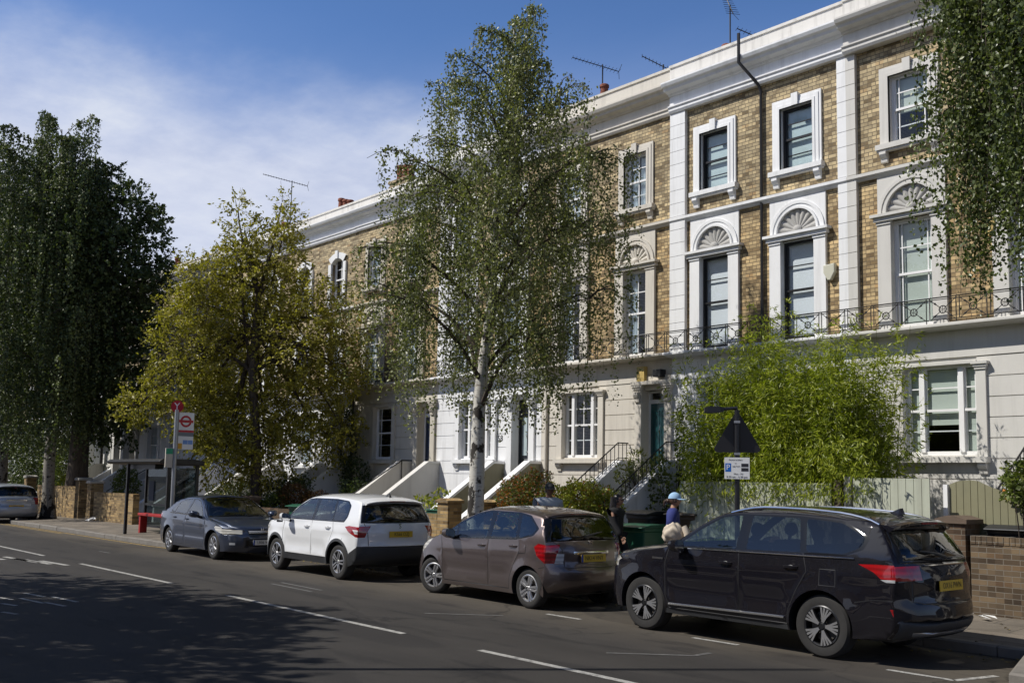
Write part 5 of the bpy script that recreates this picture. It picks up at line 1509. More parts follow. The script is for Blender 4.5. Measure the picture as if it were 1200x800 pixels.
    for key in keys:
        if key == 'body': continue
        nm, mt, mode = matof[key]
        mt = S['paint'] if mt == 'paint' else M[mt]
        if mode == 'one':
            for w_ in 'lrs': objs[key + w_] = emit(key, nm, mt, car, w_)
        else:   # a separate object on each side (strip faces split by sign of y)
            for sd in ('l', 'r'):
                parts = []
                a = T[reg == key]
                if len(a): parts.append((P, N, a) if sd == 'l' else (Pm, Nm, Tm[reg == key]))
                b_ = T2[reg2 == key]
                if len(b_):
                    cy = P2[b_].mean(1)[:, 1]; b_ = b_[cy > 0] if sd == 'l' else b_[cy < 0]
                    if len(b_): parts.append((P2, N2, b_))
                if parts: objs[key + sd] = panel_obj(nm, mt, car, parts)
    # door glass becomes a sub-part of its door
    for gk, dk in (('glass_f', 'door_f'), ('glass_r', 'door_r')):
        for sd in 'lr':
            if gk + sd in objs and dk + sd in objs: objs[gk + sd].parent = objs[dk + sd]
    # handles
    for dk, hx, hz in S['handles']:
        for sd, m in (('l', 1), ('r', -1)):
            h = MB(); y = W(hx, hz); v = []
            for i in range(7):
                u = -1 + 2 * i / 6; xx = hx + u * .10; off = .028 * (1 - u ** 4) + .004
                for (dz, dy) in ((-.012, 0), (-.014, .012), (.012, .016), (.015, 0)): v.append((xx, m * (W(xx, hz) + off + dy - .01), hz + dz))
            f = [(4 * i + k, 4 * i + 4 + k, 4 * i + 4 + (k + 1) % 4, 4 * i + (k + 1) % 4) for i in range(6) for k in range(4)]
            h.add(v, f); h.build('handle', S['paint'] if S.get('handle_paint', True) else M['chrome'], objs.get(dk + sd, car), smooth=True)
            c = MB(); c.ball((hx, m * (y + .001), hz - .004), (.045, .006, .028), 10, 6); c.build('handle_recess', M['seal'], objs.get(dk + sd, car), smooth=True)
    # mirrors
    mx, mz = S['mirror']
    for m in (1, -1):
        q = MB(); y = W(mx, mz); v = []
        prof = [(-.06, 0, 1), (.0, .0, 1.0), (.06, .0, .9), (.10, 0, .62), (.118, 0, .2)]
        n = 14
        for (dx, _, sc) in prof:
            for k in range(n):
                a = 2 * math.pi * k / n; ca, sa = math.cos(a), math.sin(a)
                py = .115 * math.copysign(abs(ca) ** .7, ca) * sc; pz = .078 * math.copysign(abs(sa) ** .75, sa) * sc
                v.append((mx + dx - .02 * ca, m * (y + .15 + py), mz + .075 + pz + (.02 * ca)))
        f = [(i * n + k, i * n + (k + 1) % n, (i + 1) * n + (k + 1) % n, (i + 1) * n + k) for i in range(len(prof) - 1) for k in range(n)] + [tuple(range((len(prof) - 1) * n, len(prof) * n))]
        q.add(v, f)
        mo = q.build('door_mirror', S['paint'] if S.get('mirror_paint', True) else M['seal'], car, smooth=True)
        g_ = MB(); g_.add([(mx - .058 - .02 * math.cos(2 * math.pi * k / n), m * (y + .15 + .112 * math.copysign(abs(math.cos(2 * math.pi * k / n)) ** .7, math.cos(2 * math.pi * k / n))), mz + .075 + .075 * math.copysign(abs(math.sin(2 * math.pi * k / n)) ** .75, math.sin(2 * math.pi * k / n)) + .02 * math.cos(2 * math.pi * k / n)) for k in range(n)], [tuple(range(n))])
        g_.build('mirror_glass', M['chrome'], mo)
        st = MB(); st.tube([(mx + .04, m * (y - .02), mz), (mx + .03, m * (y + .06), mz + .02), (mx + .02, m * (y + .12), mz + .05)], [.035, .03, .035], 8); st.build('mirror_arm', M['seal'], mo, smooth=True)
    # wheels and wells
    for ax in (fa, ra):
        for m in (1, -1):
            w = wheel_mesh(car, ax, W(ax, rw + Ra + .02) - .045, rw, S.get('tyre_w', .215), m, S['wheel'])
            if ax == fa and S.get('steer'): w.rotation_euler = (0, 0, S['steer'])
    for ax in (fa, ra):
        for m in (1, -1):
            wl = MB()
            pts = arch_pts(ax, Ra + .004); y1 = W(ax, rw + Ra) - .03; y0 = y1 - .42; v = []
            for x, z in pts: v += [(x, m * (W(x, z) - .004), z), (x, m * y0, z)]
            wl.add(v, [(2 * i, 2 * i + 1, 2 * i + 3, 2 * i + 2) for i in range(len(pts) - 1)])
            wl.add([(x, m * y0, z) for x, z in pts], [tuple(range(len(pts)))])
            wl.build('wheel_arch', M['seal'], car)
    ub = MB(); a = W0 - .08
    ub.box(E[-1][0] + .02, E[0][0] - .02, -a + .16, a - .16, zs - .02, zs + .03)
    ub.box(ra + Ra + .02, fa - Ra - .02, -a + .02, a - .02, zs - .015, zs + .028); ub.build('underbody', M['seal'], car)
    # cabin: seats, dash, floor
    zi = zb - .12; cw = W0 - .2
    it = MB(); it.box(S['cabin'][0], S['cabin'][1], -cw, cw, zs + .05, zs + .3)
    it.box(S['cabin'][1] - .05, S['cabin'][1] + .3, -cw, cw, zs + .05, zb - .02); it.build('cabin_floor', M['interior'], car)
    for x0 in S['seats']:
        for yy in ((-.36, .36) if x0 > -.4 else (-.42, 0, .42)):
            s_ = MB(); wd = .25 if x0 > -.4 else .2; zt = zb + .12
            pr = [(x0, zs + .3), (x0 + .1, zs + .3), (x0 - .06, zt), (x0 - .1, zt + .02), (x0 - .18, zt)]
            s_.prism([(p[0], p[1]) for p in pr], 'y', yy - wd, yy + wd)
            s_.box(x0, x0 + .5, yy - wd, yy + wd, zs + .3, zs + .48)
            o = s_.build('seat', M['interior'], car, bevel=.03)
            hr = MB(); hr.ball((x0 - .17, yy, zt + .15), (.055, .13, .09), 10, 8); hr.tube([(x0 - .13, yy, zt), (x0 - .16, yy, zt + .1)], .02, 6); hr.build('headrest', M['interior'], o, smooth=True)
    sw = MB(); c = Vector((S['cabin'][1] - .2, -.36, zb - .02)); sw.tube([c + Vector((.06 * math.sin(t), .18 * math.cos(t), .17 * math.sin(t))) for t in np.linspace(0, 2 * math.pi, 17)], .013, 5, cap=False); sw.build('steering_wheel', M['interior'], car)
    # number plates
    def plate(x, z, txt, kind, nx, tilt=0, sq=1, yoff=0):
        p = MB(); p.box(-.26 * sq, .26 * sq, -.056, .056, -.008, .0)
        up = Vector((-math.sin(tilt) * nx, 0, math.cos(tilt)))
        mt = frame_mtx((x, yoff, z), (0, nx, 0), up)
        p.v = [tuple(mt @ Vector(q)) for q in p.v]
        o = p.build('number_plate', M[kind], car)
        mt2 = mt.copy(); off = mt.to_3x3() @ Vector((0.012, -.002, .002)); mt2.translation += off
        text_mesh(txt, .082, M['plate_ink'], 'plate_lettering', o, mt2 @ Matrix.Diagonal((1.0, 1.12, 1, 1)), extrude=.0005)
        if S.get('euro') and kind in S['euro']:
            b = MB(); b.box(-.26, -.22, -.055, .055, .0, .002); b.v = [tuple(mt @ Vector(q)) for q in b.v]; b.build('plate_band', M['plate_blue'], o)
    for a in S.get('plates', []): plate(*a)
    S['extra'](car, W, dict(C=C, E=E, EW=EW, par=par, at=at, P=smap, s_to_u=s_to_u, VS=VS, objs=objs))
    return car

def roof_rail(car, info, s0, s1, mat_, h=.045, inset=.97):
    for m in (1, -1):
        r = MB(); pts = []
        for k in range(15):
            u = info['s_to_u'](s0 + (s1 - s0) * k / 14); p = info['P'](u, inset * info['VS'] * m)
            lift = h * min(1, 4 * min(k, 14 - k) / 14)
            pts.append((p[0], p[1], p[2] + lift))
        r.tube(pts, .017, 8); r.build('roof_rail', mat_, car, smooth=True)

def spoiler(car, info, s0, length, mat_, tmax=.93, drop=.02, thick=.045):
    sp_ = MB(); n = 14; v = []
    for k in range(n + 1):
        t = -tmax + 2 * tmax * k / n
        p = Vector(info['P'](info['s_to_u'](s0), t * info['VS'])); bow = length * (1 - .25 * (t / tmax) ** 2)
        v += [(p.x + .06, p.y, p.z + .012), (p.x - bow * .6, p.y, p.z + .008 - drop * .4), (p.x - bow, p.y, p.z - drop), (p.x - bow + .01, p.y, p.z - drop - thick * .5), (p.x - bow * .5, p.y, p.z - thick - drop), (p.x + .06, p.y, p.z - thick)]
    f = [(6 * k + j, 6 * k + 6 + j, 6 * k + 6 + (j + 1) % 6, 6 * k + (j + 1) % 6) for k in range(n) for j in range(6)] + [tuple(range(6)), tuple(range(6 * n, 6 * n + 6))[::-1]]
    sp_.add(v, f); o = sp_.build('roof_spoiler', mat_, car, smooth=True)
    b = MB(); p = info['P'](info['s_to_u'](s0), 0); b.box(p[0] - length - .001, p[0] - length + .02, -.17, .17, p[2] - drop - thick * .45, p[2] - drop - .006); b.build('brake_lamp', M['tail_red'], o)
    return o

def rear_wiper(car, info, s0, s1, t0, t1):
    w = MB()
    def pt(s, t, off):
        p = Vector(info['P'](info['s_to_u'](s), t * info['VS'])); q = Vector(info['P'](info['s_to_u'](s + .05), t * info['VS'])); d = (q - p); n = Vector((-abs(d.z), 0, abs(d.x))).normalized(); return p + Vector((-off, 0, off * .4))
    w.tube([pt(s0, t0, .02), pt(s0 + (s1 - s0) * .5, t0 + (t1 - t0) * .5, .04), pt(s1, t1, .025)], [.022, .014, .008], 6); w.build('rear_wiper', M['seal'], car, smooth=True)

def fin(car, info, s, mat_):
    p = info['P'](info['s_to_u'](s), 0); x, z = p[0], p[2]
    a = MB(); v = []
    for (dx, h, wd) in ((.10, .0, .012), (.04, .03, .03), (-.03, .06, .028), (-.075, .068, .012), (-.085, .0, .03)):
        v += [(x + dx, -wd, z - .005), (x + dx, 0, z + h), (x + dx, wd, z - .005)]
    a.add(v, [(3 * i + k, 3 * i + 3 + k, 3 * i + 4 + k, 3 * i + 1 + k) for i in range(4) for k in range(2)] + [(12, 13, 14)]); a.build('aerial_fin', mat_, car)

MATS = {'trim': ('window_trim', 'gloss_trim', 'one'), 'trim2': ('rear_window_trim', 'gloss_trim', 'one'), 'cladding2': ('front_cladding', 'cladding', 'one'), 'seam': ('panel_gap', 'seal', 'one'), 'glass_f': ('side_window', 'car_glass', 'two'), 'glass_r': ('side_window', 'car_glass', 'two'),
        'glass_q': ('quarter_window', 'car_glass', 'two'), 'glass_rd': ('side_window', 'car_glass_dark', 'two'), 'glass_qd': ('quarter_window', 'car_glass_dark', 'two'), 'door_f': ('front_door', 'paint', 'two'), 'door_r': ('rear_door', 'paint', 'two'),
        'windscreen': ('windscreen', 'car_glass', 'one'), 'rear_glass': ('rear_window', 'car_glass_dark', 'one'), 'tail': ('tail_lamp', 'tail_red', 'two'), 'tailclear': ('reversing_lamp', 'lamp_clear', 'two'),
        'head': ('headlamp', 'head_clear', 'two'), 'cladding': ('lower_cladding', 'cladding', 'one'), 'grille': ('grille', 'seal', 'one'), 'chrome': ('chrome_strip', 'chrome', 'one'), 'silver': ('skid_plate', 'alloy', 'one'),
        'fuel': ('fuel_flap', 'paint', 'one'), 'tailgate': ('tailgate', 'paint', 'one'), 'bonnet': ('bonnet', 'paint', 'one'), 'reflector': ('rear_reflector', 'tail_red', 'two'), 'fog': ('fog_lamp', 'lamp_clear', 'two')}
WH_OUT = dict(rim=.232, n=5, offs=(-.33, -.115, .115, .33), w=(.024, .04), mat='alloy_dark', face=2, sides=1, hub=1)
WH_JAZ = dict(rim=.208, n=5, offs=(-.03, .03), par=True, w=(.03, .042), mat='alloy')
WH_VIT = dict(rim=.222, n=5, offs=(-.034, .034), par=True, w=(.034, .048), mat='alloy', sides=1)
WH_ACC = dict(rim=.21, n=7, offs=(0,), w=(.04, .052), mat='alloy')
def arc_door(fx, bx, zt_f, zt_b, zs, ra=None, Ra=0, rw=0):
    pass

# ---- black SUV -------------------------------------------------------------
def extra_out(car, W, I):
    roof_rail(car, I, 9.3, 13.0, M['chrome'], .05, .96)
    spoiler(car, I, 13.1, .20, M['car_black'], .95, .03, .05)
    rear_wiper(car, I, 14.95, 14.75, -.05, .5)
    fin(car, I, 12.6, M['car_black'])
    # three-diamond emblem and chrome bar on the tailgate
    e = MB(); bx = I['P'](I['s_to_u'](15.75), 0); x = bx[0] - .012; z = bx[2]
    for a in (90, 210, 330):
        d = Vector((math.cos(R(a)), math.sin(R(a)))) * .05; n_ = Vector((-d.y, d.x)) * .55
        pts = [Vector((0, 0)), d * .5 + n_ * .5, d, d * .5 - n_ * .5]
        e.add([(x, p.x, z + p.y) for p in pts], [(0, 1, 2, 3)])
    e.build('emblem', M['chrome'], car)
    b = MB(); u = I['s_to_u'](15.25)
    b.tube([Vector(I['P'](u, t * I['VS'])) + Vector((-.012, 0, 0)) for t in np.linspace(-.55, .55, 13)], .012, 6); b.build('tailgate_strip', M['chrome'], car, smooth=True)
    for m in (1, -1):
        b = MB(); b.tube([(x_, m * (W(x_, .395) + .008), .395 - .012 * (x_ - .2)) for x_ in np.linspace(-.88, .86, 9)], .016, 6); b.build('sill_strip', M['chrome'], car, smooth=True)
        b = MB(); b.tube([(x_, m * (W(x_, 1.105 + .008 * (1 - x_)) + .004), 1.10 + .012 * (.8 - x_)) for x_ in np.linspace(-1.75, .80, 14)], .010, 6); b.build('waist_strip', M['chrome'], car, smooth=True)
    b = MB(); b.box(1.62, 1.68, W(1.65, .93), W(1.65, .93) + .004, .925, .95); b.box(.98, 1.16, W(1.07, .93) + .002, W(1.07, .93) + .006, .94, .965); b.build('side_badge', M['chrome'], car)
OUT = dict(paint=M['car_black'], W0=.895, zw=.62, zb=1.09, tumble=23, beltrise=.018, af=.17, ar=.10, xf=1.0, xr=-1.3, crease=.93, creaseh=.012, scoop=.016, scoopz=.60,
    front_axle=1.335, rear_axle=-1.335, arch=.405, wheel_r=.3525, sill=.27, tyre_w=.225, wheel=WH_OUT, flare=.02,
    sil=[(2.14, .25, -.30, .02), (2.24, .42, -.36, 0), (2.255, .62, -.40, 0), (2.22, .80, -.38, 0), (2.12, .95, -.34, -.02), (1.82, 1.045, -.20, -.055), (1.38, 1.115, -.10, -.06), (1.00, 1.165, -.12, -.045),
         (.62, 1.415, -.10, -.05), (.24, 1.595, -.06, -.06), (-.2, 1.655, 0, -.075), (-.8, 1.668, 0, -.08), (-1.5, 1.635, 0, -.08), (-1.98, 1.575, .04, -.08), (-2.08, 1.50, .09, -.06),
         (-2.33, 1.13, .14, -.02), (-2.40, .95, .18, 0), (-2.41, .74, .22, 0), (-2.455, .62, .26, 0), (-2.45, .42, .26, 0), (-2.34, .30, .24, 0)],
    side=[('glass_f', rounded([(.76, 1.135), (.44, 1.355), (.17, 1.505), (-.02, 1.535), (-.13, 1.54), (-.15, 1.14)], .03)),
          ('glass_rd', rounded([(-.30, 1.145), (-.28, 1.545), (-.95, 1.54), (-1.06, 1.16)], .03)),
          ('glass_qd', rounded([(-1.14, 1.165), (-1.04, 1.538), (-1.52, 1.505), (-1.84, 1.36), (-1.80, 1.25), (-1.62, 1.175)], .05)),
          ('trim', rounded([(.84, 1.118), (.46, 1.385), (.17, 1.535), (-.05, 1.562), (-.95, 1.566), (-1.53, 1.53), (-1.89, 1.36), (-1.84, 1.23), (-1.64, 1.155)], .03)),
          ('tailclear', [(-2.06, .925), (-2.16, .93), (-2.3, .935), (-2.3, .905), (-2.12, .90)]),
          ('tail', [(-1.80, 1.075), (-2.0, 1.085), (-2.4, 1.085), (-2.4, .93), (-2.16, .93), (-2.06, .935), (-1.98, 1.0)]),
          ('head', [(1.75, .90), (1.86, .965), (2.2, .93), (2.2, .80), (1.95, .82)]),
          ('fuel', [(-1.52, .98), (-1.52, .82), (-1.34, .82), (-1.34, .98)]),
          ('reflector', [(-2.16, .62), (-2.3, .62), (-2.3, .50), (-2.22, .50)]),
          ('cladding', [(-.92, .26), (-.92, .335), (.92, .335), (.92, .26)])],
    seams=[[(.90, 1.10), (.95, .9), (.93, .5), (.87, .345)], [(-.20, 1.13), (-.21, .9), (-.22, .345)], [(-1.10, 1.15), (-1.16, .95), (-1.02, .72), (-.93, .52), (-.90, .345)], [(.87, .345), (-.90, .345)],
           [(1.0, 1.09), (1.4, 1.03), (1.75, .97)], [(1.9, .8), (1.78, .66), (1.74, .55)], [(-1.53, .99), (-1.53, .81), (-1.33, .81), (-1.33, .99), (-1.53, .99)], [(-1.76, .66), (-1.95, .70), (-2.3, .72)]],
    doors=[('door_f', [(.90, 1.10), (.95, .9), (.93, .5), (.87, .345), (-.22, .345), (-.21, .9), (-.20, 1.125), (.8, 1.118)]), ('door_r', [(-.20, 1.125), (-.21, .9), (-.22, .345), (-.90, .345), (-.93, .52), (-1.02, .72), (-1.16, .95), (-1.10, 1.14)])],
    strip=[('windscreen', rounded([(7.12, -.90), (7.12, .90), (9.0, .90), (9.0, -.90)], .05)), ('trim', [(7.02, -.95), (7.02, .95), (9.08, .95), (9.08, -.95)]),
           ('rear_glass', [(14.1, -.86), (14.1, .86), (14.95, .84), (14.95, -.84)]), ('trim2', [(14.0, -.95), (14.0, .95), (15.05, .93), (15.05, -.93)]),
           ('tail', [(15.25, .62), (15.25, 1.001), (16.15, 1.001), (16.1, .62)]), ('head', [(3.05, .62), (3.6, .55), (3.95, .80), (4.0, 1.001), (3.0, 1.001)]),
           ('grille', [(2.2, -.5), (2.2, .5), (3.5, .5), (3.5, -.5)]), ('grille', [(.9, -.6), (.9, .6), (1.7, .6), (1.7, -.6)]),
           ('silver', [(19.3, -.78), (19.3, .78), (19.8, .74), (19.8, -.74)]), ('cladding', [(18.6, -.95), (18.6, .95), (20.0, .95), (20.0, -.95)])],
    sseams=[[(4.2, .8), (5.2, .84), (6.2, .87), (6.9, .88)], [(15.05, .86), (16.0, .80), (17.3, .78), (17.5, .6), (17.5, 0)]],
    handles=[('door_f', -.02, .965), ('door_r', -.95, .985)], mirror=(.66, 1.06), mats=MATS, cabin=(-1.9, .8), seats=(.05, -.85), plates=[(-2.425, .86, 'OX16 PWN', 'plate_y', -1, .04)], extra=extra_out, mirror_paint=True)
OUT['mats'] = dict(MATS)
make_car('black_suv', 'glossy black SUV with chrome window line, nearest the camera', (-8.0, 11.235, 0), math.pi + .0, OUT)

# ---- taupe small MPV ----------------------------------------------------------
def extra_jaz(car, W, I):
    spoiler(car, I, 11.1, .13, M['car_brown'], .9, .02, .04)
    rear_wiper(car, I, 12.92, 12.75, .1, -.4)
    text_mesh('H', .10, M['chrome'], 'emblem', car, frame_mtx((I['P'](I['s_to_u'](13.35), 0)[0] - .015, 0, I['P'](I['s_to_u'](13.35), 0)[2]), (0, -1, 0), (0, 0, 1)), extrude=.004)
    b = MB(); p = I['P'](I['s_to_u'](11), 0); b.tube([(-1.2, 0, p[2] + .02), (-1.32, 0, p[2] + .17)], .005, 5); b.build('aerial_rod', M['seal'], car)

JAZ = dict(paint=M['car_brown'], W0=.845, zw=.58, zb=.97, tumble=22, beltrise=.035, af=.20, ar=.09, xf=.85, xr=-1.1, crease=.80, creaseh=.012, scoop=.018, scoopz=.45, skirt=.015,
    front_axle=1.25, rear_axle=-1.25, arch=.345, wheel_r=.305, sill=.20, tyre_w=.19, wheel=WH_JAZ, flare=.018, steer=.30,
    sil=[(1.96, .18, -.26, .02), (2.04, .38, -.34, 0), (2.03, .58, -.42, 0), (1.94, .76, -.40, -.01), (1.72, .895, -.28, -.04), (1.42, .99, -.18, -.055), (1.10, 1.07, -.16, -.05), (.64, 1.31, -.12, -.055),
         (.20, 1.465, -.08, -.065), (-.2, 1.515, 0, -.075), (-.8, 1.512, 0, -.08), (-1.36, 1.455, .02, -.08), (-1.50, 1.40, .07, -.06), (-1.72, 1.05, .13, -.03), (-1.79, .90, .18, 0), (-1.80, .70, .2, 0),
         (-1.86, .56, .25, 0), (-1.84, .36, .27, 0), (-1.74, .25, .24, 0)],
    side=[('glass_q', rounded([(.98, 1.00), (.63, 1.175), (.60, .985)], .02)),
          ('glass_f', rounded([(.54, .985), (.57, 1.205), (.20, 1.36), (-.10, 1.41), (-.17, 1.41), (-.22, 1.0)], .03)),
          ('glass_r', rounded([(-.34, 1.01), (-.28, 1.415), (-.82, 1.405), (-.95, 1.035)], .03)),
          ('glass_qd', rounded([(-1.02, 1.045), (-.92, 1.395), (-1.12, 1.365), (-1.36, 1.20), (-1.30, 1.12)], .04)),
          ('trim', rounded([(1.04, .985), (.60, 1.215), (.2, 1.385), (-.12, 1.436), (-.85, 1.43), (-1.14, 1.39), (-1.41, 1.2), (-1.33, 1.09), (-.95, 1.015), (.55, .965)], .03)),
          ('tail', [(-1.38, .93), (-1.46, .985), (-1.66, .96), (-1.7, .74), (-1.60, .70), (-1.45, .80)]),
          ('head', [(1.32, .86), (1.25, .92), (1.55, .875), (1.66, .74), (1.60, .66), (1.48, .74)]),
          ('reflector', [(-1.6, .44), (-1.75, .44), (-1.75, .40), (-1.6, .40)])],
    seams=[[(1.0, .97), (.93, .8), (.90, .45), (.86, .27)], [(-.28, .99), (-.30, .7), (-.30, .27)], [(-1.02, 1.02), (-1.06, .85), (-.92, .62), (-.84, .45), (-.82, .27)], [(.86, .27), (-.82, .27)],
           [(1.06, .99), (1.25, .93)], [(1.5, .72), (1.44, .6), (1.42, .5)], [(-1.2, .95), (-1.2, .82), (-1.05, .82)], [(-1.5, .62), (-1.7, .66)]],
    doors=[('door_f', [(1.0, .975), (.93, .8), (.90, .45), (.86, .27), (-.30, .27), (-.30, .7), (-.28, .985), (.55, .965)]), ('door_r', [(-.28, .985), (-.30, .7), (-.30, .27), (-.82, .27), (-.84, .45), (-.92, .62), (-1.06, .85), (-1.02, 1.01)])],
    strip=[('windscreen', rounded([(6.1, -.90), (6.1, .90), (8.1, .90), (8.1, -.90)], .05)), ('trim', [(6.0, -.95), (6.0, .95), (8.15, .95), (8.15, -.95)]),
           ('rear_glass', [(12.08, -.84), (12.08, .84), (13.0, .86), (13.0, -.86)]), ('trim2', [(12.0, -.99), (12.0, .99), (13.1, .985), (13.1, -.985)]),
           ('tailclear', [(14.3, .66), (14.3, .80), (15.0, .84), (15.0, .68)]), ('tail', [(13.45, .74), (13.45, 1.001), (15.0, 1.001), (15.0, .84)]),
           ('head', [(3.0, .72), (3.6, .68), (4.1, 1.001), (2.6, 1.001)]), ('grille', [(2.3, -.5), (2.3, .5), (3.0, .5), (3.0, -.5)]), ('grille', [(.7, -.7), (.7, .7), (1.6, .6), (1.6, -.6)]),
           ('chrome', [(14.15, -.45), (14.15, .45), (14.35, .45), (14.35, -.45)])],
    sseams=[[(13.1, .86), (14.0, .70), (15.4, .66), (15.5, .5), (15.5, 0)], [(4.1, .8), (5.5, .85), (6.0, .86)]],
    handles=[('door_f', -.12, .885), ('door_r', -.90, .915)], mirror=(.60, .965), mats=dict(MATS), cabin=(-1.3, .85), seats=(.1, -.75), plates=[(-1.83, .77, 'NK14 VNY', 'plate_y', -1, .05)], euro=('plate_y',), extra=extra_jaz)
make_car('taupe_hatchback', 'taupe metallic tall hatchback between the white SUV and the black SUV', (-13.05, 11.36, 0), math.pi - .014, JAZ)

# ---- white compact SUV ----------------------------------------------------------
def extra_vit(car, W, I):
    spoiler(car, I, 12.1, .16, M['car_white'], .93, .02, .04)
    rear_wiper(car, I, 13.92, 13.75, 0, .45)
    text_mesh('S', .13, M['chrome'], 'emblem', car, frame_mtx((I['P'](I['s_to_u'](14.4), 0)[0] - .012, 0, I['P'](I['s_to_u'](14.4), 0)[2]), (0, -1, 0), (0, 0, 1)), extrude=.004)
    fin(car, I, 11.4, M['seal'])
    for m in (1, -1): b = MB(); b.box(1.02, 1.28, m * W(1.15, .985) - .003, m * W(1.15, .985) + .003, .975, 1.02); b.build('side_vent', M['seal'], car)
VIT = dict(paint=M['car_white'], W0=.885, zw=.66, zb=1.05, tumble=21, beltrise=.012, af=.15, ar=.08, xf=1.0, xr=-1.25, crease=.90, creaseh=.014, scoop=.016, scoopz=.60, skirt=.008,
    front_axle=1.25, rear_axle=-1.25, arch=.385, wheel_r=.334, sill=.27, tyre_w=.215, wheel=WH_VIT, flare=.03,
    sil=[(1.98, .27, -.28, .02), (2.07, .45, -.34, 0), (2.085, .65, -.36, 0), (2.05, .85, -.32, 0), (1.93, .985, -.26, -.02), (1.5, 1.06, -.14, -.045), (1.05, 1.115, -.14, -.045), (.68, 1.36, -.10, -.05), (.30, 1.54, -.06, -.06),
         (-.1, 1.595, 0, -.07), (-.8, 1.605, 0, -.075), (-1.45, 1.57, 0, -.075), (-1.76, 1.52, .04, -.07), (-1.84, 1.44, .08, -.05), (-2.00, 1.10, .12, -.02), (-2.05, .9, .16, 0), (-2.055, .72, .18, 0), (-2.10, .62, .24, 0), (-2.08, .42, .25, 0), (-1.97, .31, .22, 0)],
    side=[('glass_f', rounded([(.80, 1.085), (.50, 1.31), (.22, 1.455), (.0, 1.475), (-.12, 1.48), (-.14, 1.085)], .03)),
          ('glass_r', rounded([(-.26, 1.085), (-.24, 1.485), (-.84, 1.475), (-.95, 1.095)], .03)),
          ('glass_qd', rounded([(-1.01, 1.10), (-.91, 1.475), (-1.28, 1.45), (-1.40, 1.38), (-1.43, 1.2), (-1.38, 1.11)], .05)),
          ('trim', rounded([(.90, 1.065), (.52, 1.345), (.22, 1.482), (.0, 1.503), (-.85, 1.505), (-1.30, 1.475), (-1.45, 1.39), (-1.475, 1.18), (-1.41, 1.075)], .03)),
          ('tailclear', [(-1.72, .955), (-1.9, .945), (-1.9, .87), (-1.80, .875)]),
          ('tail', [(-1.46, 1.0), (-1.60, 1.02), (-2.0, 1.0), (-2.0, .80), (-1.82, .82), (-1.62, .90)]),
          ('head', [(1.55, .93), (1.75, .965), (2.1, .9), (2.1, .76), (1.72, .80)]),
          ('cladding', [(1.25 + .44 * math.cos(a), .334 + .44 * math.sin(a)) for a in np.linspace(-.3, math.pi + .3, 22)]),
          ('cladding', [(-1.25 + .44 * math.cos(a), .334 + .44 * math.sin(a)) for a in np.linspace(-.3, math.pi + .3, 22)]),
          ('cladding', [(-.9, .2), (-.9, .40), (.9, .40), (.9, .2)]), ('cladding', [(-1.62, .30), (-1.66, .52), (-1.9, .66), (-2.15, .66), (-2.15, .2), (-1.62, .2)]), ('cladding', [(1.6, .2), (1.64, .44), (2.2, .5), (2.2, .2)]),
          ],
    seams=[[(.93, 1.05), (.96, .8), (.90, .5), (.86, .41)], [(-.20, 1.07), (-.21, .8), (-.22, .41)], [(-1.0, 1.08), (-1.06, .92), (-.93, .68), (-.84, .5), (-.82, .41)], [(1.02, 1.05), (1.45, 1.0)], [(-1.4, .62), (-1.4, .78)]],
    doors=[('door_f', [(.93, 1.06), (.96, .8), (.90, .5), (.86, .40), (-.22, .40), (-.21, .8), (-.20, 1.075)]), ('door_r', [(-.20, 1.075), (-.21, .8), (-.22, .40), (-.82, .40), (-.84, .5), (-.93, .68), (-1.06, .92), (-1.0, 1.07)])],
    strip=[('windscreen', rounded([(6.12, -.90), (6.12, .90), (8.1, .90), (8.1, -.90)], .05)), ('trim', [(6.02, -.95), (6.02, .95), (8.15, .95), (8.15, -.95)]),
           ('rear_glass', [(13.05, -.86), (13.05, .86), (13.95, .90), (13.95, -.90)]), ('trim2', [(12.95, -.97), (12.95, .97), (14.03, .97), (14.03, -.97)]),
           ('tail', [(14.35, .74), (14.35, 1.001), (15.5, 1.001), (15.45, .86)]), ('head', [(3.0, .66), (3.55, .62), (3.9, 1.001), (2.6, 1.001)]), ('grille', [(2.2, -.55), (2.2, .55), (3.2, .6), (3.2, -.6)]),
           ('cladding', [(16.7, -1.001), (16.7, 1.001), (19.0, 1.001), (19.0, -1.001)]), ('cladding2', [(0, -1.001), (0, 1.001), (1.4, 1.001), (1.4, -1.001)])],
    sseams=[[(14.03, .9), (15.0, .80), (16.5, .78)], [(4.1, .84), (5.5, .86)]],
    handles=[('door_f', -.04, .945), ('door_r', -.86, .955)], mirror=(.66, 1.03), mats=dict(MATS), cabin=(-1.6, .8), seats=(.08, -.75), plates=[(-2.08, .875, 'KS66 OZJ', 'plate_y', -1, .03)], extra=extra_vit)
make_car('white_suv', 'white compact SUV with black wheel arch cladding, behind the taupe hatchback', (-18.33, 11.29, 0), math.pi - .014, VIT)

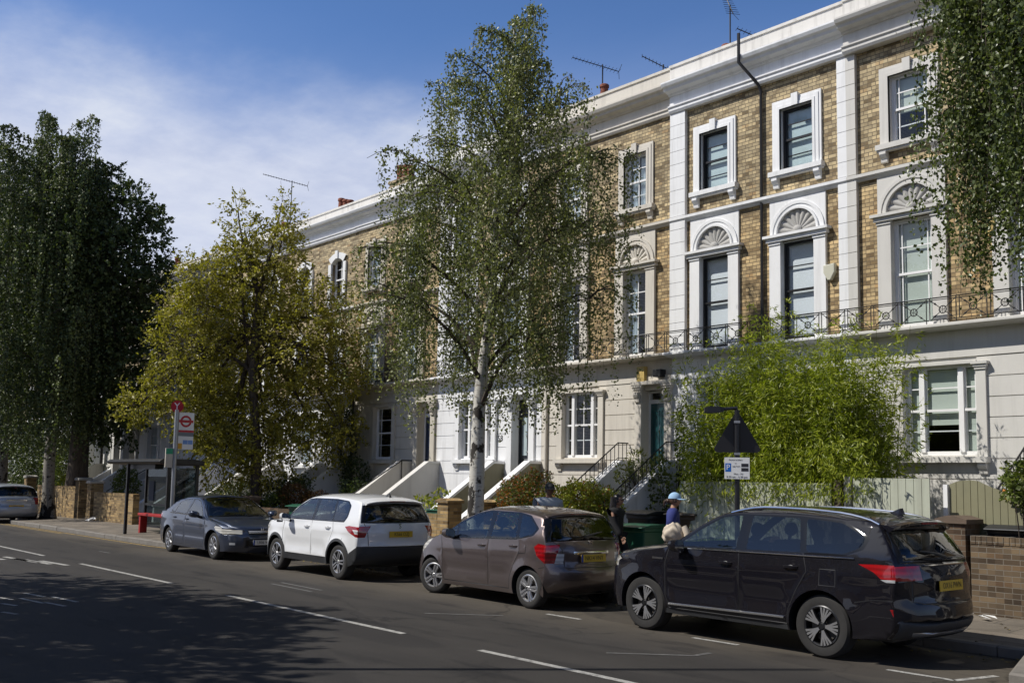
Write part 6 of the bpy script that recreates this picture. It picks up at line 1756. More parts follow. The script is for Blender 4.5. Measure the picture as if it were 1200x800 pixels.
# ---- dark blue saloon -----------------------------------------------------------
def extra_acc(car, W, I):
    b = MB(); p = I['P'](I['s_to_u'](3.3), 0)
    text_mesh('H', .10, M['chrome'], 'emblem', car, frame_mtx((p[0] + .02, 0, p[2] - .01), (0, 1, 0), (0, 0, 1)), extrude=.004)
    for s in (2.75, 3.0):
        b.tube([Vector(I['P'](I['s_to_u'](s), t * I['VS'])) + Vector((.01, 0, 0)) for t in np.linspace(-.42, .42, 11)], .010, 6)
    b.build('grille_bar', M['chrome'], car, smooth=True)
    for m in (1, -1): b = MB(); b.tube([(x_, m * (W(x_, .955) + .004), .955 + .012 * (.7 - x_)) for x_ in np.linspace(-1.3, .72, 12)], .008, 6); b.build('waist_strip', M['chrome'], car, smooth=True)
    w = MB()
    for y0 in (-.5, .1): w.tube([Vector(I['P'](I['s_to_u'](6.0), y0)) + Vector((.02, 0, .02)), Vector(I['P'](I['s_to_u'](6.12), y0 + .45)) + Vector((.02, 0, .02))], .008, 5)
    w.build('windscreen_wiper', M['seal'], car)
ACC = dict(paint=M['car_navy'], W0=.875, zw=.56, zb=.93, tumble=27, beltrise=.022, af=.22, ar=.14, xf=.9, xr=-1.2, crease=.82, creaseh=.010, scoop=.010, scoopz=.5, skirt=.012,
    front_axle=1.36, rear_axle=-1.36, arch=.365, wheel_r=.316, sill=.20, tyre_w=.205, wheel=WH_ACC, flare=.014,
    sil=[(2.18, .19, -.32, .02), (2.27, .36, -.42, 0), (2.27, .54, -.46, 0), (2.20, .67, -.42, -.01), (2.04, .775, -.30, -.03), (1.6, .885, -.16, -.045), (1.10, .965, -.2, -.035), (.60, 1.225, -.14, -.045), (.20, 1.38, -.08, -.055), (-.3, 1.44, 0, -.065),
         (-.9, 1.405, 0, -.07), (-1.3, 1.315, .05, -.055), (-1.82, 1.075, .10, -.04), (-2.15, 1.045, .08, -.045), (-2.30, 1.0, .18, -.02), (-2.36, .80, .25, 0), (-2.38, .55, .3, 0), (-2.3, .28, .28, 0)],
    side=[('glass_f', rounded([(.70, .965), (.44, 1.135), (.14, 1.285), (-.12, 1.325), (-.20, 1.325), (-.24, .985)], .03)),
          ('glass_r', rounded([(-.33, .985), (-.29, 1.325), (-.72, 1.30), (-.95, 1.235), (-1.02, 1.01)], .03)),
          ('glass_qd', rounded([(-1.08, 1.015), (-1.01, 1.215), (-1.12, 1.16), (-1.26, 1.04)], .02)),
          ('trim', rounded([(.80, .945), (.46, 1.16), (.14, 1.315), (-.14, 1.352), (-.74, 1.325), (-1.05, 1.225), (-1.32, 1.03), (-1.2, .99)], .03)),
          ('tail', [(-1.95, .93), (-2.2, .96), (-2.3, .78), (-2.0, .80)]),
          ('head', [(1.45, .735), (1.50, .765), (1.88, .735), (2.0, .70), (2.0, .60), (1.75, .61), (1.55, .66)])],
    seams=[[(.90, .93), (.93, .75), (.92, .45), (.88, .26)], [(-.28, .96), (-.30, .7), (-.30, .26)], [(-1.1, .99), (-1.15, .82), (-1.0, .62), (-.94, .45), (-.92, .26)], [(.88, .26), (-.92, .26)], [(1.0, .91), (1.5, .82), (1.9, .74)], [(1.75, .6), (1.74, .5)]],
    doors=[('door_f', [(.90, .935), (.93, .75), (.92, .45), (.88, .26), (-.30, .26), (-.30, .7), (-.28, .965), (.78, .945)]), ('door_r', [(-.28, .965), (-.30, .7), (-.30, .26), (-.92, .26), (-.94, .45), (-1.0, .62), (-1.15, .82), (-1.1, .985)])],
    strip=[('windscreen', rounded([(6.12, -.90), (6.12, .90), (8.1, .90), (8.1, -.90)], .05)), ('trim', [(6.0, -.95), (6.0, .95), (8.15, .95), (8.15, -.95)]),
           ('rear_glass', [(11.05, -.86), (11.05, .86), (11.9, .84), (11.9, -.84)]), ('trim2', [(10.95, -.93), (10.95, .93), (12.0, .92), (12.0, -.92)]),
           ('head', [(2.45, .60), (3.15, .55), (3.45, 1.001), (2.3, 1.001)]), ('grille', [(2.35, -.42), (2.35, .42), (3.2, .44), (3.2, -.44)]), ('grille', [(.9, -.5), (.9, .5), (1.6, .5), (1.6, -.5)]), ('fog', [(1.0, .78), (1.0, .9), (1.3, .9), (1.3, .78)]), ('tail', [(14.2, .6), (14.2, 1.001), (15.0, 1.001), (15.0, .6)])],
    sseams=[[(3.4, .5), (4.0, .82), (5.5, .87), (6.0, .88)], [(3.4, .5), (3.35, 0)]],
    handles=[('door_f', -.16, .86), ('door_r', -.95, .88)], mirror=(.60, .925), mats=dict(MATS), cabin=(-1.2, .72), seats=(.0, -.85), plates=[(2.285, .42, 'LB06 VNE', 'plate_w', 1, 0)], euro=('plate_w',), extra=extra_acc)
make_car('blue_saloon', 'dark blue four door saloon facing the camera beside the bus stop pole', (-23.88, 11.28, 0), -.036, ACC)

# ---- silver hatchback far left ------------------------------------------------------
def extra_sil(car, W, I):
    spoiler(car, I, 11.1, .12, M['car_silver'], .9, .02, .04)
    b = MB(); b.tube([(-1.0, 0, 1.44), (-1.1, 0, 1.60)], .006, 5); b.build('aerial_rod', M['seal'], car)
SIL = dict(JAZ); SIL['paint'] = M['car_silver']; SIL['steer'] = 0; SIL['W0'] = .86; SIL['extra'] = extra_sil; SIL['wheel'] = WH_ACC; SIL['mats'] = dict(MATS); SIL['zb'] = .93; SIL['euro'] = None
SIL['sil'] = [(a, b_ * (.965 if b_ > .9 else 1), c, d) for a, b_, c, d in JAZ['sil']]
def sq(poly): return [(x, z * (.965 if z > .9 else 1)) for x, z in poly]
SIL['side'] = [(k, sq(p)) for k, p in JAZ['side']]; SIL['seams'] = [sq(p) for p in JAZ['seams']]; SIL['doors'] = [(k, sq(p)) for k, p in JAZ['doors']]
SIL['mirror'] = (.60, .93); SIL['plates'] = [(-1.83, .62, 'LM08 KXD', 'plate_y', -1, .05)]
make_car('silver_hatchback', 'silver hatchback cut by the left edge of the photo, rear window dark', (-43.1, 11.25, 0), math.pi, SIL)
# ------------------------------------------------------------------ garden walls, fence, gate
def gwall(label, x0, x1, y, z1, mat_, t=.22, z0=.1, soldier=True, name='garden_wall', group='front garden walls'):
    o = root(name, label, 'wall', ((x0 + x1) / 2, y, 0), group)
    b = MB(); b.box(x0, x1, y, y + t, z0, z1 - (.11 if soldier else 0)); b.build('brickwork', M[mat_], o)
    if soldier:
        s = MB(); n = max(1, int((x1 - x0) / .077)); w = (x1 - x0) / n; r_ = random.Random(int(x0 * 10))
        for i in range(n): s.box(x0 + w * i + .004, x0 + w * (i + 1) - .004, y - .006 - r_.uniform(0, .004), y + t + .004, z1 - .108, z1 + r_.uniform(-.004, .004))
        s.box(x0, x1, y + .006, y + t - .006, z1 - .11, z1 - .008)
        s.build('soldier_course', M[mat_], o)
    return o
def pier(label, x0, x1, y0, y1, z1, mat_, cap='stone', group='brick gate piers'):
    o = root('brick_pier', label, 'pier', ((x0 + x1) / 2, (y0 + y1) / 2, 0), group)
    b = MB(); b.box(x0, x1, y0, y1, .1, z1 - .09); b.build('shaft', M[mat_], o)
    c = MB(); c.box(x0 - .04, x1 + .04, y0 - .04, y1 + .04, z1 - .089, z1 - .03); c.prism([(x0 - .04, z1 - .03), (x1 + .04, z1 - .03), ((x0 + x1) / 2 + .05, z1 + .02), ((x0 + x1) / 2 - .05, z1 + .02)], 'y', y0 - .04, y1 + .04); c.build('cap', M[cap], o)
    return o
M['pier_cap'] = paint('brown_pier_cap', (.12, .085, .06), .85, var=.3, scale=7)
gwall('low dirty brick wall with soldier course top at the right edge', -6.86, -4.0, 14.4, 1.27, 'brick_dirty')
pier('dark brown brick pier with flat cap between the pale fence and the right brick wall', -7.33, -6.94, 14.42, 14.86, 1.52, 'brick_brown', 'pier_cap')
gwall('yellow brick wall beside the white SUV with soldier course top', -22.3, -19.36, 14.4, 1.12, 'brick_yellow')
pier('yellow brick pier left of the birch trunk, lit front face', -19.35, -18.95, 14.4, 14.8, 1.47, 'brick_yellow', 'brick_yellow')
pier('yellow brick pier in shade just right of the lit one by the birch', -18.1, -17.7, 14.4, 14.8, 1.47, 'brick_yellow', 'brick_yellow')
gwall('yellow brick garden wall hidden behind the taupe hatchback', -17.69, -13.6, 14.4, .95, 'brick_yellow')
gwall('low dark wall in shade behind the blue saloon and bus shelter', -33.0, -22.5, 14.0, 1.02, 'brick_brown')
pier('short brown brick pier above the blue saloon roof', -28.6, -28.15, 13.96, 14.4, 1.32, 'brick_brown', 'pier_cap')
gwall('sunlit yellow brick wall left of the bus shelter', -39.5, -35.6, 13.45, 1.22, 'brick_yellow')
pier('yellow brick pier, right one of the pair beside the thick trunk', -40.15, -39.7, 13.4, 13.85, 1.62, 'brick_yellow', 'stone')
pier('yellow brick pier, left one of the pair beside the thick trunk', -41.5, -41.05, 13.4, 13.85, 1.72, 'brick_yellow', 'stone')
gwall('yellow brick wall between the two tree trunks at left', -46.5, -41.52, 13.45, 1.38, 'brick_yellow')
pier('slim far pier beyond the silver hatchback', -48.6, -48.2, 13.5, 13.9, 1.75, 'brick_yellow', 'stone')
gwall('far brown brick wall behind the silver hatchback', -60, -48.7, 13.5, 1.3, 'brick_brown')

def boards(b, x0, x1, y, zf, z0=.9, w=.125, t=.022):
    n = max(1, round((x1 - x0) / w)); w = (x1 - x0) / n
    for i in range(n):
        a, c = x0 + w * i + .004, x0 + w * (i + 1) - .004
        za, zc = zf(a), zf(c)
        v = [(a, y, z0), (c, y, z0), (c, y, zc), (a, y, za), (a, y + t, z0), (c, y + t, z0), (c, y + t, zc), (a, y + t, za)]
        b.add(v, [(0, 1, 2, 3), (5, 4, 7, 6), (3, 2, 6, 7), (0, 3, 7, 4), (1, 5, 6, 2)])
fz = lambda x: 2.0
fe = root('garden_fence', 'pale sage green board fence under the bamboo', 'fence', (-10.6, 14.66, 0), 'sage fence panels')
b = MB(); boards(b, -12.3, -9.2, 14.64, lambda x: 1.97); b.build('panel', M['sage'], fe)
b = MB(); b.box(-12.35, -9.15, 14.62, 14.84, .1, .9); b.build('plinth_wall', M['cream'], fe)
for x in (-12.3, -10.7): b = MB(); b.box(x - .05, x + .05, 14.665, 14.76, .9, 1.9); b.build('post', M['sage'], fe)
fe2 = root('garden_fence', 'pale sage green fence panel left of the olive gate, above the black SUV', 'fence', (-8.2, 14.6, 0), 'sage fence panels')
b = MB(); boards(b, -8.78, -7.53, 14.58, lambda x: 2.06); b.build('panel', M['sage'], fe2)
b = MB(); b.box(-8.8, -7.5, 14.56, 14.78, .1, .9); b.build('plinth_wall', M['brick_brown'], fe2)
b = MB(); b.box(-8.95, -8.83, 14.6, 14.72, .1, 2.08); b.build('post', M['lead'], fe2)
b = MB(); b.box(-9.14, -9.02, 14.62, 14.74, .1, 2.02); b.build('post', M['bark_brown'], fe2)
ga = root('garden_gate', 'olive board gate with curved top behind the brown brick pier', 'gate', (-6.6, 14.95, 0))
def gz(x): return float(np.interp(x, [-7.42, -7.3, -7.15, -7.0, -6.8, -6.6, -6.4, -6.1, -5.8, -5.5], [1.98, 2.03, 2.055, 2.04, 1.95, 1.88, 1.86, 1.88, 1.98, 2.05]))
b = MB(); boards(b, -7.42, -5.4, 14.95, gz, .2, .105); b.build('board_panel', M['olive'], ga)
b = MB(); b.box(-7.49, -7.425, 14.9, 15.02, .2, 1.98); b.build('gate_post', M['white2'], ga)

# ------------------------------------------------------------------ bins
M['bin_green'] = paint('green_bin_plastic', (.010, .085, .045), .45, var=.15, local=True)
M['bin_black'] = paint('black_bin_plastic', (.018, .019, .022), .45, var=.15, local=True)
M['bin_brown'] = paint('brown_bin_plastic', (.075, .055, .038), .5, var=.15, local=True)
def wheelie_bin(label, x, y, rz, h, mat_, w=.56, d=.62, z=.18):
    o = thing('wheelie_bin', label, 'bin', (x, y, z), rz, 'wheelie bins by the front walls'); o['wx'] = (0, 0, 0)
    b = MB(); n = 5; v = []
    for (k, s) in ((.06, .80), (.3, .86), (.86, .98), (.88, 1.05), (.93, 1.05)):
        a, c = w / 2 * s, d / 2 * s; r_ = .05
        for (sx, sy) in ((1, 1), (-1, 1), (-1, -1), (1, -1)):
            for t in (0, 1, 2):
                an = math.atan2(sy, sx) + (t - 1) * R(32); v.append((sx * (a - r_) + r_ * math.cos(an), sy * (c - r_) + r_ * math.sin(an), h * k))
    f = [(12 * i + k, 12 * i + (k + 1) % 12, 12 * i + 12 + (k + 1) % 12, 12 * i + 12 + k) for i in range(4) for k in range(12)] + [tuple(range(12))[::-1]]
    b.add(v, f); b.build('body', M[mat_], o, smooth=True)
    l = MB(); a, c = w / 2 * 1.08, d / 2 * 1.1
    pr = [(-c - .06, h * .935), (-c - .06, h * .955), (-c * .5, h * .995), (c * .6, h * 1.0), (c, h * .985), (c + .05, h * .96), (c + .05, h * .935)]
    l.prism([(p, q) for p, q in pr], 'x', -a, a); l.build('lid', M[mat_], o, bevel=.015)
    r_ = MB(); r_.tube([(-a * .9, c + .06, h * .93), (a * .9, c + .06, h * .93)], .017, 6); r_.build('handle', M[mat_], o, smooth=True)
    for s in (-1, 1):
        wl = MB(); wl.lathe([(.02, -.025), (.1, -.025), (.1, .025), (.02, .025)], (s * w * .36, d * .40, .1), 'x', 16); wl.build('wheel', M['rubber'], o)
    return o
wheelie_bin('green wheelie bin between the woman in black and the woman in the blue cap', -12.65, 13.98, .08, 1.0, 'bin_green', .66, .7, .19)
wheelie_bin('black wheelie bin behind the green bin, lid overhanging', -13.15, 14.78, -.1, 1.22, 'bin_black', .66, .62, .19)
wheelie_bin('brown lidded bin behind the woman in the blue cap', -12.3, 14.9, .2, 1.24, 'bin_brown', .6, .62, .19)
wheelie_bin('dark wheelie bin whose lid shows above the right brick wall', -6.45, 14.98, .06, 1.24, 'bin_black', .66, .5, .19)
wheelie_bin('dull green bin between the blue saloon and the white SUV', -24.0, 13.55, .05, 1.04, 'bin_green', .6, .6, .17)
rb = root('recycling_box', 'green recycling box behind the yellow brick wall', 'box', (-20.0, 14.85, .2))
b = MB(); b.prism([(-20.3, .9), (-20.25, 1.17), (-19.75, 1.17), (-19.7, .9)][::-1], 'y', 14.72, 15.1); b.box(-20.2, -19.8, 14.8, 15.0, .2, .9); b.build('tub', M['bin_green'], rb, bevel=.02)
b = MB(); b.box(-20.3, -19.7, 14.69, 15.13, 1.171, 1.2); b.build('rim', M['bin_green'], rb, bevel=.01)

# ------------------------------------------------------------------ traffic sign post
sx, sy = -9.57, 12.7
sp_ = root('sign_post', 'black post with back of triangular warning sign, lamp arm and parking plate', 'sign post', (sx, sy, .13))
b = MB(); b.tube([(sx, sy, .1), (sx, sy, 3.04)], .038, 14); b.build('post', M['black'], sp_, smooth=True)
b = MB(); b.tube([(sx, sy, 3.0), (sx, sy, 3.07), (sx - .16, sy - .16, 3.05), (sx - .2, sy - .2, 3.045)], .028, 8)
b.prism([(0, 0)], 'x', 0, 0) if False else None
b.build('lamp_arm', M['black'], sp_, smooth=True)
dv = Vector((-.70, -.714, -.035)).normalized(); c0 = Vector((sx - .14, sy - .14, 3.045)); sd_ = dv.cross(Vector((0, 0, 1))).normalized(); up_ = sd_.cross(dv)
b = MB(); v = []
for (t, w_, h_) in ((0, .035, .03), (.06, .055, .045), (.24, .06, .05), (.29, .045, .03)):
    c = c0 + dv * t; v += [tuple(c + sd_ * w_ + up_ * h_), tuple(c - sd_ * w_ + up_ * h_), tuple(c - sd_ * w_ - up_ * h_), tuple(c + sd_ * w_ - up_ * h_)]
b.add(v, [(4 * i + k, 4 * i + 4 + k, 4 * i + 4 + (k + 1) % 4, 4 * i + (k + 1) % 4) for i in range(3) for k in range(4)] + [(0, 1, 2, 3), (15, 14, 13, 12)]); b.build('lamp_head', M['black'], sp_)
# triangle: back towards the camera; lies in the plane spanned by rt and Z
rt = Vector((.80, .60, 0)); nb = Vector((rt.y, -rt.x, 0))          # nb points to the camera side
def tri_pts(s, off, rad=.05, zc=2.62):
    P_ = []
    for k in range(3):
        a = R(90 + 120 * k); cx = Vector((math.cos(a), math.sin(a))) * s
        for j in range(5):
            aa = a + R(-60 + 30 * j); P_.append((cx.x + rad * math.cos(aa), cx.y + rad * math.sin(aa)))
    o = Vector((sx, sy, zc)) + nb * off
    return [tuple(o + rt * p[0] + Vector((0, 0, p[1]))) for p in P_]
b = MB(); A_ = tri_pts(.335, -.055); B_ = tri_pts(.335, -.045); n = len(A_)
b.add(A_ + B_, [tuple(range(n)), tuple(range(n, 2 * n))[::-1]] + [(i, (i + 1) % n, n + (i + 1) % n, n + i) for i in range(n)]); tr_ = b.build('warning_triangle', M['black'], sp_)
b = MB(); q_ = tri_pts(.315, -.0565); b.add(q_, [tuple(range(n))]); b.build('sign_face', M['white2'], tr_, fix=False)
b = MB()
for z in (2.38, 2.86): b.box(-.045, .045, -.06, .045, z - .018, z + .018); 
b.v = [tuple(Vector((sx, sy, 0)) + rt * p[0] + nb * p[1] + Vector((0, 0, p[2]))) for p in b.v]; b.build('clamp', M['steel'], tr_)
# parking plate faces the road
M['sign_white'] = paint('sign_white', (.78, .78, .76), .4, var=.03); M['sign_blue'] = paint('sign_blue', (.01, .13, .50), .4, var=.03); M['sign_red'] = paint('sign_red', (.45, .012, .025), .4, var=.05); M['ink'] = paint('sign_ink', (.02, .02, .025), .5, var=0)
pr_ = Vector((.83, .557, 0)); pn = Vector((pr_.y, -pr_.x, 0)); pc = Vector((sx, sy, 2.165)) + pn * .05
def plate_box(w_, h_, off, t, mat_, name, par, cx=0, cz=0):
    b = MB(); b.box(cx - w_ / 2, cx + w_ / 2, cz - h_ / 2, cz + h_ / 2, off, off + t); mt = frame_mtx(pc, pr_, (0, 0, 1)); b.v = [tuple(mt @ Vector(q)) for q in b.v]; return b.build(name, M[mat_], par)
pp = plate_box(.37, .32, 0, .006, 'sign_white', 'parking_plate', sp_)
bl = plate_box(.085, .125, .0065, .001, 'sign_blue', 'parking_symbol', pp, -.13, .01)
def ptext(t, s, x, z, m_='ink', par=None, al='CENTER'): return text_mesh(t, s, M[m_], 'sign_lettering', par or pp, frame_mtx(pc, pr_, (0, 0, 1)) @ Matrix.Translation((x, z, .0085)), al, .0004)
ptext('P', .115, -.13, .01, 'sign_white', bl)
ptext('Permit holders', .033, -.02, .125); ptext('or', .03, -.02, .075); ptext('pay here', .032, -.01, .03); ptext('Mon - Fri', .036, .02, -.085); ptext('8.30 am - 6.30 pm', .042, 0, -.13)
for r_i in range(2): plate_box(.105, .05, .0065, .001, 'ink', 'time_panel', pp, .115, .045 - .065 * r_i)

# ------------------------------------------------------------------ bus stop pole and flag
bx, by = -27.1, 11.3
bs = root('bus_stop_pole', 'grey bus stop pole with red lettered disc and white flag panel', 'bus stop', (bx, by, .12))
b = MB(); b.tube([(bx, by, .1), (bx, by, 3.66)], .055, 14); b.build('pole', M['steel'], bs, smooth=True)
b = MB(); b.box(bx - .05, bx + .05, by - .01, by + .05, 2.5, 3.6); b.build('flag_track', M['lead'], bs)
dn = Vector((.80, -.60, 0)); dr_ = Vector((.60, .80, 0))
def disc(c, r_, off, mat_, name, par, t=.02, r0=0, nrm=None, rgt=None):
    nrm = nrm or dn; rgt = rgt or dr_
    b = MB(); N_ = 28; v = []
    for rr_, o_ in ((r_, 0), (r_, t)) if not r0 else ((r_, 0), (r_, t), (r0, t), (r0, 0)):
        for k in range(N_):
            a = 2 * math.pi * k / N_; p = Vector(c) + rgt * rr_ * math.cos(a) + Vector((0, 0, rr_ * math.sin(a))) + nrm * (off + o_); v.append(tuple(p))
    L_ = len(v) // N_; f = [(i * N_ + k, i * N_ + (k + 1) % N_, ((i + 1) % L_) * N_ + (k + 1) % N_, ((i + 1) % L_) * N_ + k) for i in range(L_ if r0 else 1) for k in range(N_)]
    if not r0: f += [tuple(range(N_))[::-1], tuple(range(N_, 2 * N_))]
    b.add(v, f); return b.build(name, M[mat_], par)
d_ = disc((bx, by, 3.75), .165, -.015, 'sign_red', 'letter_disc', bs, .03)
text_mesh('Y', .26, M['sign_white'], 'disc_letter', d_, frame_mtx(Vector((bx, by, 3.75)) + dn * .018, dr_, (0, 0, 1)), extrude=.001)
# flag: plane along Y, facing +X
fl_ = MB(); fl_.box(bx - .012, bx + .012, by + .03, by + .49, 2.60, 3.60); flag = fl_.build('flag_panel', M['sign_white'], bs)
fx = bx + .0125; fc = Vector((fx, by + .26, 3.36)); RX = Vector((1, 0, 0)); RY = Vector((0, 1, 0))
disc(fc, .16, .001, 'sign_red', 'roundel_ring', flag, .002, .105, RX, RY)
def fbox(y0, y1, z0, z1, mat_, name, off=.001, par=None): b = MB(); b.box(fx + off, fx + off + .002, by + y0, by + y1, z0, z1); return b.build(name, M[mat_], par or flag)
fbox(.05, .47, 3.325, 3.395, 'sign_red', 'roundel_bar', .0035)
fbox(.03, .49, 3.06, 3.12, 'sign_red', 'red_band')
M['band_grey'] = paint('band_grey', (.16, .19, .21), .5, var=.05); M['tile_blue'] = paint('tile_blue', (.16, .30, .62), .5, var=.1); M['tile_yellow'] = paint('tile_yellow', (.62, .33, .02), .5, var=.05); M['tile_green'] = paint('tile_green', (.02, .30, .16), .5, var=.05)
fbox(.03, .49, 2.955, 3.058, 'band_grey', 'grey_band')
fbox(.20, .335, 2.74, 2.85, 'tile_blue', 'route_tile'); fbox(.345, .475, 2.74, 2.85, 'tile_blue', 'route_tile'); fbox(.04, .18, 2.61, 2.76, 'tile_yellow', 'route_tile')
b = MB(); b.box(bx - .02, bx + .02, by - .26, by - .06, 2.10, 2.62); tt = b.build('timetable_panel', M['cream'], bs)
b = MB(); b.box(bx + .021, bx + .023, by - .255, by - .065, 2.46, 2.61); b.build('timetable_header', M['tile_green'], tt)

# ------------------------------------------------------------------ bus shelter
sh = root('bus_shelter', 'dark framed glass bus shelter with red perch bench', 'bus shelter', (-30.5, 12.1, .12))
M['shelter_glass'] = glassmat('shelter_glass', (.62, .70, .70), .75, .01, 1.4, .7)
M['red_bench'] = paint('red_bench', (.33, .016, .014), .5, var=.1); M['shelter_ad'] = paint('shelter_poster', (.015, .025, .05), .7, var=.3, scale=3)
X0, X1, Y0, Y1 = -32.5, -28.35, 11.38, 12.72
b = MB(); pr = [(Y0, 2.28), (Y0 + .05, 2.21), (Y1, 2.17), (Y1 + .02, 2.3), (Y1 - .3, 2.36), (Y0 + .1, 2.35)]; b.prism(pr, 'x', X0, X1); b.build('roof', M['seal'], sh, bevel=.02)
b = MB(); b.box(X0 + 1.1, X1 - .9, Y0 + .25, Y0 + .5, 2.06, 2.2); b.build('light_box', M['seal'], sh)
for x, y in ((-31.0, 11.52), (-32.3, 12.6), (-30.6, 12.6), (-28.55, 12.6), (-28.55, 11.75)):
    b = MB(); b.box(x - .04, x + .04, y - .04, y + .04, .12, 2.2); b.build('post', M['seal'], sh)
for a, c in ((-32.26, -30.64), (-30.56, -28.59)):
    b = MB(); b.box(a, c, 12.59, 12.605, .35, 2.1); b.build('back_glass', M['shelter_glass'], sh)
    b = MB(); b.box(a, c, 12.57, 12.62, .95, 1.01); b.box(a, c, 12.57, 12.62, .28, .345); b.build('glazing_rail', M['seal'], sh)
b = MB(); b.box(-28.557, -28.543, 11.8, 12.56, .35, 2.1); b.build('end_glass', M['shelter_glass'], sh)
b = MB(); b.box(-30.3, -29.3, 12.5, 12.585, .5, 2.05); b.build('poster_panel', M['shelter_ad'], sh)
b = MB(); b.box(-31.4, -29.2, 12.02, 12.30, .66, .74)
for x in (-31.35, -29.35): b.box(x, x + .12, 12.05, 12.27, .12, .659)
b.build('bench', M['red_bench'], sh, bevel=.015)
b = MB(); b.box(-31.98, -31.6, 12.56, 12.582, 1.1, 1.7); b.build('timetable_case', M['shelter_ad'], sh)

# ------------------------------------------------------------------ litter on the pavement
M['paper'] = paint('litter_paper', (.75, .75, .73), .7, var=.05)
for (x, y, s, lb) in ((-6.75, 14.05, .09, 'crumpled white paper on pavement left of other scrap by the right wall'), (-6.45, 13.95, .13, 'flattened white wrapper on pavement under the right brick wall'), (-38.3, 13.0, .3, 'white card lying on pavement by the left yellow wall')):
    b = MB(); r_ = random.Random(int(s * 100)); v = [(x + r_.uniform(-s, s), y + r_.uniform(-s, s) * .7, .2 + r_.uniform(0, s * .5)) for _ in range(9)]
    b.add(v, [(0, 1, 2), (2, 3, 4), (4, 5, 6), (6, 7, 8), (0, 4, 8), (1, 5, 3)]); single(b, 'litter', M['paper'], lb, 'litter', (x, y, .2), fix=False)
rng = np.random.RandomState(77); n = 900
C_ = np.stack([rng.uniform(-34, -4.5, n), np.where(rng.rand(n) < .6, rng.normal(12.0, .14, n), rng.uniform(12.4, 14.3, n)), np.zeros(n)], 1)
C_[:, 2] = np.where(C_[:, 1] < 12.24, .012, .135 + (C_[:, 1] - 12.4) * .037); D_ = rng.normal(size=(n, 3)); D_[:, 2] *= .15
M['leaf_fallen'] = leafmat('fallen_leaves', (.07, .05, .02), (.16, .11, .03), (.26, .2, .06), .05, .7)
fo = leaf_mesh('fallen_leaves', C_, D_, .06, .045, M['leaf_fallen'], None, rng, Nrm=np.tile([0, .1, 1.], (n, 1)) + rng.normal(size=(n, 3)) * .2)
tag(fo, 'dry fallen leaves scattered along the kerb and gutter', 'leaves', kind='stuff')

# ------------------------------------------------------------------ houses across the street (behind the camera: they close the street and show in the glass)
for i, x in enumerate((-34, -25.2, -16.4, -7.6, 1.2, 10)):
    c = copy_tree(fh[1 if i % 2 else 2]); c.location = (x, -9.3 + HY * 0, 0); c.rotation_euler = (0, 0, math.pi)
    c['label'] = 'terraced house across the street, behind the camera'; c['group'] = 'houses across the street'
# ------------------------------------------------------------------ people
def skin_mesh(name, verts, edges, radii, lvl=2):
    """grow one continuous surface round a skeleton (Skin + Subdivision, then frozen to a mesh)"""
    me = bpy.data.meshes.new(name); me.from_pydata(verts, edges, []); o = bpy.data.objects.new(name, me); COL.objects.link(o)
    bm = bmesh.new(); bm.from_mesh(me); ly = bm.verts.layers.skin.verify(); bm.verts.ensure_lookup_table()
    for i, r in enumerate(radii):
        bm.verts[i][ly].radius = r if hasattr(r, '__len__') else (r, r); bm.verts[i][ly].use_root = (i == 0)
    bm.to_mesh(me); bm.free()
    sk = o.modifiers.new('skin', 'SKIN'); sk.use_smooth_shade = True
    sb = o.modifiers.new('sub', 'SUBSURF'); sb.levels = lvl; sb.render_levels = lvl
    dg = bpy.context.evaluated_depsgraph_get(); m2 = bpy.data.meshes.new_from_object(o.evaluated_get(dg))
    bpy.data.objects.remove(o); bpy.data.meshes.remove(me)
    return m2

def mesh_to_mb(me, mb, m=0):
    b = len(mb.v); mb.v += [tuple(v.co) for v in me.vertices]; mb.f += [tuple(b + i for i in p.vertices) for p in me.polygons]; mb.m += [m] * len(me.polygons)

M['skin_light'] = paint('skin_light', (.42, .24, .16), .55, var=.06, local=True); M['skin_dark'] = paint('skin_brown', (.20, .10, .06), .55, var=.06, local=True); M['skin_tan'] = paint('skin_tan', (.30, .16, .10), .55, var=.06, local=True)
M['lips'] = paint('lips', (.25, .08, .07), .5, var=0); M['eye'] = paint('eye', (.02, .015, .012), .2, var=0)
M['hair_dark'] = paint('dark_hair', (.012, .009, .008), .5, var=.3, local=True, scale=40); M['hair_brown'] = paint('brown_hair', (.05, .025, .014), .5, var=.3, local=True, scale=40)
M['shirt_blue'] = paint('royal_blue_cotton', (.020, .030, .155), .85, var=.12, local=True); M['cloth_black'] = paint('black_cloth', (.010, .010, .011), .85, var=.1, local=True); M['shirt_grey'] = paint('pale_grey_cotton', (.42, .45, .48), .85, var=.1, local=True)
M['denim'] = paint('denim', (.04, .06, .11), .85, var=.15, local=True); M['cap_blue'] = paint('pale_blue_cap', (.30, .47, .66), .8, var=.06, local=True); M['cap_dark'] = paint('charcoal_cap', (.03, .032, .036), .8, var=.1, local=True)
M['jacket_beige'] = paint('beige_jacket', (.55, .47, .37), .85, var=.1, local=True); M['shoe_white'] = paint('white_shoe', (.6, .6, .58), .6, var=.05, local=True)

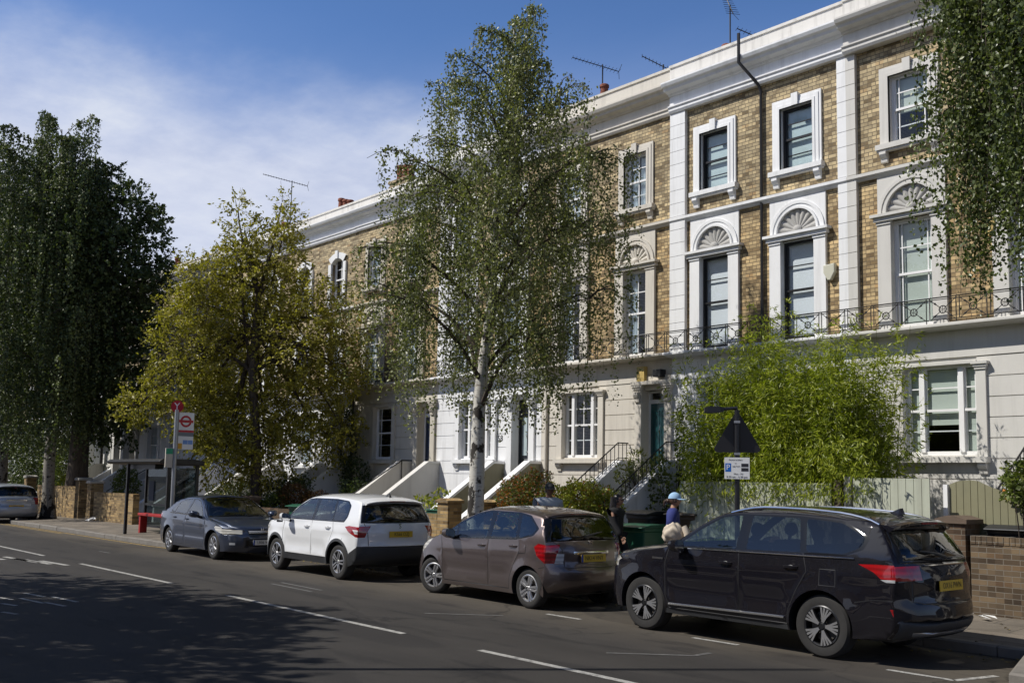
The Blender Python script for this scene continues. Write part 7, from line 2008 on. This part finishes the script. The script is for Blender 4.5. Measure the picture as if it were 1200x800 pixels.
def person(label, loc, rz, H, skin, top, bottom, hairmat, cap=None, glasses=False, long_hair=False, arms='walk', sleeve='short', step=.28):
    """figure facing local +X; H = height. Joints are laid out in the pose, the body is one skin surface"""
    p = thing('person', label, 'person', loc, rz); p['wx'] = (0, 0, 0)
    k = H / 1.72
    def S(x, y, z): return (x * k, y * k, z * k)
    hip, kn, an = .88, .48, .085
    sh = 1.40; shy = .195
    V = [S(0, 0, .95)]; Rr = [(.13 * k, .155 * k)]; E_ = []
    def add(pt, r, par):
        V.append(S(*pt)); Rr.append((r[0] * k, r[1] * k) if hasattr(r, '__len__') else (r * k, r * k)); E_.append((par, len(V) - 1)); return len(V) - 1
    wa = add((0, 0, 1.10), (.115, .155), 0); ch = add((.01, 0, 1.27), (.13, .172), wa); up = add((0, 0, 1.385), (.10, .13), ch); nk = add((.005, 0, 1.475), .055, up); add((.02, 0, 1.56), .052, nk)
    legs = []
    for s in (1, -1):
        st = step * s
        h = add((0, .085 * s, hip), .088, 0); t1 = add((.04 + st * .35, .09 * s, .68), .078, h); kk = add((.04 + st * .55, .09 * s, kn), .054, t1); c = add((-.03 + st * .8, .09 * s, .32), .052, kk); a = add((-.03 + st, .09 * s, an + (.05 if s < 0 else 0)), .036, c)
        f = add((.09 + st, .10 * s, .035 + (.02 if s < 0 else 0)), .032, a); add((.15 + st, .10 * s, .03), .026, f); legs.append((h, t1, kk, c, a))
    armpts = []; hands = []
    for s in (1, -1):
        if arms == 'hold':
            el = (-.02, .27 * s, 1.12); wr = (.20, .16 * s, 1.05)
        else:
            el = (-.03 - .10 * s * (1 if step else 0), .245 * s, 1.13); wr = (.06 - .16 * s * (1 if step else 0), .26 * s, .91)
        a = add((0, shy * s, sh - .01), .064, up); m = add(((el[0]) * .5, (shy * s + el[1]) / 2, (sh + el[2]) / 2), .062, a); e = add(el, .048, m); w = add(wr, .032, e); armpts.append((a, m, e, w))
        d = Vector(wr) - Vector(el); d.normalize(); hands.append((Vector(wr), d, s))
    cov = {0, wa, ch, up} | {i for a in armpts for i in (a[:2] if sleeve == 'short' else a[:3])} | {i for l in legs for i in l[:4]}
    body = MB(); mesh_to_mb(skin_mesh('body', V, E_, [(r[0] * .58, r[1] * .58) if i in cov else r for i, r in enumerate(Rr)]), body, 0)
    for wr, d, s in hands:                                # palm and five bent fingers
        side = Vector((0, 0, 1)) if arms == 'hold' else Vector((1, 0, 0)); side = (side - d * side.dot(d)).normalized(); nrm = d.cross(side) * s
        hv = [S(*wr), S(*(wr + d * .045))]; he = [(0, 1)]; hr = [(.02 * k, .026 * k), (.017 * k, .038 * k)]
        for j, (off, ln) in enumerate(((-.030, .062), (-.010, .074), (.010, .078), (.030, .068))):
            b0 = wr + d * .085 + side * off * -1; q1 = b0 + d * ln * .5 - nrm * .012; q2 = b0 + d * ln * .85 - nrm * .045
            n0 = len(hv); hv += [S(*b0), S(*q1), S(*q2)]; he += [(1, n0), (n0, n0 + 1), (n0 + 1, n0 + 2)]; hr += [.0095 * k, .0085 * k, .007 * k]
        n0 = len(hv); t0 = wr + d * .03 + side * .035; t1 = t0 + d * .03 + side * .025 - nrm * .01; t2 = t1 + d * .03 - nrm * .015
        hv += [S(*t0), S(*t1), S(*t2)]; he += [(1, n0), (n0, n0 + 1), (n0 + 1, n0 + 2)]; hr += [.012 * k, .010 * k, .008 * k]
        mesh_to_mb(skin_mesh('hand', hv, he, hr, 1), body, 0)
    # head: shaped sphere with brow, nose, chin, ears
    hc = Vector((.035, 0, 1.595)); n1, n2 = 28, 20; hv = []; hf = []; hm = []
    for i in range(n2 + 1):
        t = math.pi * i / n2
        for j in range(n1):
            a = 2 * math.pi * j / n1; d = Vector((math.sin(t) * math.cos(a), math.sin(t) * math.sin(a), math.cos(t)))
            x, y, z = d.x * .098, d.y * .075, d.z * .115
            if z < 0: y *= 1 + .9 * z; x = x * (1 + .35 * z) if x > 0 else x * (1 + 2.2 * z)
            fr = max(0, d.x)
            x += .022 * math.exp(-((d.y * .075) / .012) ** 2 - ((z + .018) / .018) ** 2) * (fr > .3) + .008 * math.exp(-(y / .010) ** 2 - ((z - .01) / .025) ** 2) * (fr > .3)
            x -= .010 * (math.exp(-((abs(y) - .032) / .014) ** 2 - ((z - .012) / .013) ** 2)) * (fr > .3)
            x += .006 * math.exp(-((z + .062) / .012) ** 2 - (y / .028) ** 2) * (fr > .3) + .009 * math.exp(-((z + .1) / .018) ** 2 - (y / .025) ** 2) * (fr > .3)
            hv.append(tuple((hc + Vector((x, y, z))) * k))
    hf = [(i * n1 + j, i * n1 + (j + 1) % n1, (i + 1) * n1 + (j + 1) % n1, (i + 1) * n1 + j) for i in range(n2) for j in range(n1)]
    body.add(hv, hf, 0)
    for s in (1, -1):
        body.ball(tuple((hc + Vector((.082, .031 * s, .012))) * k), (.008 * k, .012 * k, .007 * k), 8, 6, 2); body.ball(tuple((hc + Vector((-.005, .078 * s, -.005))) * k), (.018 * k, .008 * k, .03 * k), 8, 6, 0)
    body.ball(tuple((hc + Vector((.088, 0, -.062))) * k), (.009 * k, .022 * k, .008 * k), 8, 6, 1)
    body.build('body', [M[skin], M['lips'], M['eye']], p, smooth=True, fix=False)
    # clothes follow the same skeleton, a little thicker
    def cloth(name, idx, grow, mat_, ends=()):
        mp = {}; vv = []; rr_ = []; ee = []
        for i in idx:
            mp[i] = len(vv); vv.append(V[i]); r = Rr[i]; g_ = grow * (1.3 if r[0] < .09 * k else 1); rr_.append((r[0] + g_ * k, r[1] + g_ * k))
        for a, b_ in E_:
            if a in mp and b_ in mp: ee.append((mp[a], mp[b_]))
        me = skin_mesh(name, vv, ee, rr_); mb = MB(); mesh_to_mb(me, mb); return mb.build(name, M[mat_], p, smooth=True, fix=False)
    top_idx = [0, wa, ch, up] + [i for a in armpts for i in (a[:3] if sleeve == 'short' else a)]
    V0 = V[0]; V[0] = S(0, 0, .93); cloth('shirt', top_idx, .026, top); V[0] = V0
    cloth('trousers', [0] + [i for l in legs for i in l], .016, bottom)
    for s, l in zip((1, -1), legs):
        a = Vector(V[l[4]]); b = MB(); b.ball((a.x + .055 * k, a.y, a.z - .03 * k), (.135 * k, .048 * k, .05 * k), 14, 8); b.build('shoe', M['shoe_white'], p, smooth=True)
    # hair
    h = MB(); v = []
    for i in range(13):
        t = R(112) * i / 12
        for j in range(24):
            a = 2 * math.pi * j / 24; d = Vector((math.sin(t) * math.cos(a), math.sin(t) * math.sin(a), math.cos(t)))
            cut = 1 if (d.x < .25 or d.z > .42) else .9
            v.append(tuple((hc + Vector((d.x * .107 - .008, d.y * .086, d.z * .123)) * cut) * k))
    h.add(v, [(i * 24 + j, i * 24 + (j + 1) % 24, (i + 1) * 24 + (j + 1) % 24, (i + 1) * 24 + j) for i in range(12) for j in range(24)])
    if long_hair:
        r_ = random.Random(3)
        for j in range(46):
            a = R(70) + R(220) * j / 45; x0, y0 = math.cos(a) * .1 - .008, math.sin(a) * .085
            pts = [(x0, y0, 1.66), (x0 * 1.02, y0 * 1.05, 1.56), (x0 * 1.05 - .01, y0 * 1.12, 1.47), (x0 * 1.05 - .02 + r_.uniform(-.015, .015), y0 * 1.15 + r_.uniform(-.015, .015), 1.36 + r_.uniform(-.05, .03))]
            h.tube([S(*q) for q in pts], [.012 * k, .015 * k, .014 * k, .005 * k], 5)
    else:
        h.ball(S(-.085, 0, 1.575), (.035 * k, .055 * k, .045 * k), 10, 8)
        if hairmat == 'hair_brown': h.tube([S(-.10, 0, 1.60), S(-.15, 0, 1.56), S(-.165, .01, 1.48)], [.022 * k, .026 * k, .008 * k], 8)
    h.build('hair', M[hairmat], p, smooth=True)
    if cap:
        c = MB(); v = []
        for i in range(9):
            t = R(88) * i / 8
            for j in range(24):
                a = 2 * math.pi * j / 24; v.append(tuple((hc + Vector((math.sin(t) * math.cos(a) * .117 - .005, math.sin(t) * math.sin(a) * .096, .022 + math.cos(t) * .118))) * k))
        c.add(v, [(i * 24 + j, i * 24 + (j + 1) % 24, (i + 1) * 24 + (j + 1) % 24, (i + 1) * 24 + j) for i in range(8) for j in range(24)])
        v = []
        for j in range(13):
            a = R(-68 + 136 * j / 12); r1 = 1.0; ex = .105 * max(0, math.cos(a * 1.15)) ** .6
            bx_, by_ = math.cos(a) * .115 - .005, math.sin(a) * .095
            v += [tuple((hc + Vector((bx_, by_, .028))) * k), tuple((hc + Vector((bx_ + ex, by_ * (1 + ex), .012 - .12 * by_ ** 2))) * k), tuple((hc + Vector((bx_ + ex, by_ * (1 + ex), .006 - .12 * by_ ** 2))) * k), tuple((hc + Vector((bx_, by_, .020))) * k)]
        c.add(v, [(4 * j + q, 4 * j + 4 + q, 4 * j + 4 + (q + 1) % 4, 4 * j + (q + 1) % 4) for j in range(12) for q in range(4)])
        c.build('cap', M[cap], p, smooth=True)
    if glasses:
        g = MB()
        for s in (1, -1):
            g.ball(tuple((hc + Vector((.098, .033 * s, .014))) * k), (.010 * k, .030 * k, .022 * k), 10, 8); g.tube([S(hc.x + .09, hc.y + .06 * s, hc.z + .018), S(hc.x, hc.y + .082 * s, hc.z + .015)], .004, 5)
        g.tube([S(hc.x + .105, -.01, hc.z + .018), S(hc.x + .105, .01, hc.z + .018)], .004, 5); g.build('sunglasses', M['black'], p, smooth=True)
    return p
gz_ = .165
person('woman in pale blue cap and royal blue t-shirt carrying a beige jacket', (-11.33, 13.3, gz_), .62, 1.60, 'skin_tan', 'shirt_blue', 'denim', 'hair_brown', cap='cap_blue', arms='hold')
person('woman in black with long dark hair and sunglasses, partly behind the taupe hatchback', (-12.62, 13.3, gz_), .35, 1.56, 'skin_tan', 'cloth_black', 'cloth_black', 'hair_dark', glasses=True, long_hair=True, sleeve='long')
person('man in dark cap and pale grey t-shirt seen over the taupe hatchback roof', (-14.42, 13.35, gz_), -.45, 1.72, 'skin_dark', 'shirt_grey', 'denim', 'hair_dark', cap='cap_dark')
# the jacket carried over the woman's forearms
def jacket():
    o = thing('jacket', 'beige quilted jacket bundled over the forearms of woman in blue t-shirt', 'jacket', (-11.33, 13.3, gz_), .62); o['wx'] = (0, 0, 0)
    rng = np.random.RandomState(2); n1, n2 = 48, 30; v = []
    for i in range(n2 + 1):
        t = math.pi * i / n2
        for j in range(n1):
            a = 2 * math.pi * j / n1; d = np.array([math.sin(t) * math.cos(a), math.sin(t) * math.sin(a), math.cos(t)])
            w = 1 + .06 * math.sin(5 * a + 5 * math.cos(t)) * math.sin(t) + .05 * math.sin(9 * d[1] + 6 * d[2] + 2) + .03 * math.sin(14 * d[0] + 9 * d[2])
            v.append((.03 + d[0] * .18 * w, -.24 + d[1] * .14 * w, .97 + d[2] * .175 * w - .05 * abs(d[0])))
    b = MB(); b.add(v, [(i * n1 + j, i * n1 + (j + 1) % n1, (i + 1) * n1 + (j + 1) % n1, (i + 1) * n1 + j) for i in range(n2) for j in range(n1)]); b.build('bundle', M['jacket_beige'], o, smooth=True)
    s = MB(); s.tube([(.20, -.27, 1.06), (.26, -.30, .95), (.25, -.28, .80), (.23, -.27, .66)], [.05, .062, .055, .05], 10); s.build('sleeve', M['jacket_beige'], o, smooth=True)
    return o
jacket()
bpy.context.view_layer.update()
